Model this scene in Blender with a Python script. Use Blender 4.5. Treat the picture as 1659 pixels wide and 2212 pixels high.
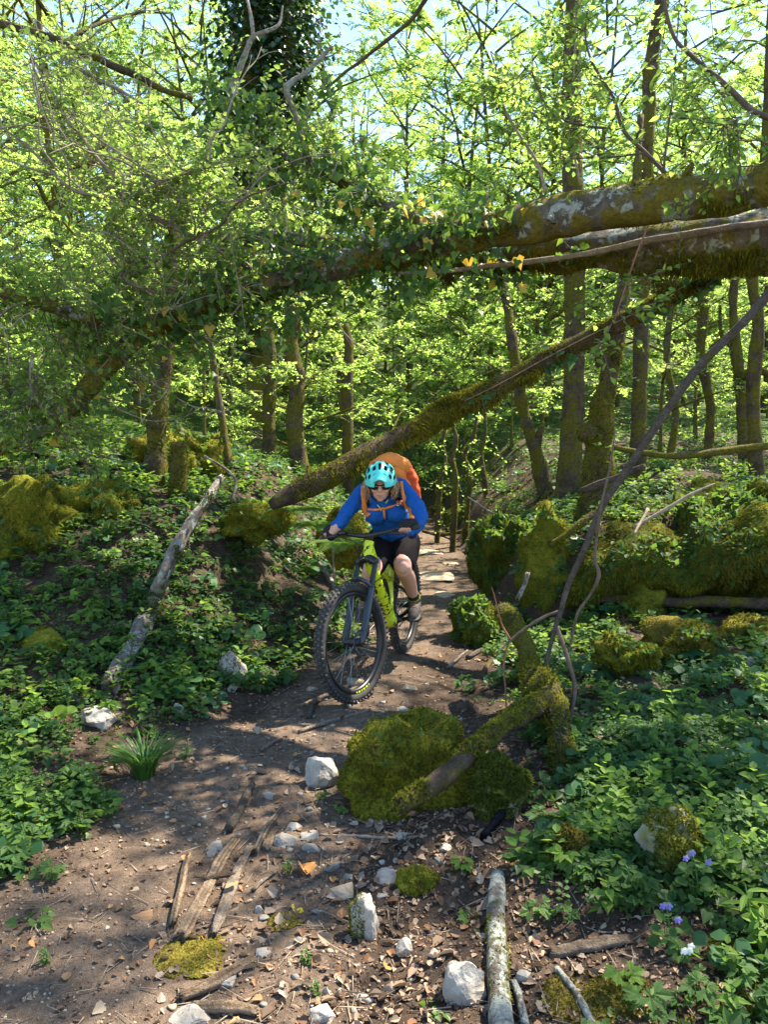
import bpy, bmesh, math, time
import numpy as np
from mathutils import Vector, Matrix
T0 = time.time()
sc = bpy.context.scene
for o in list(bpy.data.objects):
    bpy.data.objects.remove(o, do_unlink=True)
col = sc.collection
R = math.radians

# ------------------------------------------------------------------ camera
PITCH = R(5.0)
VFOV = R(67.0)
CAM = np.array([0.0, 0.0, 1.6])
cam = bpy.data.cameras.new('camera')
cam.sensor_fit = 'VERTICAL'
cam.sensor_height = 24.0
cam.lens = 12.0 / math.tan(VFOV / 2)
cam.clip_start = 0.05
cam.clip_end = 500
camo = bpy.data.objects.new('camera', cam)
col.objects.link(camo)
camo.location = CAM
camo.rotation_euler = (R(90) - PITCH, 0, 0)
sc.camera = camo

# ------------------------------------------------------------------ sky, sun, exposure
SUN_EL = R(54)
SUN_AZ = R(52)          # measured from +Y (view direction) towards +X (right)
sdir = Vector((math.sin(SUN_AZ) * math.cos(SUN_EL), math.cos(SUN_AZ) * math.cos(SUN_EL), math.sin(SUN_EL)))
world = bpy.data.worlds.new('World')
sc.world = world
world.use_nodes = True
wn = world.node_tree
wn.nodes.clear()
wo = wn.nodes.new('ShaderNodeOutputWorld')
wb = wn.nodes.new('ShaderNodeBackground')
ws = wn.nodes.new('ShaderNodeTexSky')
ws.sky_type = 'NISHITA'
ws.sun_disc = False
ws.sun_elevation = SUN_EL
ws.sun_rotation = SUN_AZ
ws.air_density = 1.0
ws.dust_density = 0.1
ws.ozone_density = 2.0
wb.inputs['Strength'].default_value = 0.12
wn.links.new(ws.outputs[0], wb.inputs[0])
wn.links.new(wb.outputs[0], wo.inputs[0])
sun = bpy.data.lights.new('sun', 'SUN')
sun.energy = 5.0
sun.angle = R(0.53)
sun.color = (1.0, 0.90, 0.74)
suno = bpy.data.objects.new('sun', sun)
col.objects.link(suno)
suno.location = (20, 15, 40)
suno.rotation_euler = sdir.to_track_quat('Z', 'Y').to_euler()
sc.view_settings.view_transform = 'Standard'
sc.view_settings.look = 'None'
sc.view_settings.gamma = 1.0
sc.view_settings.use_curve_mapping = False
sc.view_settings.exposure = 1.94
sc.render.engine = 'CYCLES'
cy = sc.cycles
cy.max_bounces = 9
cy.diffuse_bounces = 6
cy.glossy_bounces = 2
cy.transmission_bounces = 6
cy.transparent_max_bounces = 4
cy.caustics_reflective = False
cy.caustics_refractive = False
cy.use_denoising = True
sc.render.film_transparent = False

# ------------------------------------------------------------------ picture helpers: a picture point at a depth -> a world point
FV = 1106 / math.tan(VFOV / 2)
_f = np.array([0, math.cos(PITCH), -math.sin(PITCH)])
_u = np.array([0, math.sin(PITCH), math.cos(PITCH)])
_r = np.array([1.0, 0, 0])


def P(px, py, d):
    return CAM + d * _f + (px - 829.5) / FV * d * _r + (1106 - py) / FV * d * _u


def pxm(d):
    """metres per picture pixel at depth d"""
    return d / FV


# ------------------------------------------------------------------ noise
def _hash(ix, iy, iz, s):
    with np.errstate(over='ignore'):
        h = (ix.astype(np.int64) * 374761393 + iy.astype(np.int64) * 668265263 + iz.astype(np.int64) * 2147483647 + s * 974711) & 0xFFFFFFFF
        h = ((h ^ (h >> 13)) * 1274126177) & 0xFFFFFFFF
        h = ((h ^ (h >> 16)) * 2246822519) & 0xFFFFFFFF
    return ((h ^ (h >> 15)) & 0xFFFFFF) / float(0xFFFFFF)


def vn(p, s=0):
    p = np.asarray(p, float)
    i = np.floor(p).astype(np.int64)
    f = p - i
    f = f * f * (3 - 2 * f)
    o = 0
    for a in (0, 1):
        wx = f[:, 0] if a else 1 - f[:, 0]
        for b in (0, 1):
            wy = f[:, 1] if b else 1 - f[:, 1]
            for c in (0, 1):
                wz = f[:, 2] if c else 1 - f[:, 2]
                o = o + wx * wy * wz * _hash(i[:, 0] + a, i[:, 1] + b, i[:, 2] + c, s)
    return o * 2 - 1


def fbm(p, octv=3, s=0, gain=0.5):
    o = 0
    a = 1.0
    p = np.asarray(p, float)
    for k in range(octv):
        o = o + a * vn(p * (2.03 ** k) + 7.3 * k, s + k)
        a *= gain
    return o


def fbm2(x, y, octv=3, s=0, gain=0.5):
    x = np.asarray(x, float)
    sh = x.shape
    p = np.stack([x.ravel(), np.asarray(y, float).ravel(), np.zeros(x.size)], 1)
    return fbm(p, octv, s, gain).reshape(sh)


def ss(a, b, x):
    t = np.clip((x - a) / (b - a), 0, 1)
    return t * t * (3 - 2 * t)


# ------------------------------------------------------------------ mesh helpers
class Geo:
    """collects vertices and faces of one mesh"""

    def __init__(s):
        s.v = []
        s.f = []
        s.m = []
        s.n = 0

    def add(s, V, F, m=0):
        V = np.asarray(V, float).reshape(-1, 3)
        if not isinstance(F, (list, tuple)):
            F = [F]
        for f in F:
            f = np.asarray(f, np.int64)
            if f.size:
                s.f.append(f + s.n)
                s.m.append(m)
        s.v.append(V)
        s.n += len(V)
        return s

    def V(s):
        return np.concatenate(s.v) if s.v else np.zeros((0, 3))

    def tris(s):
        out = []
        for f in s.f:
            for k in range(1, f.shape[1] - 1):
                out.append(f[:, [0, k, k + 1]])
        return np.concatenate(out)


def mesh_of(name, g, mats, smooth=True, org=None):
    V = g.V()
    if org is not None:
        V = V - np.asarray(org)
    me = bpy.data.meshes.new(name)
    me.vertices.add(len(V))
    me.vertices.foreach_set('co', V.astype(np.float32).ravel())
    li = np.concatenate([f.ravel() for f in g.f])
    tot = np.concatenate([np.full(len(f), f.shape[1]) for f in g.f])
    mi = np.concatenate([np.full(len(f), m) for f, m in zip(g.f, g.m)])
    st = np.concatenate([[0], np.cumsum(tot)[:-1]])
    me.loops.add(len(li))
    me.loops.foreach_set('vertex_index', li.astype(np.int32))
    me.polygons.add(len(tot))
    me.polygons.foreach_set('loop_start', st.astype(np.int32))
    me.polygons.foreach_set('loop_total', tot.astype(np.int32))
    me.polygons.foreach_set('material_index', mi.astype(np.int32))
    me.polygons.foreach_set('use_smooth', np.full(len(tot), bool(smooth)))
    if not isinstance(mats, (list, tuple)):
        mats = [mats]
    for m in mats:
        me.materials.append(m)
    me.update(calc_edges=True)
    me.validate()
    return me


def link(name, data, parent=None, loc=None):
    o = bpy.data.objects.new(name, data)
    col.objects.link(o)
    if parent is not None:
        o.parent = parent
    if loc is not None:
        o.location = [float(c) for c in loc]
    return o


def tag(o, label=None, cat=None, group=None, kind=None):
    if label:
        o['label'] = label
    if cat:
        o['category'] = cat
    if group:
        o['group'] = group
    if kind:
        o['kind'] = kind
    return o


def thing(name, loc, label, cat, group=None):
    o = link(name, None, None, loc)
    o.empty_display_size = 0.1
    return tag(o, label, cat, group)


def part(name, g, mat, root, smooth=True, up=None):
    """a part in world coordinates under an un-rotated root (up: the part it belongs to, for a sub-part)"""
    me = mesh_of(name, g, mat, smooth, np.array(root.location))
    return link(name, me, up or root)


def single(name, g, mat, loc, label, cat, group=None, kind=None, smooth=True):
    me = mesh_of(name, g, mat, smooth, loc)
    return tag(link(name, me, None, loc), label, cat, group, kind)


def copy_tree(o, parent=None):
    c = o.copy()
    col.objects.link(c)
    c.parent = parent
    for ch in list(o.children):
        copy_tree(ch, c)
    return c


def nrm(v):
    v = np.asarray(v, float)
    return v / np.maximum(np.linalg.norm(v, axis=-1, keepdims=True), 1e-9)


def spl(pts, n):
    """Catmull-Rom through the rows of pts (any number of columns), n samples"""
    p = np.asarray(pts, float)
    if len(p) == 2:
        t = np.linspace(0, 1, n)[:, None]
        return p[0] * (1 - t) + p[1] * t
    q = np.vstack([2 * p[0] - p[1], p, 2 * p[-1] - p[-2]])
    seg = np.linalg.norm(np.diff(p[:, :3], axis=0), axis=1)
    cum = np.concatenate([[0], np.cumsum(seg)])
    s = np.linspace(0, cum[-1], n)
    k = np.clip(np.searchsorted(cum, s, 'right') - 1, 0, len(p) - 2)
    t = ((s - cum[k]) / np.maximum(seg[k], 1e-9))[:, None]
    a, b, c, d = q[k], q[k + 1], q[k + 2], q[k + 3]
    return 0.5 * (2 * b + (c - a) * t + (2 * a - 5 * b + 4 * c - d) * t ** 2 + (3 * b - a - 3 * c + d) * t ** 3)


def frames(p):
    n = len(p)
    t = nrm(np.gradient(p, axis=0))
    ref = np.array([0, 0, 1.0]) if abs(t[0, 2]) < 0.9 else np.array([1.0, 0, 0])
    x = nrm(np.cross(ref, t[0]))
    X = np.zeros((n, 3))
    for i in range(n):
        x = nrm(x - t[i] * np.dot(x, t[i]))
        X[i] = x
    return t, X, np.cross(t, X)


def tube(p, r, sides=8, rough=0.0, seed=0, fs=6.0, cap=True, ell=None, lobes=0.0):
    """closed tube along p with radii r; rough = relative bumpiness; ell = flattening of the second axis"""
    p = np.asarray(p, float)
    n = len(p)
    r = np.broadcast_to(np.asarray(r, float), (n,))
    t, X, Y = frames(p)
    a = np.linspace(0, 2 * np.pi, sides, endpoint=False)
    e = 1.0 if ell is None else np.broadcast_to(np.asarray(ell, float), (n,))[:, None]
    ca = np.cos(a)[None, :] * np.ones((n, 1))
    sa = np.sin(a)[None, :] * e
    off = ca[..., None] * X[:, None, :] + sa[..., None] * Y[:, None, :]
    V = p[:, None, :] + off * r[:, None, None]
    if rough:
        q = V.reshape(-1, 3)
        k = 1 + rough * fbm(q * fs, 3, seed).reshape(n, sides)
        if lobes:
            k += lobes * np.sin(a * 3 + seed)[None, :]
        V = p[:, None, :] + off * (r[:, None] * k)[..., None]
    V = V.reshape(-1, 3)
    i = np.arange(n - 1)[:, None] * sides
    j = np.arange(sides)[None, :]
    j2 = (j + 1) % sides
    F = np.stack([i + j, i + j2, i + sides + j2, i + sides + j], -1).reshape(-1, 4)
    if not cap:
        return V, [F]
    c0, c1 = len(V), len(V) + 1
    V = np.vstack([V, p[0], p[-1]])
    jj = np.arange(sides)
    A = np.stack([np.full(sides, c0), (jj + 1) % sides, jj], 1)
    b = (n - 1) * sides
    B = np.stack([np.full(sides, c1), b + jj, b + (jj + 1) % sides], 1)
    return V, [F, np.vstack([A, B])]


def sticks(a, b, ra, rb):
    """many three-sided straight sticks"""
    a = np.asarray(a, float)
    b = np.asarray(b, float)
    n = len(a)
    t = nrm(b - a)
    ref = np.where(np.abs(t[:, 2:3]) < 0.9, np.array([[0, 0, 1.0]]), np.array([[1.0, 0, 0]]))
    X = nrm(np.cross(ref, t))
    Y = np.cross(t, X)
    ra = np.broadcast_to(np.asarray(ra, float), (n,))
    rb = np.broadcast_to(np.asarray(rb, float), (n,))
    V = np.zeros((n, 6, 3))
    for k in range(3):
        an = 2 * np.pi * k / 3
        off = math.cos(an) * X + math.sin(an) * Y
        V[:, k] = a + off * ra[:, None]
        V[:, 3 + k] = b + off * rb[:, None]
    q = np.array([[0, 1, 4, 3], [1, 2, 5, 4], [2, 0, 3, 5]])
    F = (np.arange(n)[:, None, None] * 6 + q[None]).reshape(-1, 4)
    return V.reshape(-1, 3), [F]


def inst(tv, tf, pos, X, Y, Z, s):
    """copies of a template merged into one mesh"""
    tv = np.asarray(tv, float)
    n = len(pos)
    s = np.broadcast_to(np.asarray(s, float), (n,))[:, None, None]
    V = pos[:, None, :] + s * (tv[None, :, 0:1] * X[:, None, :] + tv[None, :, 1:2] * Y[:, None, :] + tv[None, :, 2:3] * Z[:, None, :])
    k = len(tv)
    F = [(np.arange(n)[:, None, None] * k + np.asarray(f)[None]).reshape(-1, np.asarray(f).shape[1]) for f in tf]
    return V.reshape(-1, 3), F


def basis(ydir, zhint):
    Y = nrm(ydir)
    X = nrm(np.cross(Y, zhint))
    Z = np.cross(X, Y)
    return X, Y, Z


_ico = {}


def ico(sub):
    if sub not in _ico:
        bm = bmesh.new()
        bmesh.ops.create_icosphere(bm, subdivisions=sub, radius=1.0)
        V = np.array([v.co[:] for v in bm.verts])
        F = np.array([[v.index for v in f.verts] for f in bm.faces])
        bm.free()
        _ico[sub] = (V, F)
    return _ico[sub]


def rock(seed, sub=3, cuts=9, bump=0.10, depth=0.72):
    """a stone about 1 across: a ball cut by random planes, then roughened"""
    rg = np.random.default_rng(seed)
    V, F = ico(sub)
    V = V.copy()
    for k in range(cuts):
        n = nrm(rg.normal(size=3))
        d = rg.uniform(depth - 0.12, depth + 0.16)
        h = V @ n
        ov = np.maximum(h - d, 0)
        V = V - np.outer(ov * 0.92, n)
    V = V * (1 + bump * fbm(V * 1.7 + seed, 2, seed)[:, None] + bump * 0.35 * fbm(V * 6 + seed, 3, seed + 5)[:, None])
    return V * 0.5, F


def rock_hull(seed, npt=15, cuts=3, rough=.05):
    """an angular broken stone: the hull of random points, its faces split and roughened"""
    rg = np.random.default_rng(seed)
    bm = bmesh.new()
    for p in nrm(rg.normal(size=(npt, 3))) * rg.uniform(.78, 1.0, (npt, 1)):
        bm.verts.new(p)
    bmesh.ops.convex_hull(bm, input=bm.verts[:])
    bmesh.ops.delete(bm, geom=[v for v in bm.verts if not v.link_faces], context='VERTS')
    bmesh.ops.subdivide_edges(bm, edges=bm.edges[:], cuts=cuts, use_grid_fill=True)
    bmesh.ops.triangulate(bm, faces=bm.faces[:])
    bmesh.ops.smooth_vert(bm, verts=bm.verts[:], factor=.35, use_axis_x=True, use_axis_y=True, use_axis_z=True)
    bm.verts.index_update()
    V = np.array([v.co[:] for v in bm.verts])
    F = np.array([[v.index for v in f.verts] for f in bm.faces])
    bm.free()
    V = V + rough * np.stack([fbm(V * 2.6 + k * 9 + seed, 3, seed + k) for k in range(3)], 1)
    return V * .5, F


def rotz(V, a):
    c, s = math.cos(a), math.sin(a)
    return np.asarray(V) @ np.array([[c, s, 0], [-s, c, 0], [0, 0, 1.0]])


def face_normals(V, T):
    n = np.cross(V[T[:, 1]] - V[T[:, 0]], V[T[:, 2]] - V[T[:, 0]])
    a = np.linalg.norm(n, axis=1)
    return n / np.maximum(a, 1e-12)[:, None], a / 2


def surf_points(V, T, n, rg, mask=None):
    N, A = face_normals(V, T)
    if mask is not None:
        c = (V[T[:, 0]] + V[T[:, 1]] + V[T[:, 2]]) / 3
        A = A * mask(c, N)
    if A.sum() <= 0:
        return np.zeros((0, 3)), np.zeros((0, 3))
    k = rg.choice(len(T), n, p=A / A.sum())
    u = rg.random((n, 2))
    fl = u.sum(1) > 1
    u[fl] = 1 - u[fl]
    t = T[k]
    p = V[t[:, 0]] + u[:, :1] * (V[t[:, 1]] - V[t[:, 0]]) + u[:, 1:] * (V[t[:, 2]] - V[t[:, 0]])
    return p, N[k]


def fuzz(V, T, n, L, w, rg, mask=None, droop=0.25):
    """moss: many short pointed shoots standing on a surface"""
    p, N = surf_points(V, T, n, rg, mask)
    n = len(p)
    if n == 0:
        return np.zeros((0, 3)), [np.zeros((0, 3), int)]
    d = nrm(N + 0.75 * rg.normal(size=(n, 3)) - np.array([0, 0, droop]))
    s = nrm(np.cross(d, rg.normal(size=(n, 3))))
    ln = (L * rg.uniform(0.5, 1.4, n) * (0.35 + 0.85 * np.clip(0.6 + 0.9 * vn(p * 7.0, 5), 0, 1.6)))[:, None]
    ww = w * rg.uniform(0.6, 1.3, n)[:, None]
    base = p - N * 0.003
    VV = np.stack([base - s * ww, base + s * ww, base + d * ln * 0.6 + s * ww * 0.7, base + d * ln - np.array([0, 0, 1]) * ln * droop * 0.5], 1)
    F = np.arange(n)[:, None] * 4 + np.array([[0, 1, 2, 3]])
    return VV.reshape(-1, 3), [F]

# ------------------------------------------------------------------ materials
def newmat(name):
    m = bpy.data.materials.new(name)
    m.use_nodes = True
    nt = m.node_tree
    nt.nodes.clear()
    return m, nt


def N_(nt, t, **kw):
    n = nt.nodes.new(t)
    for k, v in kw.items():
        setattr(n, k, v)
    return n


def ramp(nt, src, stops, interp='LINEAR'):
    r = N_(nt, 'ShaderNodeValToRGB')
    r.color_ramp.interpolation = interp
    e = r.color_ramp.elements
    while len(e) < len(stops):
        e.new(0.5)
    for i, (p, c) in enumerate(stops):
        e[i].position = p
        e[i].color = (*c, 1)
    nt.links.new(src, r.inputs[0])
    return r.outputs[0]


def noise(nt, scale, detail=4, rough=0.55, coord=None, dist=0.0):
    n = N_(nt, 'ShaderNodeTexNoise')
    n.inputs['Scale'].default_value = scale
    n.inputs['Detail'].default_value = detail
    n.inputs['Roughness'].default_value = rough
    n.inputs['Distortion'].default_value = dist
    if coord is not None:
        nt.links.new(coord, n.inputs['Vector'])
    return n


def mixc(nt, fac, a, b, mode='MIX'):
    m = N_(nt, 'ShaderNodeMix', data_type='RGBA', blend_type=mode)
    for s, v in ((0, fac), (6, a), (7, b)):
        if isinstance(v, (int, float)):
            m.inputs[s].default_value = v
        elif isinstance(v, tuple):
            m.inputs[s].default_value = (*v, 1)
        else:
            nt.links.new(v, m.inputs[s])
    return m.outputs[2]


def objcoord(nt):
    return N_(nt, 'ShaderNodeTexCoord').outputs['Object']


def poscoord(nt):
    return N_(nt, 'ShaderNodeNewGeometry').outputs['Position']


def finish(nt, color, rough=0.8, bump=None, bstr=0.4, bdist=0.01, spec=0.3, metal=0.0, coat=0.0):
    b = N_(nt, 'ShaderNodeBsdfPrincipled')
    o = N_(nt, 'ShaderNodeOutputMaterial')
    if isinstance(color, tuple):
        b.inputs['Base Color'].default_value = (*color, 1)
    else:
        nt.links.new(color, b.inputs['Base Color'])
    if isinstance(rough, (int, float)):
        b.inputs['Roughness'].default_value = rough
    else:
        nt.links.new(rough, b.inputs['Roughness'])
    b.inputs['Specular IOR Level'].default_value = spec
    b.inputs['Metallic'].default_value = metal
    b.inputs['Coat Weight'].default_value = coat
    if bump is not None:
        bp = N_(nt, 'ShaderNodeBump')
        bp.inputs['Strength'].default_value = bstr
        bp.inputs['Distance'].default_value = bdist
        nt.links.new(bump, bp.inputs['Height'])
        nt.links.new(bp.outputs[0], b.inputs['Normal'])
    nt.links.new(b.outputs[0], o.inputs[0])
    return b


def m_leaf(name, cols, trans, tfac=0.42, rough=0.45, spec=0.35):
    """foliage: every leaf its own tone (random per island), light passes through"""
    m, nt = newmat(name)
    g = N_(nt, 'ShaderNodeNewGeometry')
    n = len(cols)
    c = ramp(nt, g.outputs['Random Per Island'], [(i / max(n - 1, 1), cc) for i, cc in enumerate(cols)])
    n2 = len(trans)
    c2 = ramp(nt, g.outputs['Random Per Island'], [(i / max(n2 - 1, 1), cc) for i, cc in enumerate(trans)])
    b = N_(nt, 'ShaderNodeBsdfPrincipled')
    b.inputs['Roughness'].default_value = rough
    b.inputs['Specular IOR Level'].default_value = spec
    nt.links.new(c, b.inputs['Base Color'])
    t = N_(nt, 'ShaderNodeBsdfTranslucent')
    nt.links.new(c2, t.inputs['Color'])
    mx = N_(nt, 'ShaderNodeMixShader')
    mx.inputs[0].default_value = tfac
    nt.links.new(b.outputs[0], mx.inputs[1])
    nt.links.new(t.outputs[0], mx.inputs[2])
    o = N_(nt, 'ShaderNodeOutputMaterial')
    nt.links.new(mx.outputs[0], o.inputs[0])
    return m


def m_bark(name, c1, c2, c3, scale=9, moss=0.0, lich=0.0, stretch=None, mosscol=((0.06, 0.065, 0.01), (0.16, 0.13, 0.02))):
    """bark with lichen spots and moss that sits in patches"""
    m, nt = newmat(name)
    co = objcoord(nt)
    n1 = noise(nt, scale, 6, 0.65, co, 0.3)
    n2 = noise(nt, scale * 4.3, 5, 0.7, co)
    c = ramp(nt, n1.outputs[0], [(0.28, c1), (0.5, c2), (0.72, c3)])
    c = mixc(nt, 0.55, c, ramp(nt, n2.outputs[0], [(0.3, (0.25, 0.25, 0.25)), (0.7, (1.15, 1.15, 1.15))]), 'MULTIPLY')
    ga = N_(nt, 'ShaderNodeAttribute', attribute_name='grain')
    c = mixc(nt, 1.0, c, ramp(nt, ga.outputs['Fac'], [(0.0, (1, 1, 1)), (1.0, (0.36, 0.33, 0.31))]), 'MULTIPLY')
    h = n2.outputs[0]
    if lich > 0:
        n3 = noise(nt, scale * 1.1, 5, 0.6, co, 0.6)
        f = ramp(nt, n3.outputs[0], [(0.60 - lich * 0.18, (0, 0, 0)), (0.64 - lich * 0.18, (1, 1, 1))])
        c = mixc(nt, f, c, ramp(nt, n2.outputs[0], [(0.3, (0.22, 0.24, 0.21)), (0.7, (0.46, 0.48, 0.43))]))
    if moss > 0:
        n4 = noise(nt, scale * 0.45, 5, 0.6, co, 0.2)
        f = ramp(nt, n4.outputs[0], [(0.66 - moss * 0.4, (0, 0, 0)), (0.74 - moss * 0.4, (1, 1, 1))])
        c = mixc(nt, f, c, ramp(nt, n2.outputs[0], [(0.3, mosscol[0]), (0.7, mosscol[1])]))
    finish(nt, c, 0.9, h, 1.0, 0.035, 0.12)
    return m


def m_moss(name, cols, rough=0.95):
    m, nt = newmat(name)
    g = N_(nt, 'ShaderNodeNewGeometry')
    p = g.outputs['Position']
    n1 = noise(nt, 5.0, 4, 0.6, p)
    n2 = noise(nt, 90.0, 3, 0.6, p)
    c = ramp(nt, n1.outputs[0], [(0.3, cols[0]), (0.5, cols[1]), (0.68, cols[2])])
    n5 = noise(nt, 13.0, 4, 0.6, p)
    c = mixc(nt, ramp(nt, n5.outputs[0], [(0.55, (0, 0, 0)), (0.68, (0.75, 0.75, 0.75))]), c, (0.10, 0.072, 0.026))
    c = mixc(nt, ramp(nt, n5.outputs[0], [(0.30, (0.7, 0.7, 0.7)), (0.42, (0, 0, 0))]), c, (0.075, 0.11, 0.018))
    c = mixc(nt, 0.8, c, ramp(nt, n2.outputs[0], [(0.3, (0.35, 0.35, 0.35)), (0.7, (1.3, 1.3, 1.3))]), 'MULTIPLY')
    c = mixc(nt, 0.5, c, ramp(nt, g.outputs['Random Per Island'], [(0.0, (0.5, 0.55, 0.45)), (1.0, (1.35, 1.3, 1.1))]), 'MULTIPLY')
    b = finish(nt, c, rough, n2.outputs[0], 1.0, 0.02, 0.1)
    t = N_(nt, 'ShaderNodeBsdfTranslucent')
    nt.links.new(c, t.inputs['Color'])
    mx = N_(nt, 'ShaderNodeMixShader')
    mx.inputs[0].default_value = 0.3
    nt.links.new(b.outputs[0], mx.inputs[1])
    nt.links.new(t.outputs[0], mx.inputs[2])
    nt.links.new(mx.outputs[0], [n for n in nt.nodes if n.type == 'OUTPUT_MATERIAL'][0].inputs[0])
    return m


def m_plain(name, c, rough=0.5, spec=0.4, metal=0.0, var=0.12, scale=40, coat=0.0, bstr=0.0):
    m, nt = newmat(name)
    co = objcoord(nt)
    n = noise(nt, scale, 4, 0.6, co)
    lo = tuple(max(x * (1 - var), 0) for x in c)
    hi = tuple(x * (1 + var) for x in c)
    cc = ramp(nt, n.outputs[0], [(0.3, lo), (0.7, hi)])
    rr = ramp(nt, n.outputs[0], [(0.3, (rough * 0.85,) * 3), (0.7, (min(rough * 1.15, 1),) * 3)])
    finish(nt, cc, rr, n.outputs[0] if bstr else None, bstr, 0.004, spec, metal, coat)
    return m


def m_stone(name, c1, c2, c3, moss=0.0, scale=7, soil=0.75):
    m, nt = newmat(name)
    co = objcoord(nt)
    n1 = noise(nt, scale, 6, 0.65, co, 0.2)
    n2 = noise(nt, scale * 6, 5, 0.7, co)
    v = N_(nt, 'ShaderNodeTexVoronoi', feature='DISTANCE_TO_EDGE')
    v.inputs['Scale'].default_value = scale * 1.2
    nt.links.new(co, v.inputs['Vector'])
    c = ramp(nt, n1.outputs[0], [(0.25, c1), (0.48, c2), (0.66, c3)])
    c = mixc(nt, 0.35, c, ramp(nt, n2.outputs[0], [(0.3, (0.4, 0.4, 0.4)), (0.65, (1.1, 1.1, 1.1))]), 'MULTIPLY')
    c = mixc(nt, 0.22, c, ramp(nt, v.outputs[0], [(0.0, (0.3, 0.28, 0.25)), (0.025, (1, 1, 1))]), 'MULTIPLY')
    if soil:
        n3 = noise(nt, scale * 0.8, 4, 0.6, co)
        f = ramp(nt, n3.outputs[0], [(0.50, (0, 0, 0)), (0.70, (soil, soil, soil))])
        c = mixc(nt, f, c, (0.13, 0.09, 0.055))
    if moss:
        n4 = noise(nt, scale * 0.35, 5, 0.6, co, 0.3)
        f = ramp(nt, n4.outputs[0], [(0.62 - moss * 0.35, (0, 0, 0)), (0.68 - moss * 0.35, (1, 1, 1))])
        c = mixc(nt, f, c, ramp(nt, n2.outputs[0], [(0.3, (0.05, 0.06, 0.01)), (0.7, (0.15, 0.15, 0.025))]))
    finish(nt, c, 0.85, n2.outputs[0], 0.5, 0.01, 0.25)
    return m


M = {}
# the spring leaves of the wood
M['leaf_far'] = m_leaf('spring leaves far', [(0.075, 0.145, 0.022), (0.11, 0.19, 0.028), (0.15, 0.235, 0.036), (0.09, 0.17, 0.025)],
                       [(0.33, 0.53, 0.10), (0.42, 0.62, 0.12), (0.54, 0.70, 0.15), (0.37, 0.58, 0.10)], 0.66, 0.55, 0.2)
M['leaf_near'] = m_leaf('spring leaves near', [(0.075, 0.14, 0.018), (0.12, 0.19, 0.024), (0.15, 0.22, 0.03), (0.095, 0.165, 0.02)],
                        [(0.22, 0.38, 0.07), (0.31, 0.46, 0.08), (0.44, 0.55, 0.11), (0.26, 0.42, 0.07)], 0.58, 0.5, 0.25)
M['ivy'] = m_leaf('ivy leaves', [(0.024, 0.062, 0.016), (0.045, 0.10, 0.022), (0.075, 0.135, 0.028), (0.033, 0.08, 0.02)],
                  [(0.14, 0.27, 0.03), (0.24, 0.38, 0.045)], 0.38, 0.45, 0.25)
M['ivy_dark'] = m_leaf('old ivy leaves', [(0.010, 0.030, 0.009), (0.018, 0.045, 0.012), (0.03, 0.065, 0.015)],
                       [(0.05, 0.12, 0.015), (0.09, 0.17, 0.02)], 0.25, 0.3, 0.5)
M['ivy_yellow'] = m_leaf('yellowed ivy leaves', [(0.42, 0.30, 0.03), (0.50, 0.36, 0.05), (0.36, 0.20, 0.04)], [(0.6, 0.42, 0.05), (0.65, 0.4, 0.06)], 0.4)
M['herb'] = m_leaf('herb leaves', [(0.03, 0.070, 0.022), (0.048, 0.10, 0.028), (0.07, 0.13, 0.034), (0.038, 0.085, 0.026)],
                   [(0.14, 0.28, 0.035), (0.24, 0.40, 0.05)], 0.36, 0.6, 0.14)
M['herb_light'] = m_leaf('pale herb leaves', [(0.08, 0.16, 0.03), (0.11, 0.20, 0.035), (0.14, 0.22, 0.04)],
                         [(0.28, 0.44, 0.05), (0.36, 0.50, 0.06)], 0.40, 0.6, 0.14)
M['herb_blue'] = m_leaf('round glossy leaves', [(0.022, 0.075, 0.026), (0.04, 0.11, 0.038), (0.055, 0.13, 0.045)],
                        [(0.10, 0.24, 0.04), (0.14, 0.28, 0.05)], 0.28, 0.5, 0.22)
M['grass'] = m_leaf('grass blades', [(0.03, 0.09, 0.015), (0.05, 0.13, 0.02), (0.09, 0.17, 0.03)], [(0.12, 0.28, 0.03), (0.2, 0.36, 0.05)], 0.3)
M['dead_leaf'] = m_leaf('fallen leaves', [(0.20, 0.10, 0.045), (0.30, 0.17, 0.08), (0.36, 0.16, 0.05), (0.42, 0.30, 0.18), (0.16, 0.08, 0.04)],
                        [(0.4, 0.2, 0.08), (0.45, 0.3, 0.15)], 0.15, 0.7)
M['dead_orange'] = m_leaf('orange fallen leaf', [(0.46, 0.20, 0.06), (0.52, 0.26, 0.08)], [(0.5, 0.25, 0.08)], 0.15, 0.6)
M['dead_yellow'] = m_leaf('yellow fallen leaf', [(0.62, 0.43, 0.02), (0.66, 0.48, 0.03)], [(0.6, 0.45, 0.03)], 0.2, 0.5)
M['litter'] = m_leaf('leaf litter', [(0.075, 0.042, 0.024), (0.14, 0.085, 0.05), (0.24, 0.16, 0.10), (0.34, 0.25, 0.17), (0.10, 0.055, 0.03), (0.19, 0.10, 0.055)],
                     [(0.2, 0.12, 0.06), (0.3, 0.2, 0.1)], 0.1, 0.8)
M['litter_pale'] = m_leaf('pale leaf litter', [(0.07, 0.042, 0.025), (0.16, 0.105, 0.065), (0.26, 0.185, 0.125), (0.38, 0.29, 0.205), (0.10, 0.058, 0.034), (0.27, 0.13, 0.06)], [(0.3, 0.2, 0.1), (0.4, 0.3, 0.2)], 0.12, 0.8)
M['moss'] = m_moss('moss', [(0.115, 0.130, 0.016), (0.200, 0.208, 0.022), (0.31, 0.30, 0.034)])
M['moss_green'] = m_moss('green moss', [(0.070, 0.100, 0.016), (0.120, 0.152, 0.022), (0.20, 0.215, 0.032)])
M['moss_yellow'] = m_moss('yellow moss', [(0.14, 0.145, 0.018), (0.23, 0.22, 0.026), (0.36, 0.32, 0.038)])
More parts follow.
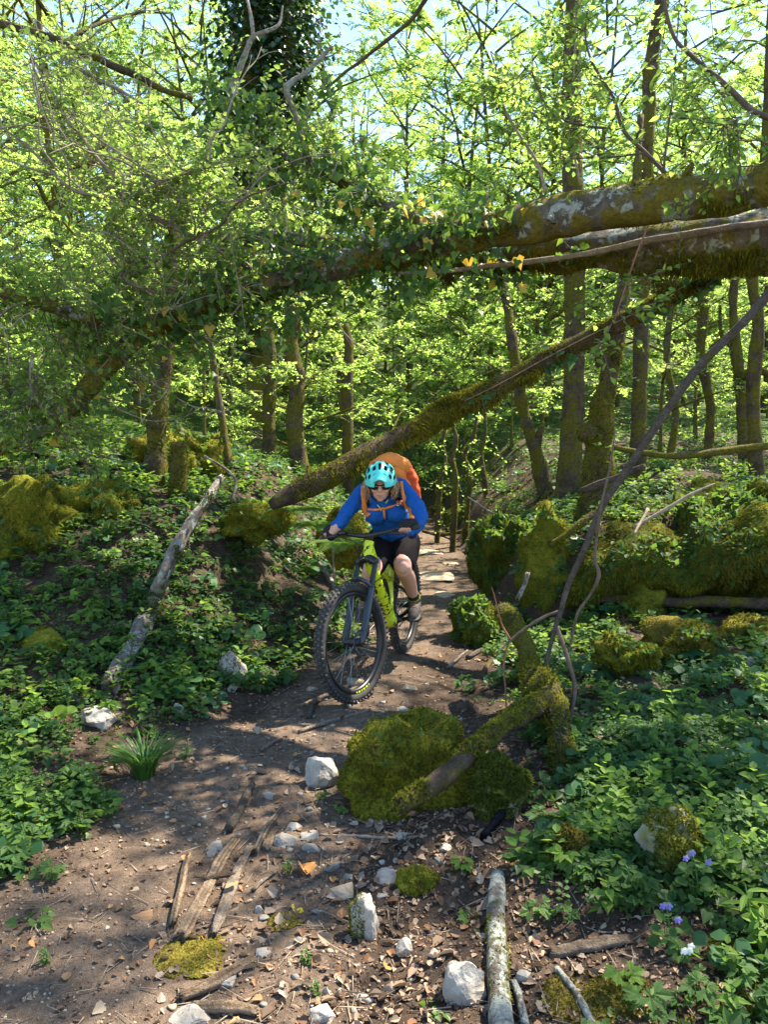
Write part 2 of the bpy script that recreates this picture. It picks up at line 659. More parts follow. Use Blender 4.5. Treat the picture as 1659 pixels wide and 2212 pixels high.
M['moss_brown'] = m_moss('brown moss', [(0.095, 0.080, 0.018), (0.175, 0.145, 0.028), (0.26, 0.215, 0.04)])
M['bark_grey'] = m_bark('grey beech bark', (0.085, 0.07, 0.052), (0.16, 0.135, 0.105), (0.25, 0.22, 0.18), 8, 0.55, 0.42, None, ((0.10, 0.085, 0.014), (0.23, 0.185, 0.03)))
M['bark_brown'] = m_bark('brown bark', (0.045, 0.032, 0.022), (0.10, 0.07, 0.048), (0.17, 0.125, 0.085), 9, 0.35, 0.0)
M['bark_mossy'] = m_bark('mossy bark', (0.05, 0.038, 0.024), (0.10, 0.075, 0.045), (0.17, 0.13, 0.08), 8, 0.5, 0.0)
M['bark_far'] = m_bark('bark of far trunks', (0.06, 0.052, 0.036), (0.11, 0.095, 0.065), (0.18, 0.155, 0.11), 5, 0.6, 0.0)
M['bark_pale'] = m_bark('pale dead wood', (0.20, 0.16, 0.125), (0.34, 0.285, 0.225), (0.50, 0.44, 0.36), 12, 0.0, 0.35)
M['bark_pole'] = m_bark('grey brown smooth bark', (0.085, 0.068, 0.052), (0.14, 0.115, 0.09), (0.21, 0.175, 0.14), 18, 0.12, 0.0)
M['bark_birch'] = m_bark('white lichened bark', (0.07, 0.055, 0.042), (0.22, 0.20, 0.17), (0.42, 0.41, 0.38), 13, 0.25, 0.75)
M['twig'] = m_plain('twig bark', (0.105, 0.075, 0.055), 0.8, 0.2, 0, 0.4, 25)
M['twig_red'] = m_plain('reddish twig bark', (0.20, 0.085, 0.05), 0.7, 0.2, 0, 0.3, 25)
M['twig_pale'] = m_plain('pale twig bark', (0.24, 0.19, 0.14), 0.8, 0.2, 0, 0.4, 25)
M['vine'] = m_plain('ivy stem', (0.16, 0.115, 0.07), 0.8, 0.2, 0, 0.35, 30)
M['split_wood'] = m_bark('split weathered wood', (0.30, 0.20, 0.125), (0.48, 0.345, 0.225), (0.62, 0.47, 0.32), 16, 0.0, 0.0)
M['split_grey'] = m_bark('split grey wood', (0.24, 0.18, 0.135), (0.38, 0.30, 0.225), (0.50, 0.41, 0.325), 16, 0.0, 0.0)
M['wood_dark'] = m_bark('black wet wood', (0.010, 0.010, 0.013), (0.022, 0.021, 0.025), (0.045, 0.042, 0.045), 14, 0.0, 0.0)
M['stone'] = m_stone('pale limestone', (0.21, 0.175, 0.135), (0.37, 0.33, 0.27), (0.53, 0.49, 0.42))
M['stone_tan'] = m_stone('tan limestone', (0.22, 0.17, 0.11), (0.36, 0.28, 0.19), (0.50, 0.41, 0.30))
M['stone_grey'] = m_stone('grey limestone', (0.13, 0.12, 0.10), (0.21, 0.195, 0.17), (0.33, 0.31, 0.28))
M['stone_mossy'] = m_stone('mossy limestone', (0.20, 0.195, 0.17), (0.36, 0.36, 0.33), (0.52, 0.52, 0.49), 0.62, 3.5)
M['flower'] = m_leaf('violet petals', [(0.12, 0.09, 0.42), (0.16, 0.11, 0.50)], [(0.2, 0.15, 0.6)], 0.25)
M['flower_white'] = m_leaf('white petals', [(0.7, 0.7, 0.66), (0.75, 0.75, 0.7)], [(0.7, 0.7, 0.6)], 0.25)


def m_ground():
    m, nt = newmat('forest soil')
    p = poscoord(nt)
    at = N_(nt, 'ShaderNodeAttribute', attribute_name='trail')
    n1 = noise(nt, 1.6, 5, 0.6, p)
    n2 = noise(nt, 14.0, 6, 0.7, p)
    n3 = noise(nt, 70.0, 4, 0.7, p)
    n4 = noise(nt, 260.0, 3, 0.6, p)
    soil = ramp(nt, n2.outputs[0], [(0.28, (0.034, 0.023, 0.016)), (0.5, (0.072, 0.050, 0.036)), (0.74, (0.14, 0.10, 0.072))])
    dust = ramp(nt, n2.outputs[0], [(0.25, (0.108, 0.075, 0.052)), (0.5, (0.178, 0.128, 0.092)), (0.75, (0.26, 0.195, 0.145))])
    f = mixc(nt, 1.0, at.outputs['Color'], ramp(nt, n1.outputs[0], [(0.3, (0.45, 0.45, 0.45)), (0.6, (1, 1, 1))]), 'MULTIPLY')
    c = mixc(nt, f, soil, dust)
    hb = N_(nt, 'ShaderNodeAttribute', attribute_name='herbs')
    c = mixc(nt, hb.outputs['Fac'], c, ramp(nt, n2.outputs[0], [(0.3, (0.03, 0.05, 0.012)), (0.5, (0.07, 0.115, 0.025)), (0.7, (0.12, 0.17, 0.035))]))
    c = mixc(nt, 0.7, c, ramp(nt, n3.outputs[0], [(0.3, (0.5, 0.48, 0.46)), (0.7, (1.3, 1.3, 1.28))]), 'MULTIPLY')
    c = mixc(nt, 0.5, c, ramp(nt, n4.outputs[0], [(0.35, (0.6, 0.6, 0.6)), (0.65, (1.25, 1.25, 1.25))]), 'MULTIPLY')
    g = ramp(nt, n4.outputs[0], [(0.66, (0, 0, 0)), (0.70, (0.8, 0.8, 0.8))])
    c = mixc(nt, g, c, (0.30, 0.24, 0.18))
    a = N_(nt, 'ShaderNodeMath', operation='MULTIPLY_ADD')
    nt.links.new(n3.outputs[0], a.inputs[0])
    a.inputs[1].default_value = 0.7
    nt.links.new(n4.outputs[0], a.inputs[2])
    finish(nt, c, 0.95, a.outputs[0], 0.8, 0.012, 0.1)
    return m


M['ground'] = m_ground()

# ------------------------------------------------------------------ terrain
_ty = [-4, 0, 2, 2.73, 3.5, 4.67, 6, 7.8, 11, 14, 18, 26, 60]
_tx = [-1.0, -1.0, -0.92, -0.86, -0.70, -0.2, 0.2, 0.6, 0.8, 0.8, 0.5, 0.2, 0.0]


def xc(y):
    return (np.interp(y - 0.3, _ty, _tx) + np.interp(y, _ty, _tx) + np.interp(y + 0.3, _ty, _tx)) / 3


def hgt(x, y):
    x = np.asarray(x, float)
    y = np.asarray(y, float)
    t = x - xc(y)
    L = np.interp(y, [-4, 0, 3, 4, 5.2, 6.5, 9, 14, 25, 60], [0.05, .05, .08, .22, .6, 1.05, 1.35, 1.1, 1.0, 2.0])
    h = L * ss(0.45, 2.3, -t) + 0.22 * np.clip(-t - 2.3, 0, 6) * ss(4.5, 7, y)
    Rr = np.interp(y, [-4, 0, 3, 4.5, 6.2], [.05, .05, .12, .22, .30])
    h = h + Rr * ss(0.55, 1.9, t)
    yy = y + 0.18 * fbm2(x * 1.1, y * 0.3, 2, 31)
    led = ss(6.45, 6.85, yy) * ss(0.38, 0.95, t - 0.25 * (1 - ss(6.6, 7.6, y)))
    h = h + 0.68 * led + led * 0.085 * np.clip(y - 7, 0, 9) * ss(0.8, 2.5, t)
    off = ss(0.25, 0.9, np.abs(t))
    h = h + (0.02 + 0.07 * off) * fbm2(x * 0.8, y * 0.8, 2, 3) * ss(0, 3, np.abs(t) + 0.6) + (0.006 + 0.022 * off) * fbm2(x * 4, y * 4, 3, 9)
    h = h + 0.006 * fbm2(x * 14, y * 14, 2, 12)
    h = h + 0.10 * np.clip(y - 17, 0, 80) + 0.24 * np.clip(y - 33, 0, 40)
    return h


def G(px, py, lift=0.0):
    """the world point where the line of sight through a picture point meets the ground"""
    d = np.linspace(1.2, 60, 6000)
    q = CAM[None] + d[:, None] * (_f + (px - 829.5) / FV * _r + (1106 - py) / FV * _u)[None]
    below = q[:, 2] < hgt(q[:, 0], q[:, 1]) + lift
    k = int(np.argmax(below)) if below.any() else len(d) - 1
    return q[k]


def depth(p):
    return float((np.asarray(p) - CAM) @ _f)


def gz(x, y):
    return float(hgt(np.array([x]), np.array([y]))[0])


ys = [-4.0]
while ys[-1] < 80:
    ys.append(ys[-1] + max(0.012 * abs(ys[-1]) + 0.006, 0.022 if 1.4 < ys[-1] < 8 else 0.03) if ys[-1] > 1.2 else ys[-1] + 0.15)
ys = np.array(ys)
uu = np.linspace(-1, 1, 261)
uu = np.sign(uu) * np.abs(uu) ** 1.25
Yg, Ug = np.meshgrid(ys, uu, indexing='ij')
Xg = Ug * (3.2 + 1.35 * np.clip(Yg, 0.5, 100))
Zg = hgt(Xg, Yg)
ny, nx = Yg.shape
idx = np.arange(ny * nx).reshape(ny, nx)
Fg = np.stack([idx[:-1, :-1], idx[:-1, 1:], idx[1:, 1:], idx[1:, :-1]], -1).reshape(-1, 4)
gg = Geo().add(np.stack([Xg, Yg, Zg], -1).reshape(-1, 3), Fg)
gme = mesh_of('ground', gg, M['ground'])
tt = Xg - xc(Yg)
wr = np.interp(Yg, [0, 2, 3.5, 4.6, 6, 20], [1.0, 1.0, .75, .5, .45, .4])
trail = ss(0.0, 0.28, np.where(tt > 0, wr * 1.0, 0.62) - np.abs(tt) + 0.16 * fbm2(Xg * 2.2, Yg * 2.2, 3, 51)) * (1 - ss(18, 26, Yg))
at = gme.attributes.new('trail', 'FLOAT', 'POINT')
at.data.foreach_set('value', trail.ravel().astype(np.float32))
at = gme.attributes.new('herbs', 'FLOAT', 'POINT')
at.data.foreach_set('value', (ss(13, 20, Yg) * ss(.5, 1.2, np.abs(tt) + ss(18, 24, Yg))).ravel().astype(np.float32) * .85)
ground = tag(link('ground', gme), 'brown earth of the woodland with the bare trail', None, None, 'structure')

# ------------------------------------------------------------------ foliage makers
LEAF_V = np.array([[0, 0, 0], [.30, .30, .07], [.27, .62, .05], [0, 1, -.04], [-.27, .62, .05], [-.30, .30, .07]])
LEAF_F = [np.array([[0, 1, 2, 3], [0, 3, 4, 5]])]
LEAFS_V = np.array([[0, 0, 0], [.34, .45, .08], [0, 1, 0], [-.34, .45, .08]])
LEAFS_F = [np.array([[0, 1, 2], [0, 2, 3]])]


def sprays(o, d, n, L, k, size, rg, tv=LEAFS_V, tf=LEAFS_F, tilt=0.45, droop=0.1):
    """k leaves left and right along each twig"""
    m = len(o)
    j = np.arange(k)
    t = (j[None, :] + 0.6 + rg.uniform(-.3, .3, (m, k))) / k
    sd = np.where(j % 2 == 0, 1.0, -1.0)[None, :, None]
    side = nrm(np.cross(n, d))[:, None, :]
    dd = d[:, None, :]
    pos = o[:, None, :] + dd * (L[:, None] * t)[..., None] - np.array([0, 0, 1.0]) * (droop * L[:, None] * t ** 2)[..., None]
    ld = dd * 0.65 + sd * side * 0.85 + rg.normal(size=(m, k, 3)) * 0.28 - np.array([0, 0, 0.12])
    zh = n[:, None, :] + tilt * rg.normal(size=(m, k, 3))
    X, Y, Z = basis(ld.reshape(-1, 3), zh.reshape(-1, 3))
    s = size * rg.uniform(0.6, 1.25, m * k)
    return inst(tv, tf, pos.reshape(-1, 3), X, Y, Z, s)


def crown_proto(seed, z0, z1, spread, nl, nsub, ntw, k, leaf, up=0.5, flat=0.85, r0=0.05, keep=1.0):
    """limbs (one mesh) and leafy twigs (one mesh) around a vertical trunk axis between z0 and z1"""
    rg = np.random.default_rng(seed)
    gl, gc = Geo(), Geo()
    to, td, tl = [], [], []
    for i in range(nl):
        f = (i + 0.5) / nl
        z = z0 + (z1 - z0) * f ** 0.9
        az = i * 2.399 + rg.uniform(-.5, .5)
        ln = spread * (0.45 + 0.75 * math.sin(math.pi * min(0.15 + 0.8 * f, 1))) * rg.uniform(.65, 1.15)
        if f > 0.85:
            ln *= 0.6
        ho = np.array([math.cos(az), math.sin(az), 0])
        u = up * rg.uniform(.5, 1.4) + 0.6 * f
        s = np.linspace(0, 1, 6)
        bend = rg.normal(size=3) * 0.12 * ln
        pts = np.array([0, 0, z]) + ho * (ln * s)[:, None] + np.array([0, 0, 1]) * (u * ln * (s - 0.45 * s ** 2))[:, None] + bend * (s ** 2)[:, None]
        pts += rg.normal(size=pts.shape) * 0.03 * ln * s[:, None]
        rr = r0 * (1.1 - 0.6 * f) * (1 - 0.85 * s) + 0.004
        gl.add(*tube(pts, rr, 5))
        for b in range(nsub):
            t = rg.uniform(0.25, 1.0)
            p = np.array([np.interp(t, s, pts[:, c]) for c in range(3)])
            dv = nrm(pts[min(int(t * 5) + 1, 5)] - pts[int(t * 5) if t < 1 else 4])
            a = rg.uniform(0.5, 1.1) * rg.choice([-1, 1])
            dv = np.array([dv[0] * math.cos(a) - dv[1] * math.sin(a), dv[0] * math.sin(a) + dv[1] * math.cos(a), dv[2] * 0.5 + rg.normal() * 0.15])
            dv = nrm(dv)
            sl = ln * rg.uniform(.22, .5)
            q = p + dv * sl
            gc.add(*sticks([p], [q], [0.008], [0.003]), 1)
            for w in range(ntw):
                tt_ = rg.uniform(0.1, 1.0)
                a2 = rg.normal() * 0.8
                d2 = np.array([dv[0] * math.cos(a2) - dv[1] * math.sin(a2), dv[0] * math.sin(a2) + dv[1] * math.cos(a2), dv[2] + rg.normal() * 0.35 + 0.05])
                to.append(p + dv * sl * tt_)
                td.append(d2)
                tl.append(rg.uniform(.25, .6) * (0.35 + 0.12 * spread))
    to, td, tl = np.array(to), nrm(np.array(td)), np.array(tl)
    n = nrm(np.array([[0, 0, 1.0]]) + rg.normal(size=to.shape) * (1 - flat))
    gc.add(*sprays(to, td, n, tl, k, leaf, rg), 0)
    gc.add(*sticks(to, to + td * tl[:, None] - np.array([0, 0, 0.1]) * tl[:, None], 0.0035, 0.0012), 1)
    return gl, gc


PROTO = {}


def proto(key, trunk_h, tr0, rough, *a, **k):
    gl, gc = crown_proto(*a, **k)
    rg = np.random.default_rng(a[0] + 99)
    z = np.linspace(-0.3, trunk_h, 14)
    w = np.cumsum(rg.normal(size=(14, 2)) * 0.07, 0)
    w -= w[1]
    p = np.stack([w[:, 0] * ss(0, 3, z), w[:, 1] * ss(0, 3, z), z], 1)
    r = tr0 * (1 - 0.88 * np.clip(z / trunk_h, 0, 1)) * (1 + 0.7 * np.exp(-np.clip(z, 0, 9) / 0.25))
    gt = Geo().add(*tube(p, r, 9, rough, a[0], 4))
    PROTO[key] = (mesh_of('trunk', gt, M['bark_far']), mesh_of('limbs', gl, M['bark_far']), mesh_of('crown', gc, [M['leaf_far'], M['twig']], False))


proto('tall', 15, 0.13, 0.2, 11, 2.4, 15, 3.0, 22, 9, 8, 13, 0.080, up=0.55)
proto('tall2', 13, 0.10, 0.2, 12, 2.0, 13, 2.6, 20, 8, 8, 13, 0.076, up=0.7)
proto('sparse', 13, 0.10, 0.2, 17, 3.4, 13, 2.8, 14, 6, 6, 10, 0.070, up=0.7)
proto('mid', 8.5, 0.075, 0.22, 13, 1.4, 8.5, 2.1, 18, 8, 8, 12, 0.066, up=0.5, flat=0.75)
proto('mid2', 7.0, 0.06, 0.22, 14, 1.0, 7.0, 1.9, 17, 8, 8, 12, 0.062, up=0.5, flat=0.75)
proto('sap', 4.2, 0.03, 0.2, 15, 0.35, 4.2, 1.3, 14, 7, 6, 11, 0.056, up=0.4, flat=0.72, r0=0.02)
proto('sap3', 5.6, 0.035, 0.2, 18, 0.3, 5.4, 1.7, 19, 7, 6, 12, 0.050, up=0.4, flat=0.72, r0=0.022)
proto('sap2', 3.0, 0.022, 0.2, 16, 0.25, 3.0, 1.1, 12, 6, 6, 11, 0.054, up=0.4, flat=0.7, r0=0.016)


def plant_tree(key, x, y, rz, s, label, group, name='tree', cat='tree', sink=0.0):
    t, l, c = PROTO[key]
    root = thing(name, (x, y, gz(x, y) - sink), label, cat, group)
    root.rotation_euler = (0, 0, rz)
    root.scale = (s, s, s)
    link('trunk', t, root)
    link('limbs', l, root)
    link('crown', c, root)
    return root


# ------------------------------------------------------------------ trees with trunks one can tell apart
def own_tree(pts, rad, mat, label, fuzzn=0, fuzzmat='moss', crown=None, czoff=0.0, cs=1.0, crz=0.0, knob=None, name='tree', sides=14, rough=0.22, fmask=None, twigs=0, seed=1, L=0.03, extra=None):
    """pts: (px, py, depth) along the stem, base first"""
    p = np.array([P(*q) for q in pts])
    p[0, 2] = min(p[0, 2], gz(p[0, 0], p[0, 1]))
    base = p[0].copy()
    p0 = p[0] - np.array([0, 0, 0.25])
    p = np.vstack([p0, p])
    rad = [rad[0] * 1.25] + list(rad)
    if crown:
        top = p[-1] + np.array([0, 0, 7.0]) + (p[-1] - p[-2]) * 0.3
        p = np.vstack([p, top])
        rad = rad + [0.02]
    q = spl(np.column_stack([p, rad]), max(24, len(p) * 7))
    rg = np.random.default_rng(seed)
    root = thing(name, base, label, 'tree')
    g = Geo().add(*tube(q[:, :3], q[:, 3], sides, rough, seed, 5))
    if knob:
        for (kx, ky, kd, kr) in knob:
            V, F = ico(3)
            V = V * (1 + 0.25 * fbm(V * 2, 2, 4)[:, None])
            g.add(V * kr * np.array([1, 1, .9]) + P(kx, ky, kd), F)
    if extra:
        for ep, er in extra:
            e = np.array([P(*k) for k in ep])
            e = spl(np.column_stack([e, er]), 14)
            g.add(*tube(e[:, :3], e[:, 3], 8, 0.25, seed + 3, 9))
    tr = part('trunk', g, M[mat], root)
    if fuzzn:
        gf = Geo().add(*fuzz(g.V(), g.tris(), fuzzn, L, 0.007, rg, fmask, 0.5))
        tag(part('moss', gf, M[fuzzmat], root, False), None, None, None, 'stuff')
    if crown:
        t, l, c = PROTO[crown]
        cz = p[-2][2] + czoff
        off = np.array([q[np.argmin(np.abs(q[:, 2] - cz)), 0] - base[0], q[np.argmin(np.abs(q[:, 2] - cz)), 1] - base[1], 0])
        for nm, me in (('limbs', l), ('crown', c)):
            o = link(nm, me, root, (off[0], off[1], (cz - base[2]) - 4.0 * cs))
            o.rotation_euler = (0, 0, crz)
            o.scale = (cs, cs, cs)
    if twigs:
        k = rg.integers(8, len(q) - 2, twigs)
        o_ = q[k, :3]
        d_ = nrm(rg.normal(size=(twigs, 3)) + np.array([0, 0, .3]))
        L_ = rg.uniform(.2, .6, twigs)
        gc = Geo().add(*sprays(o_, d_, nrm(np.array([[0, 0, 1.]]) + .3 * rg.normal(size=(twigs, 3))), L_, 9, 0.055, rg))
        gc.add(*sticks(o_, o_ + d_ * L_[:, None], .004, .0015), 1)
        part('foliage', gc, [M['leaf_far'], M['twig']], root, False)
    return root


own_tree([(1225, 1100, 9.2), (1232, 980, 9.2), (1240, 800, 9.2), (1245, 580, 9.2), (1236, 300, 9.2), (1240, 0, 9.3), (1240, -160, 9.4)], [.165, .135, .125, .12, .115, .10, .09],
         'bark_mossy', 'tall straight brown trunk with moss, left of the knobbed mossy trunk', 2600, 'moss_brown', 'sparse', 0.6, 0.8, 0.4, twigs=26, seed=21)
own_tree([(1287, 1105, 7.6), (1292, 1020, 7.6), (1300, 900, 7.6), (1318, 800, 7.6), (1335, 720, 7.6), (1352, 600, 7.7), (1372, 430, 7.8), (1385, 250, 8.0)], [.16, .14, .115, .085, .08, .072, .05, .03],
         'bark_mossy', 'shaggy moss covered trunk with a round knob on its side beside the right bank', 9000, 'moss', knob=[(1268, 935, 7.5, .10), (1282, 945, 7.55, .10)], seed=22, twigs=14,
         fmask=lambda c, n: (c[:, 2] < 2.6) * 1.0 + 0.06)
own_tree([(1185, 1085, 10.2), (1172, 1030, 10.2), (1150, 950, 10.2), (1128, 870, 10.2), (1112, 770, 10.2), (1096, 660, 10.3), (1070, 540, 10.4), (1050, 420, 10.5)], [.12, .10, .085, .075, .07, .06, .05, .03],
         'bark_mossy', 'crooked leaning mossy trunk with a short fork, left of the tall straight trunk', 2600, 'moss', seed=23, twigs=22,
         extra=[([(1158, 980, 10.2), (1166, 940, 10.15), (1172, 918, 10.1)], [.05, .045, .03])])
own_tree([(1378, 1010, 9.6), (1384, 800, 9.6), (1390, 600, 9.6), (1395, 380, 9.6), (1408, 150, 9.6), (1428, 0, 9.6), (1440, -120, 9.7)], [.10, .095, .09, .088, .085, .07, .06],
         'bark_mossy', 'upright dark mossy trunk rising above the right end of the double fallen trunk', 2600, 'moss', 'sparse', 0.8, 0.8, 2.0, seed=24, twigs=18)
own_tree([(1640, 960, 9.0), (1628, 850, 9.0), (1640, 700, 9.0), (1626, 590, 9.0), (1652, 400, 9.1), (1662, 200, 9.2)], [.085, .08, .075, .072, .068, .06],
         'bark_mossy', 'brown mossy trunk at the right edge of the picture', 0, crown='sparse', czoff=1.8, cs=0.75, crz=1.0, seed=25)
own_tree([(1612, 1000, 10.4), (1600, 840, 10.4), (1585, 680, 10.4), (1592, 560, 10.4), (1600, 420, 10.5)], [.085, .075, .062, .05, .035],
         'bark_mossy', 'bent mossy trunk just left of the brown trunk at the right edge', 2200, 'moss', seed=26, twigs=16,
         extra=[([(1598, 820, 10.4), (1640, 800, 10.0), (1700, 830, 9.8)], [.06, .055, .05]), ([(1590, 760, 10.4), (1560, 720, 10.5), (1556, 660, 10.6)], [.04, .03, .02])])
own_tree([(1528, 990, 11), (1536, 880, 11), (1514, 760, 11), (1522, 650, 11), (1500, 540, 11), (1490, 400, 11.2)], [.07, .064, .06, .055, .045, .03],
         'bark_mossy', 'slim upright mossy trunk behind the slanting grey pole', 1600, 'moss', seed=27, twigs=20)
own_tree([(1446, 1000, 12), (1460, 890, 12), (1440, 760, 12), (1462, 600, 12)], [.06, .055, .05, .035],
         'bark_far', 'thin dark trunk right of the knobbed mossy trunk', 700, 'moss_green', seed=28, twigs=16)
own_tree([(332, 1088, 7.3), (336, 980, 7.3), (342, 880, 7.3), (352, 780, 7.3), (362, 690, 7.3), (372, 560, 7.4), (395, 380, 7.6)], [.115, .098, .09, .085, .08, .07, .05],
         'bark_mossy', 'dark mossy trunk in shade left of the yellow mossy bank', 3000, 'moss_green', seed=29, twigs=10)
own_tree([(652, 1010, 10.5), (636, 930, 10.5), (642, 830, 10.5), (628, 740, 10.5), (636, 640, 10.5), (615, 520, 10.6), (605, 380, 10.8)], [.13, .118, .112, .105, .095, .08, .06],
         'bark_mossy', 'thick mossy trunk above the broken end of the slanting log', 2600, 'moss', seed=30, twigs=20)
own_tree([(583, 1005, 11.5), (580, 900, 11.5), (584, 800, 11.5), (578, 720, 11.5), (572, 600, 11.6)], [.11, .10, .10, .085, .06],
         'bark_mossy', 'golden mossy trunk left of the thick mossy trunk', 2600, 'moss_yellow', seed=31, twigs=14)
own_tree([(492, 1010, 8.4), (478, 900, 8.4), (466, 830, 8.4), (455, 740, 8.4), (445, 600, 8.4)], [.05, .042, .038, .034, .03],
         'bark_far', 'thin dark leaning stem in front of the yellow mossy bank', 0, seed=32, twigs=12)
own_tree([(752, 970, 14), (750, 860, 14), (754, 760, 14), (748, 700, 14)], [.11, .10, .09, .06],
         'bark_mossy', 'short broken mossy stem standing behind the slanting log', 1200, 'moss', seed=33, extra=[([(745, 900, 14), (735, 850, 14), (733, 800, 14)], [.06, .055, .045])])
# thin crooked mossy stems beside the trail behind the rider
for k, (bx, pts, r) in enumerate([
        (978, [(978, 1090, 11.5), (984, 1040, 11.5), (976, 990, 11.5), (985, 950, 11.5), (978, 905, 11.5), (1000, 860, 11.6)], .05),
        (1010, [(1005, 1085, 12.2), (1015, 1030, 12.2), (1003, 985, 12.2), (1022, 945, 12.2), (1030, 900, 12.2)], .045),
        (940, [(945, 1095, 12.6), (950, 1045, 12.6), (962, 1000, 12.6), (957, 950, 12.6), (968, 900, 12.6)], .045),
        (1040, [(1052, 1090, 13), (1046, 1030, 13), (1040, 980, 13), (1049, 930, 13), (1045, 860, 13)], .05)]):
    own_tree(pts, list(np.linspace(r, r * .5, len(pts))), 'bark_mossy',
             ['crooked mossy stem right of the rider beside the far trail', 'twisted mossy stem with a knee right of the crooked stem',
              'thin mossy stem nearest the orange backpack', 'leaning mossy stem left of the forked leaning trunk'][k], 700, 'moss_yellow', seed=40 + k, twigs=12, name='young_tree')
# stump
root = thing('tree_stump', G(386, 1095), 'short mossy stump beside the dark mossy trunk', 'stump')
p = np.array([P(386, 1100, 7.0), P(385, 1040, 7.0), P(387, 990, 7.0), P(384, 955, 7.0)])
q = spl(np.column_stack([p, [.085, .075, .07, .066]]), 12)
g = Geo().add(*tube(q[:, :3], q[:, 3], 12, .25, 5, 8))
part('trunk', g, M['bark_mossy'], root)
tag(part('moss', Geo().add(*fuzz(g.V(), g.tris(), 1200, .03, .006, np.random.default_rng(3))), M['moss_green'], root, False), kind='stuff')


# the ivy clad tree high behind the fallen trunk
root = thing('ivy_clad_tree', (P(565, 1000, 15)[0], 15, gz(P(565, 1000, 15)[0], 15)), 'tall tree whose trunk is wrapped in dark dense ivy against the sky', 'tree')
rg = np.random.default_rng(77)
p = np.array([[root.location.x, 15, root.location.z - .2], P(560, 700, 15), P(548, 400, 15), P(545, 100, 15.2), P(540, -250, 15.6)])
q = spl(np.column_stack([p, [.30, .27, .24, .20, .12]]), 30)
p2 = np.array([P(552, 480, 15), P(590, 250, 15.1), P(618, 100, 15.2), P(625, -200, 15.5)])
q2 = spl(np.column_stack([p2, [.18, .16, .15, .1]]), 20)
part('trunk', Geo().add(*tube(q[:, :3], q[:, 3], 10, .2, 3, 3)).add(*tube(q2[:, :3], q2[:, 3], 10, .2, 4, 3)), M['bark_far'], root)
n = 15000
k = rg.integers(6, 30, n)
base = q[k, :3].copy()
m2 = rg.random(n) < .42
base[m2] = q2[rg.integers(3, 20, m2.sum()), :3]
an = rg.uniform(0, 2 * np.pi, n)
rr = .28 + .55 * np.abs(rg.normal(size=n)) * (0.6 + 0.5 * vn(base * 1.3, 8))
pos = base + np.stack([np.cos(an) * rr, np.sin(an) * rr, rg.normal(size=n) * .25], 1)
ld = nrm(np.stack([np.cos(an), np.sin(an), -0.8 + .5 * rg.normal(size=n)], 1) + .4 * rg.normal(size=(n, 3)))
X, Y, Z = basis(ld, np.stack([np.cos(an), np.sin(an), np.full(n, .8)], 1) + .4 * rg.normal(size=(n, 3)))
part('ivy_foliage', Geo().add(*inst(LEAFS_V * np.array([1.5, 1, 1]), LEAFS_F, pos, X, Y, Z, .11 * rg.uniform(.6, 1.3, n))), M['ivy_dark'], root, False)

# ------------------------------------------------------------------ the wood behind
rgw = np.random.default_rng(2024)
FAR = 'leafy spring tree deep in the wood behind the trail'
SAP = 'leafy young sapling in the understorey behind the fallen logs'
placed = []


def far_tree(key, px, y, s, label, group, name='tree', cat='tree'):
    x = (px - 829.5) / FV * y
    placed.append((x, y))
    plant_tree(key, x, y, rgw.uniform(0, 6.28), s, label, group, name, cat)


# (key, picture column at the base, distance, scale)
for key, px, y, s in [('sparse', 140, 13, .85), ('sparse', -180, 10.5, .8),  ('sparse', 20, 20, 1.0), ('tall', 60, 30, 1.15), ('tall2', 190, 27, 1.2), ('tall2', 430, 28, 1.2), ('tall2', 1060, 29, 1.3), ('tall', 1180, 29, 1.2), ('tall2', 1290, 27, 1.2), ('tall', 1650, 26, 1.2), ('tall', 880, 33, 1.15), ('tall2', 300, 29, 1.25), ('tall', 640, 30, 1.2), ('tall2', 1000, 31, 1.25), ('tall', 1450, 29, 1.2), 
                      ('sparse', 1850, 13, .8), ('sparse', 450, 27, 1.1),
                      ('tall', 620, 34, 1.1), ('tall2', 180, 31, 1.1), ('tall', 950, 36, 1.1), ('tall2', 1150, 40, 1.2), ('tall2', 780, 44, 1.2), ('tall', 0, 40, 1.2), ('tall2', 380, 44, 1.2),
                      ('mid', 1180, 22, 1.1), ('mid', 640, 24, 1.1), 
                      ('mid2', 1000, 30, 1.2), ('mid', 850, 33, 1.3), ('mid2', 300, 22, 1.1), ('mid2', 1240, 33, 1.2), ('mid', 1500, 26, 1.2), ('mid2', 700, 30, 1.2), ('mid', 1100, 27, 1.1)]:
    far_tree(key, px, y, s, FAR, 'trees of the wood behind')
SAPL = {'near': 'leafy young sapling in the understorey just behind the fallen logs', 'far': 'leafy young sapling deep in the understorey of the wood behind'}
for y0, dx, sc_ in [(10.3, 2.9, .85), (12.3, 2.5, .9), (14.6, 3.0, .95), (17.2, 3.1, 1.05), (19.8, 3.2, 1.15), (22.6, 3.0, 1.3), (26, 2.6, 1.6), (30, 3.0, 1.9), (35, 3.4, 2.2), (41, 3.6, 2.4), (48, 4.0, 2.6)]:
    xw = .52 * y0 + 1.2
    x = -xw + rgw.uniform(0, dx)
    while x < xw:
        y = y0 + rgw.uniform(-.7, .7)
        if abs(x - xc(y)) > (.95 if y < 14 else .5) and not (y < 15.5 and -.6 < x < 4.2 - .25 * max(y - 11, 0)):
            key = ['sap3', 'sap', 'sap3', 'sap2'][rgw.integers(4)]
            far_tree(key, 829.5 + x / y * FV, y, sc_ * rgw.uniform(.8, 1.2) * (1.25 if key == 'sap2' else 1), SAPL['near' if y < 16 else 'far'], 'near saplings of the understorey' if y < 16 else 'far saplings of the understorey', 'sapling', 'sapling')
        x += dx * rgw.uniform(.75, 1.25)
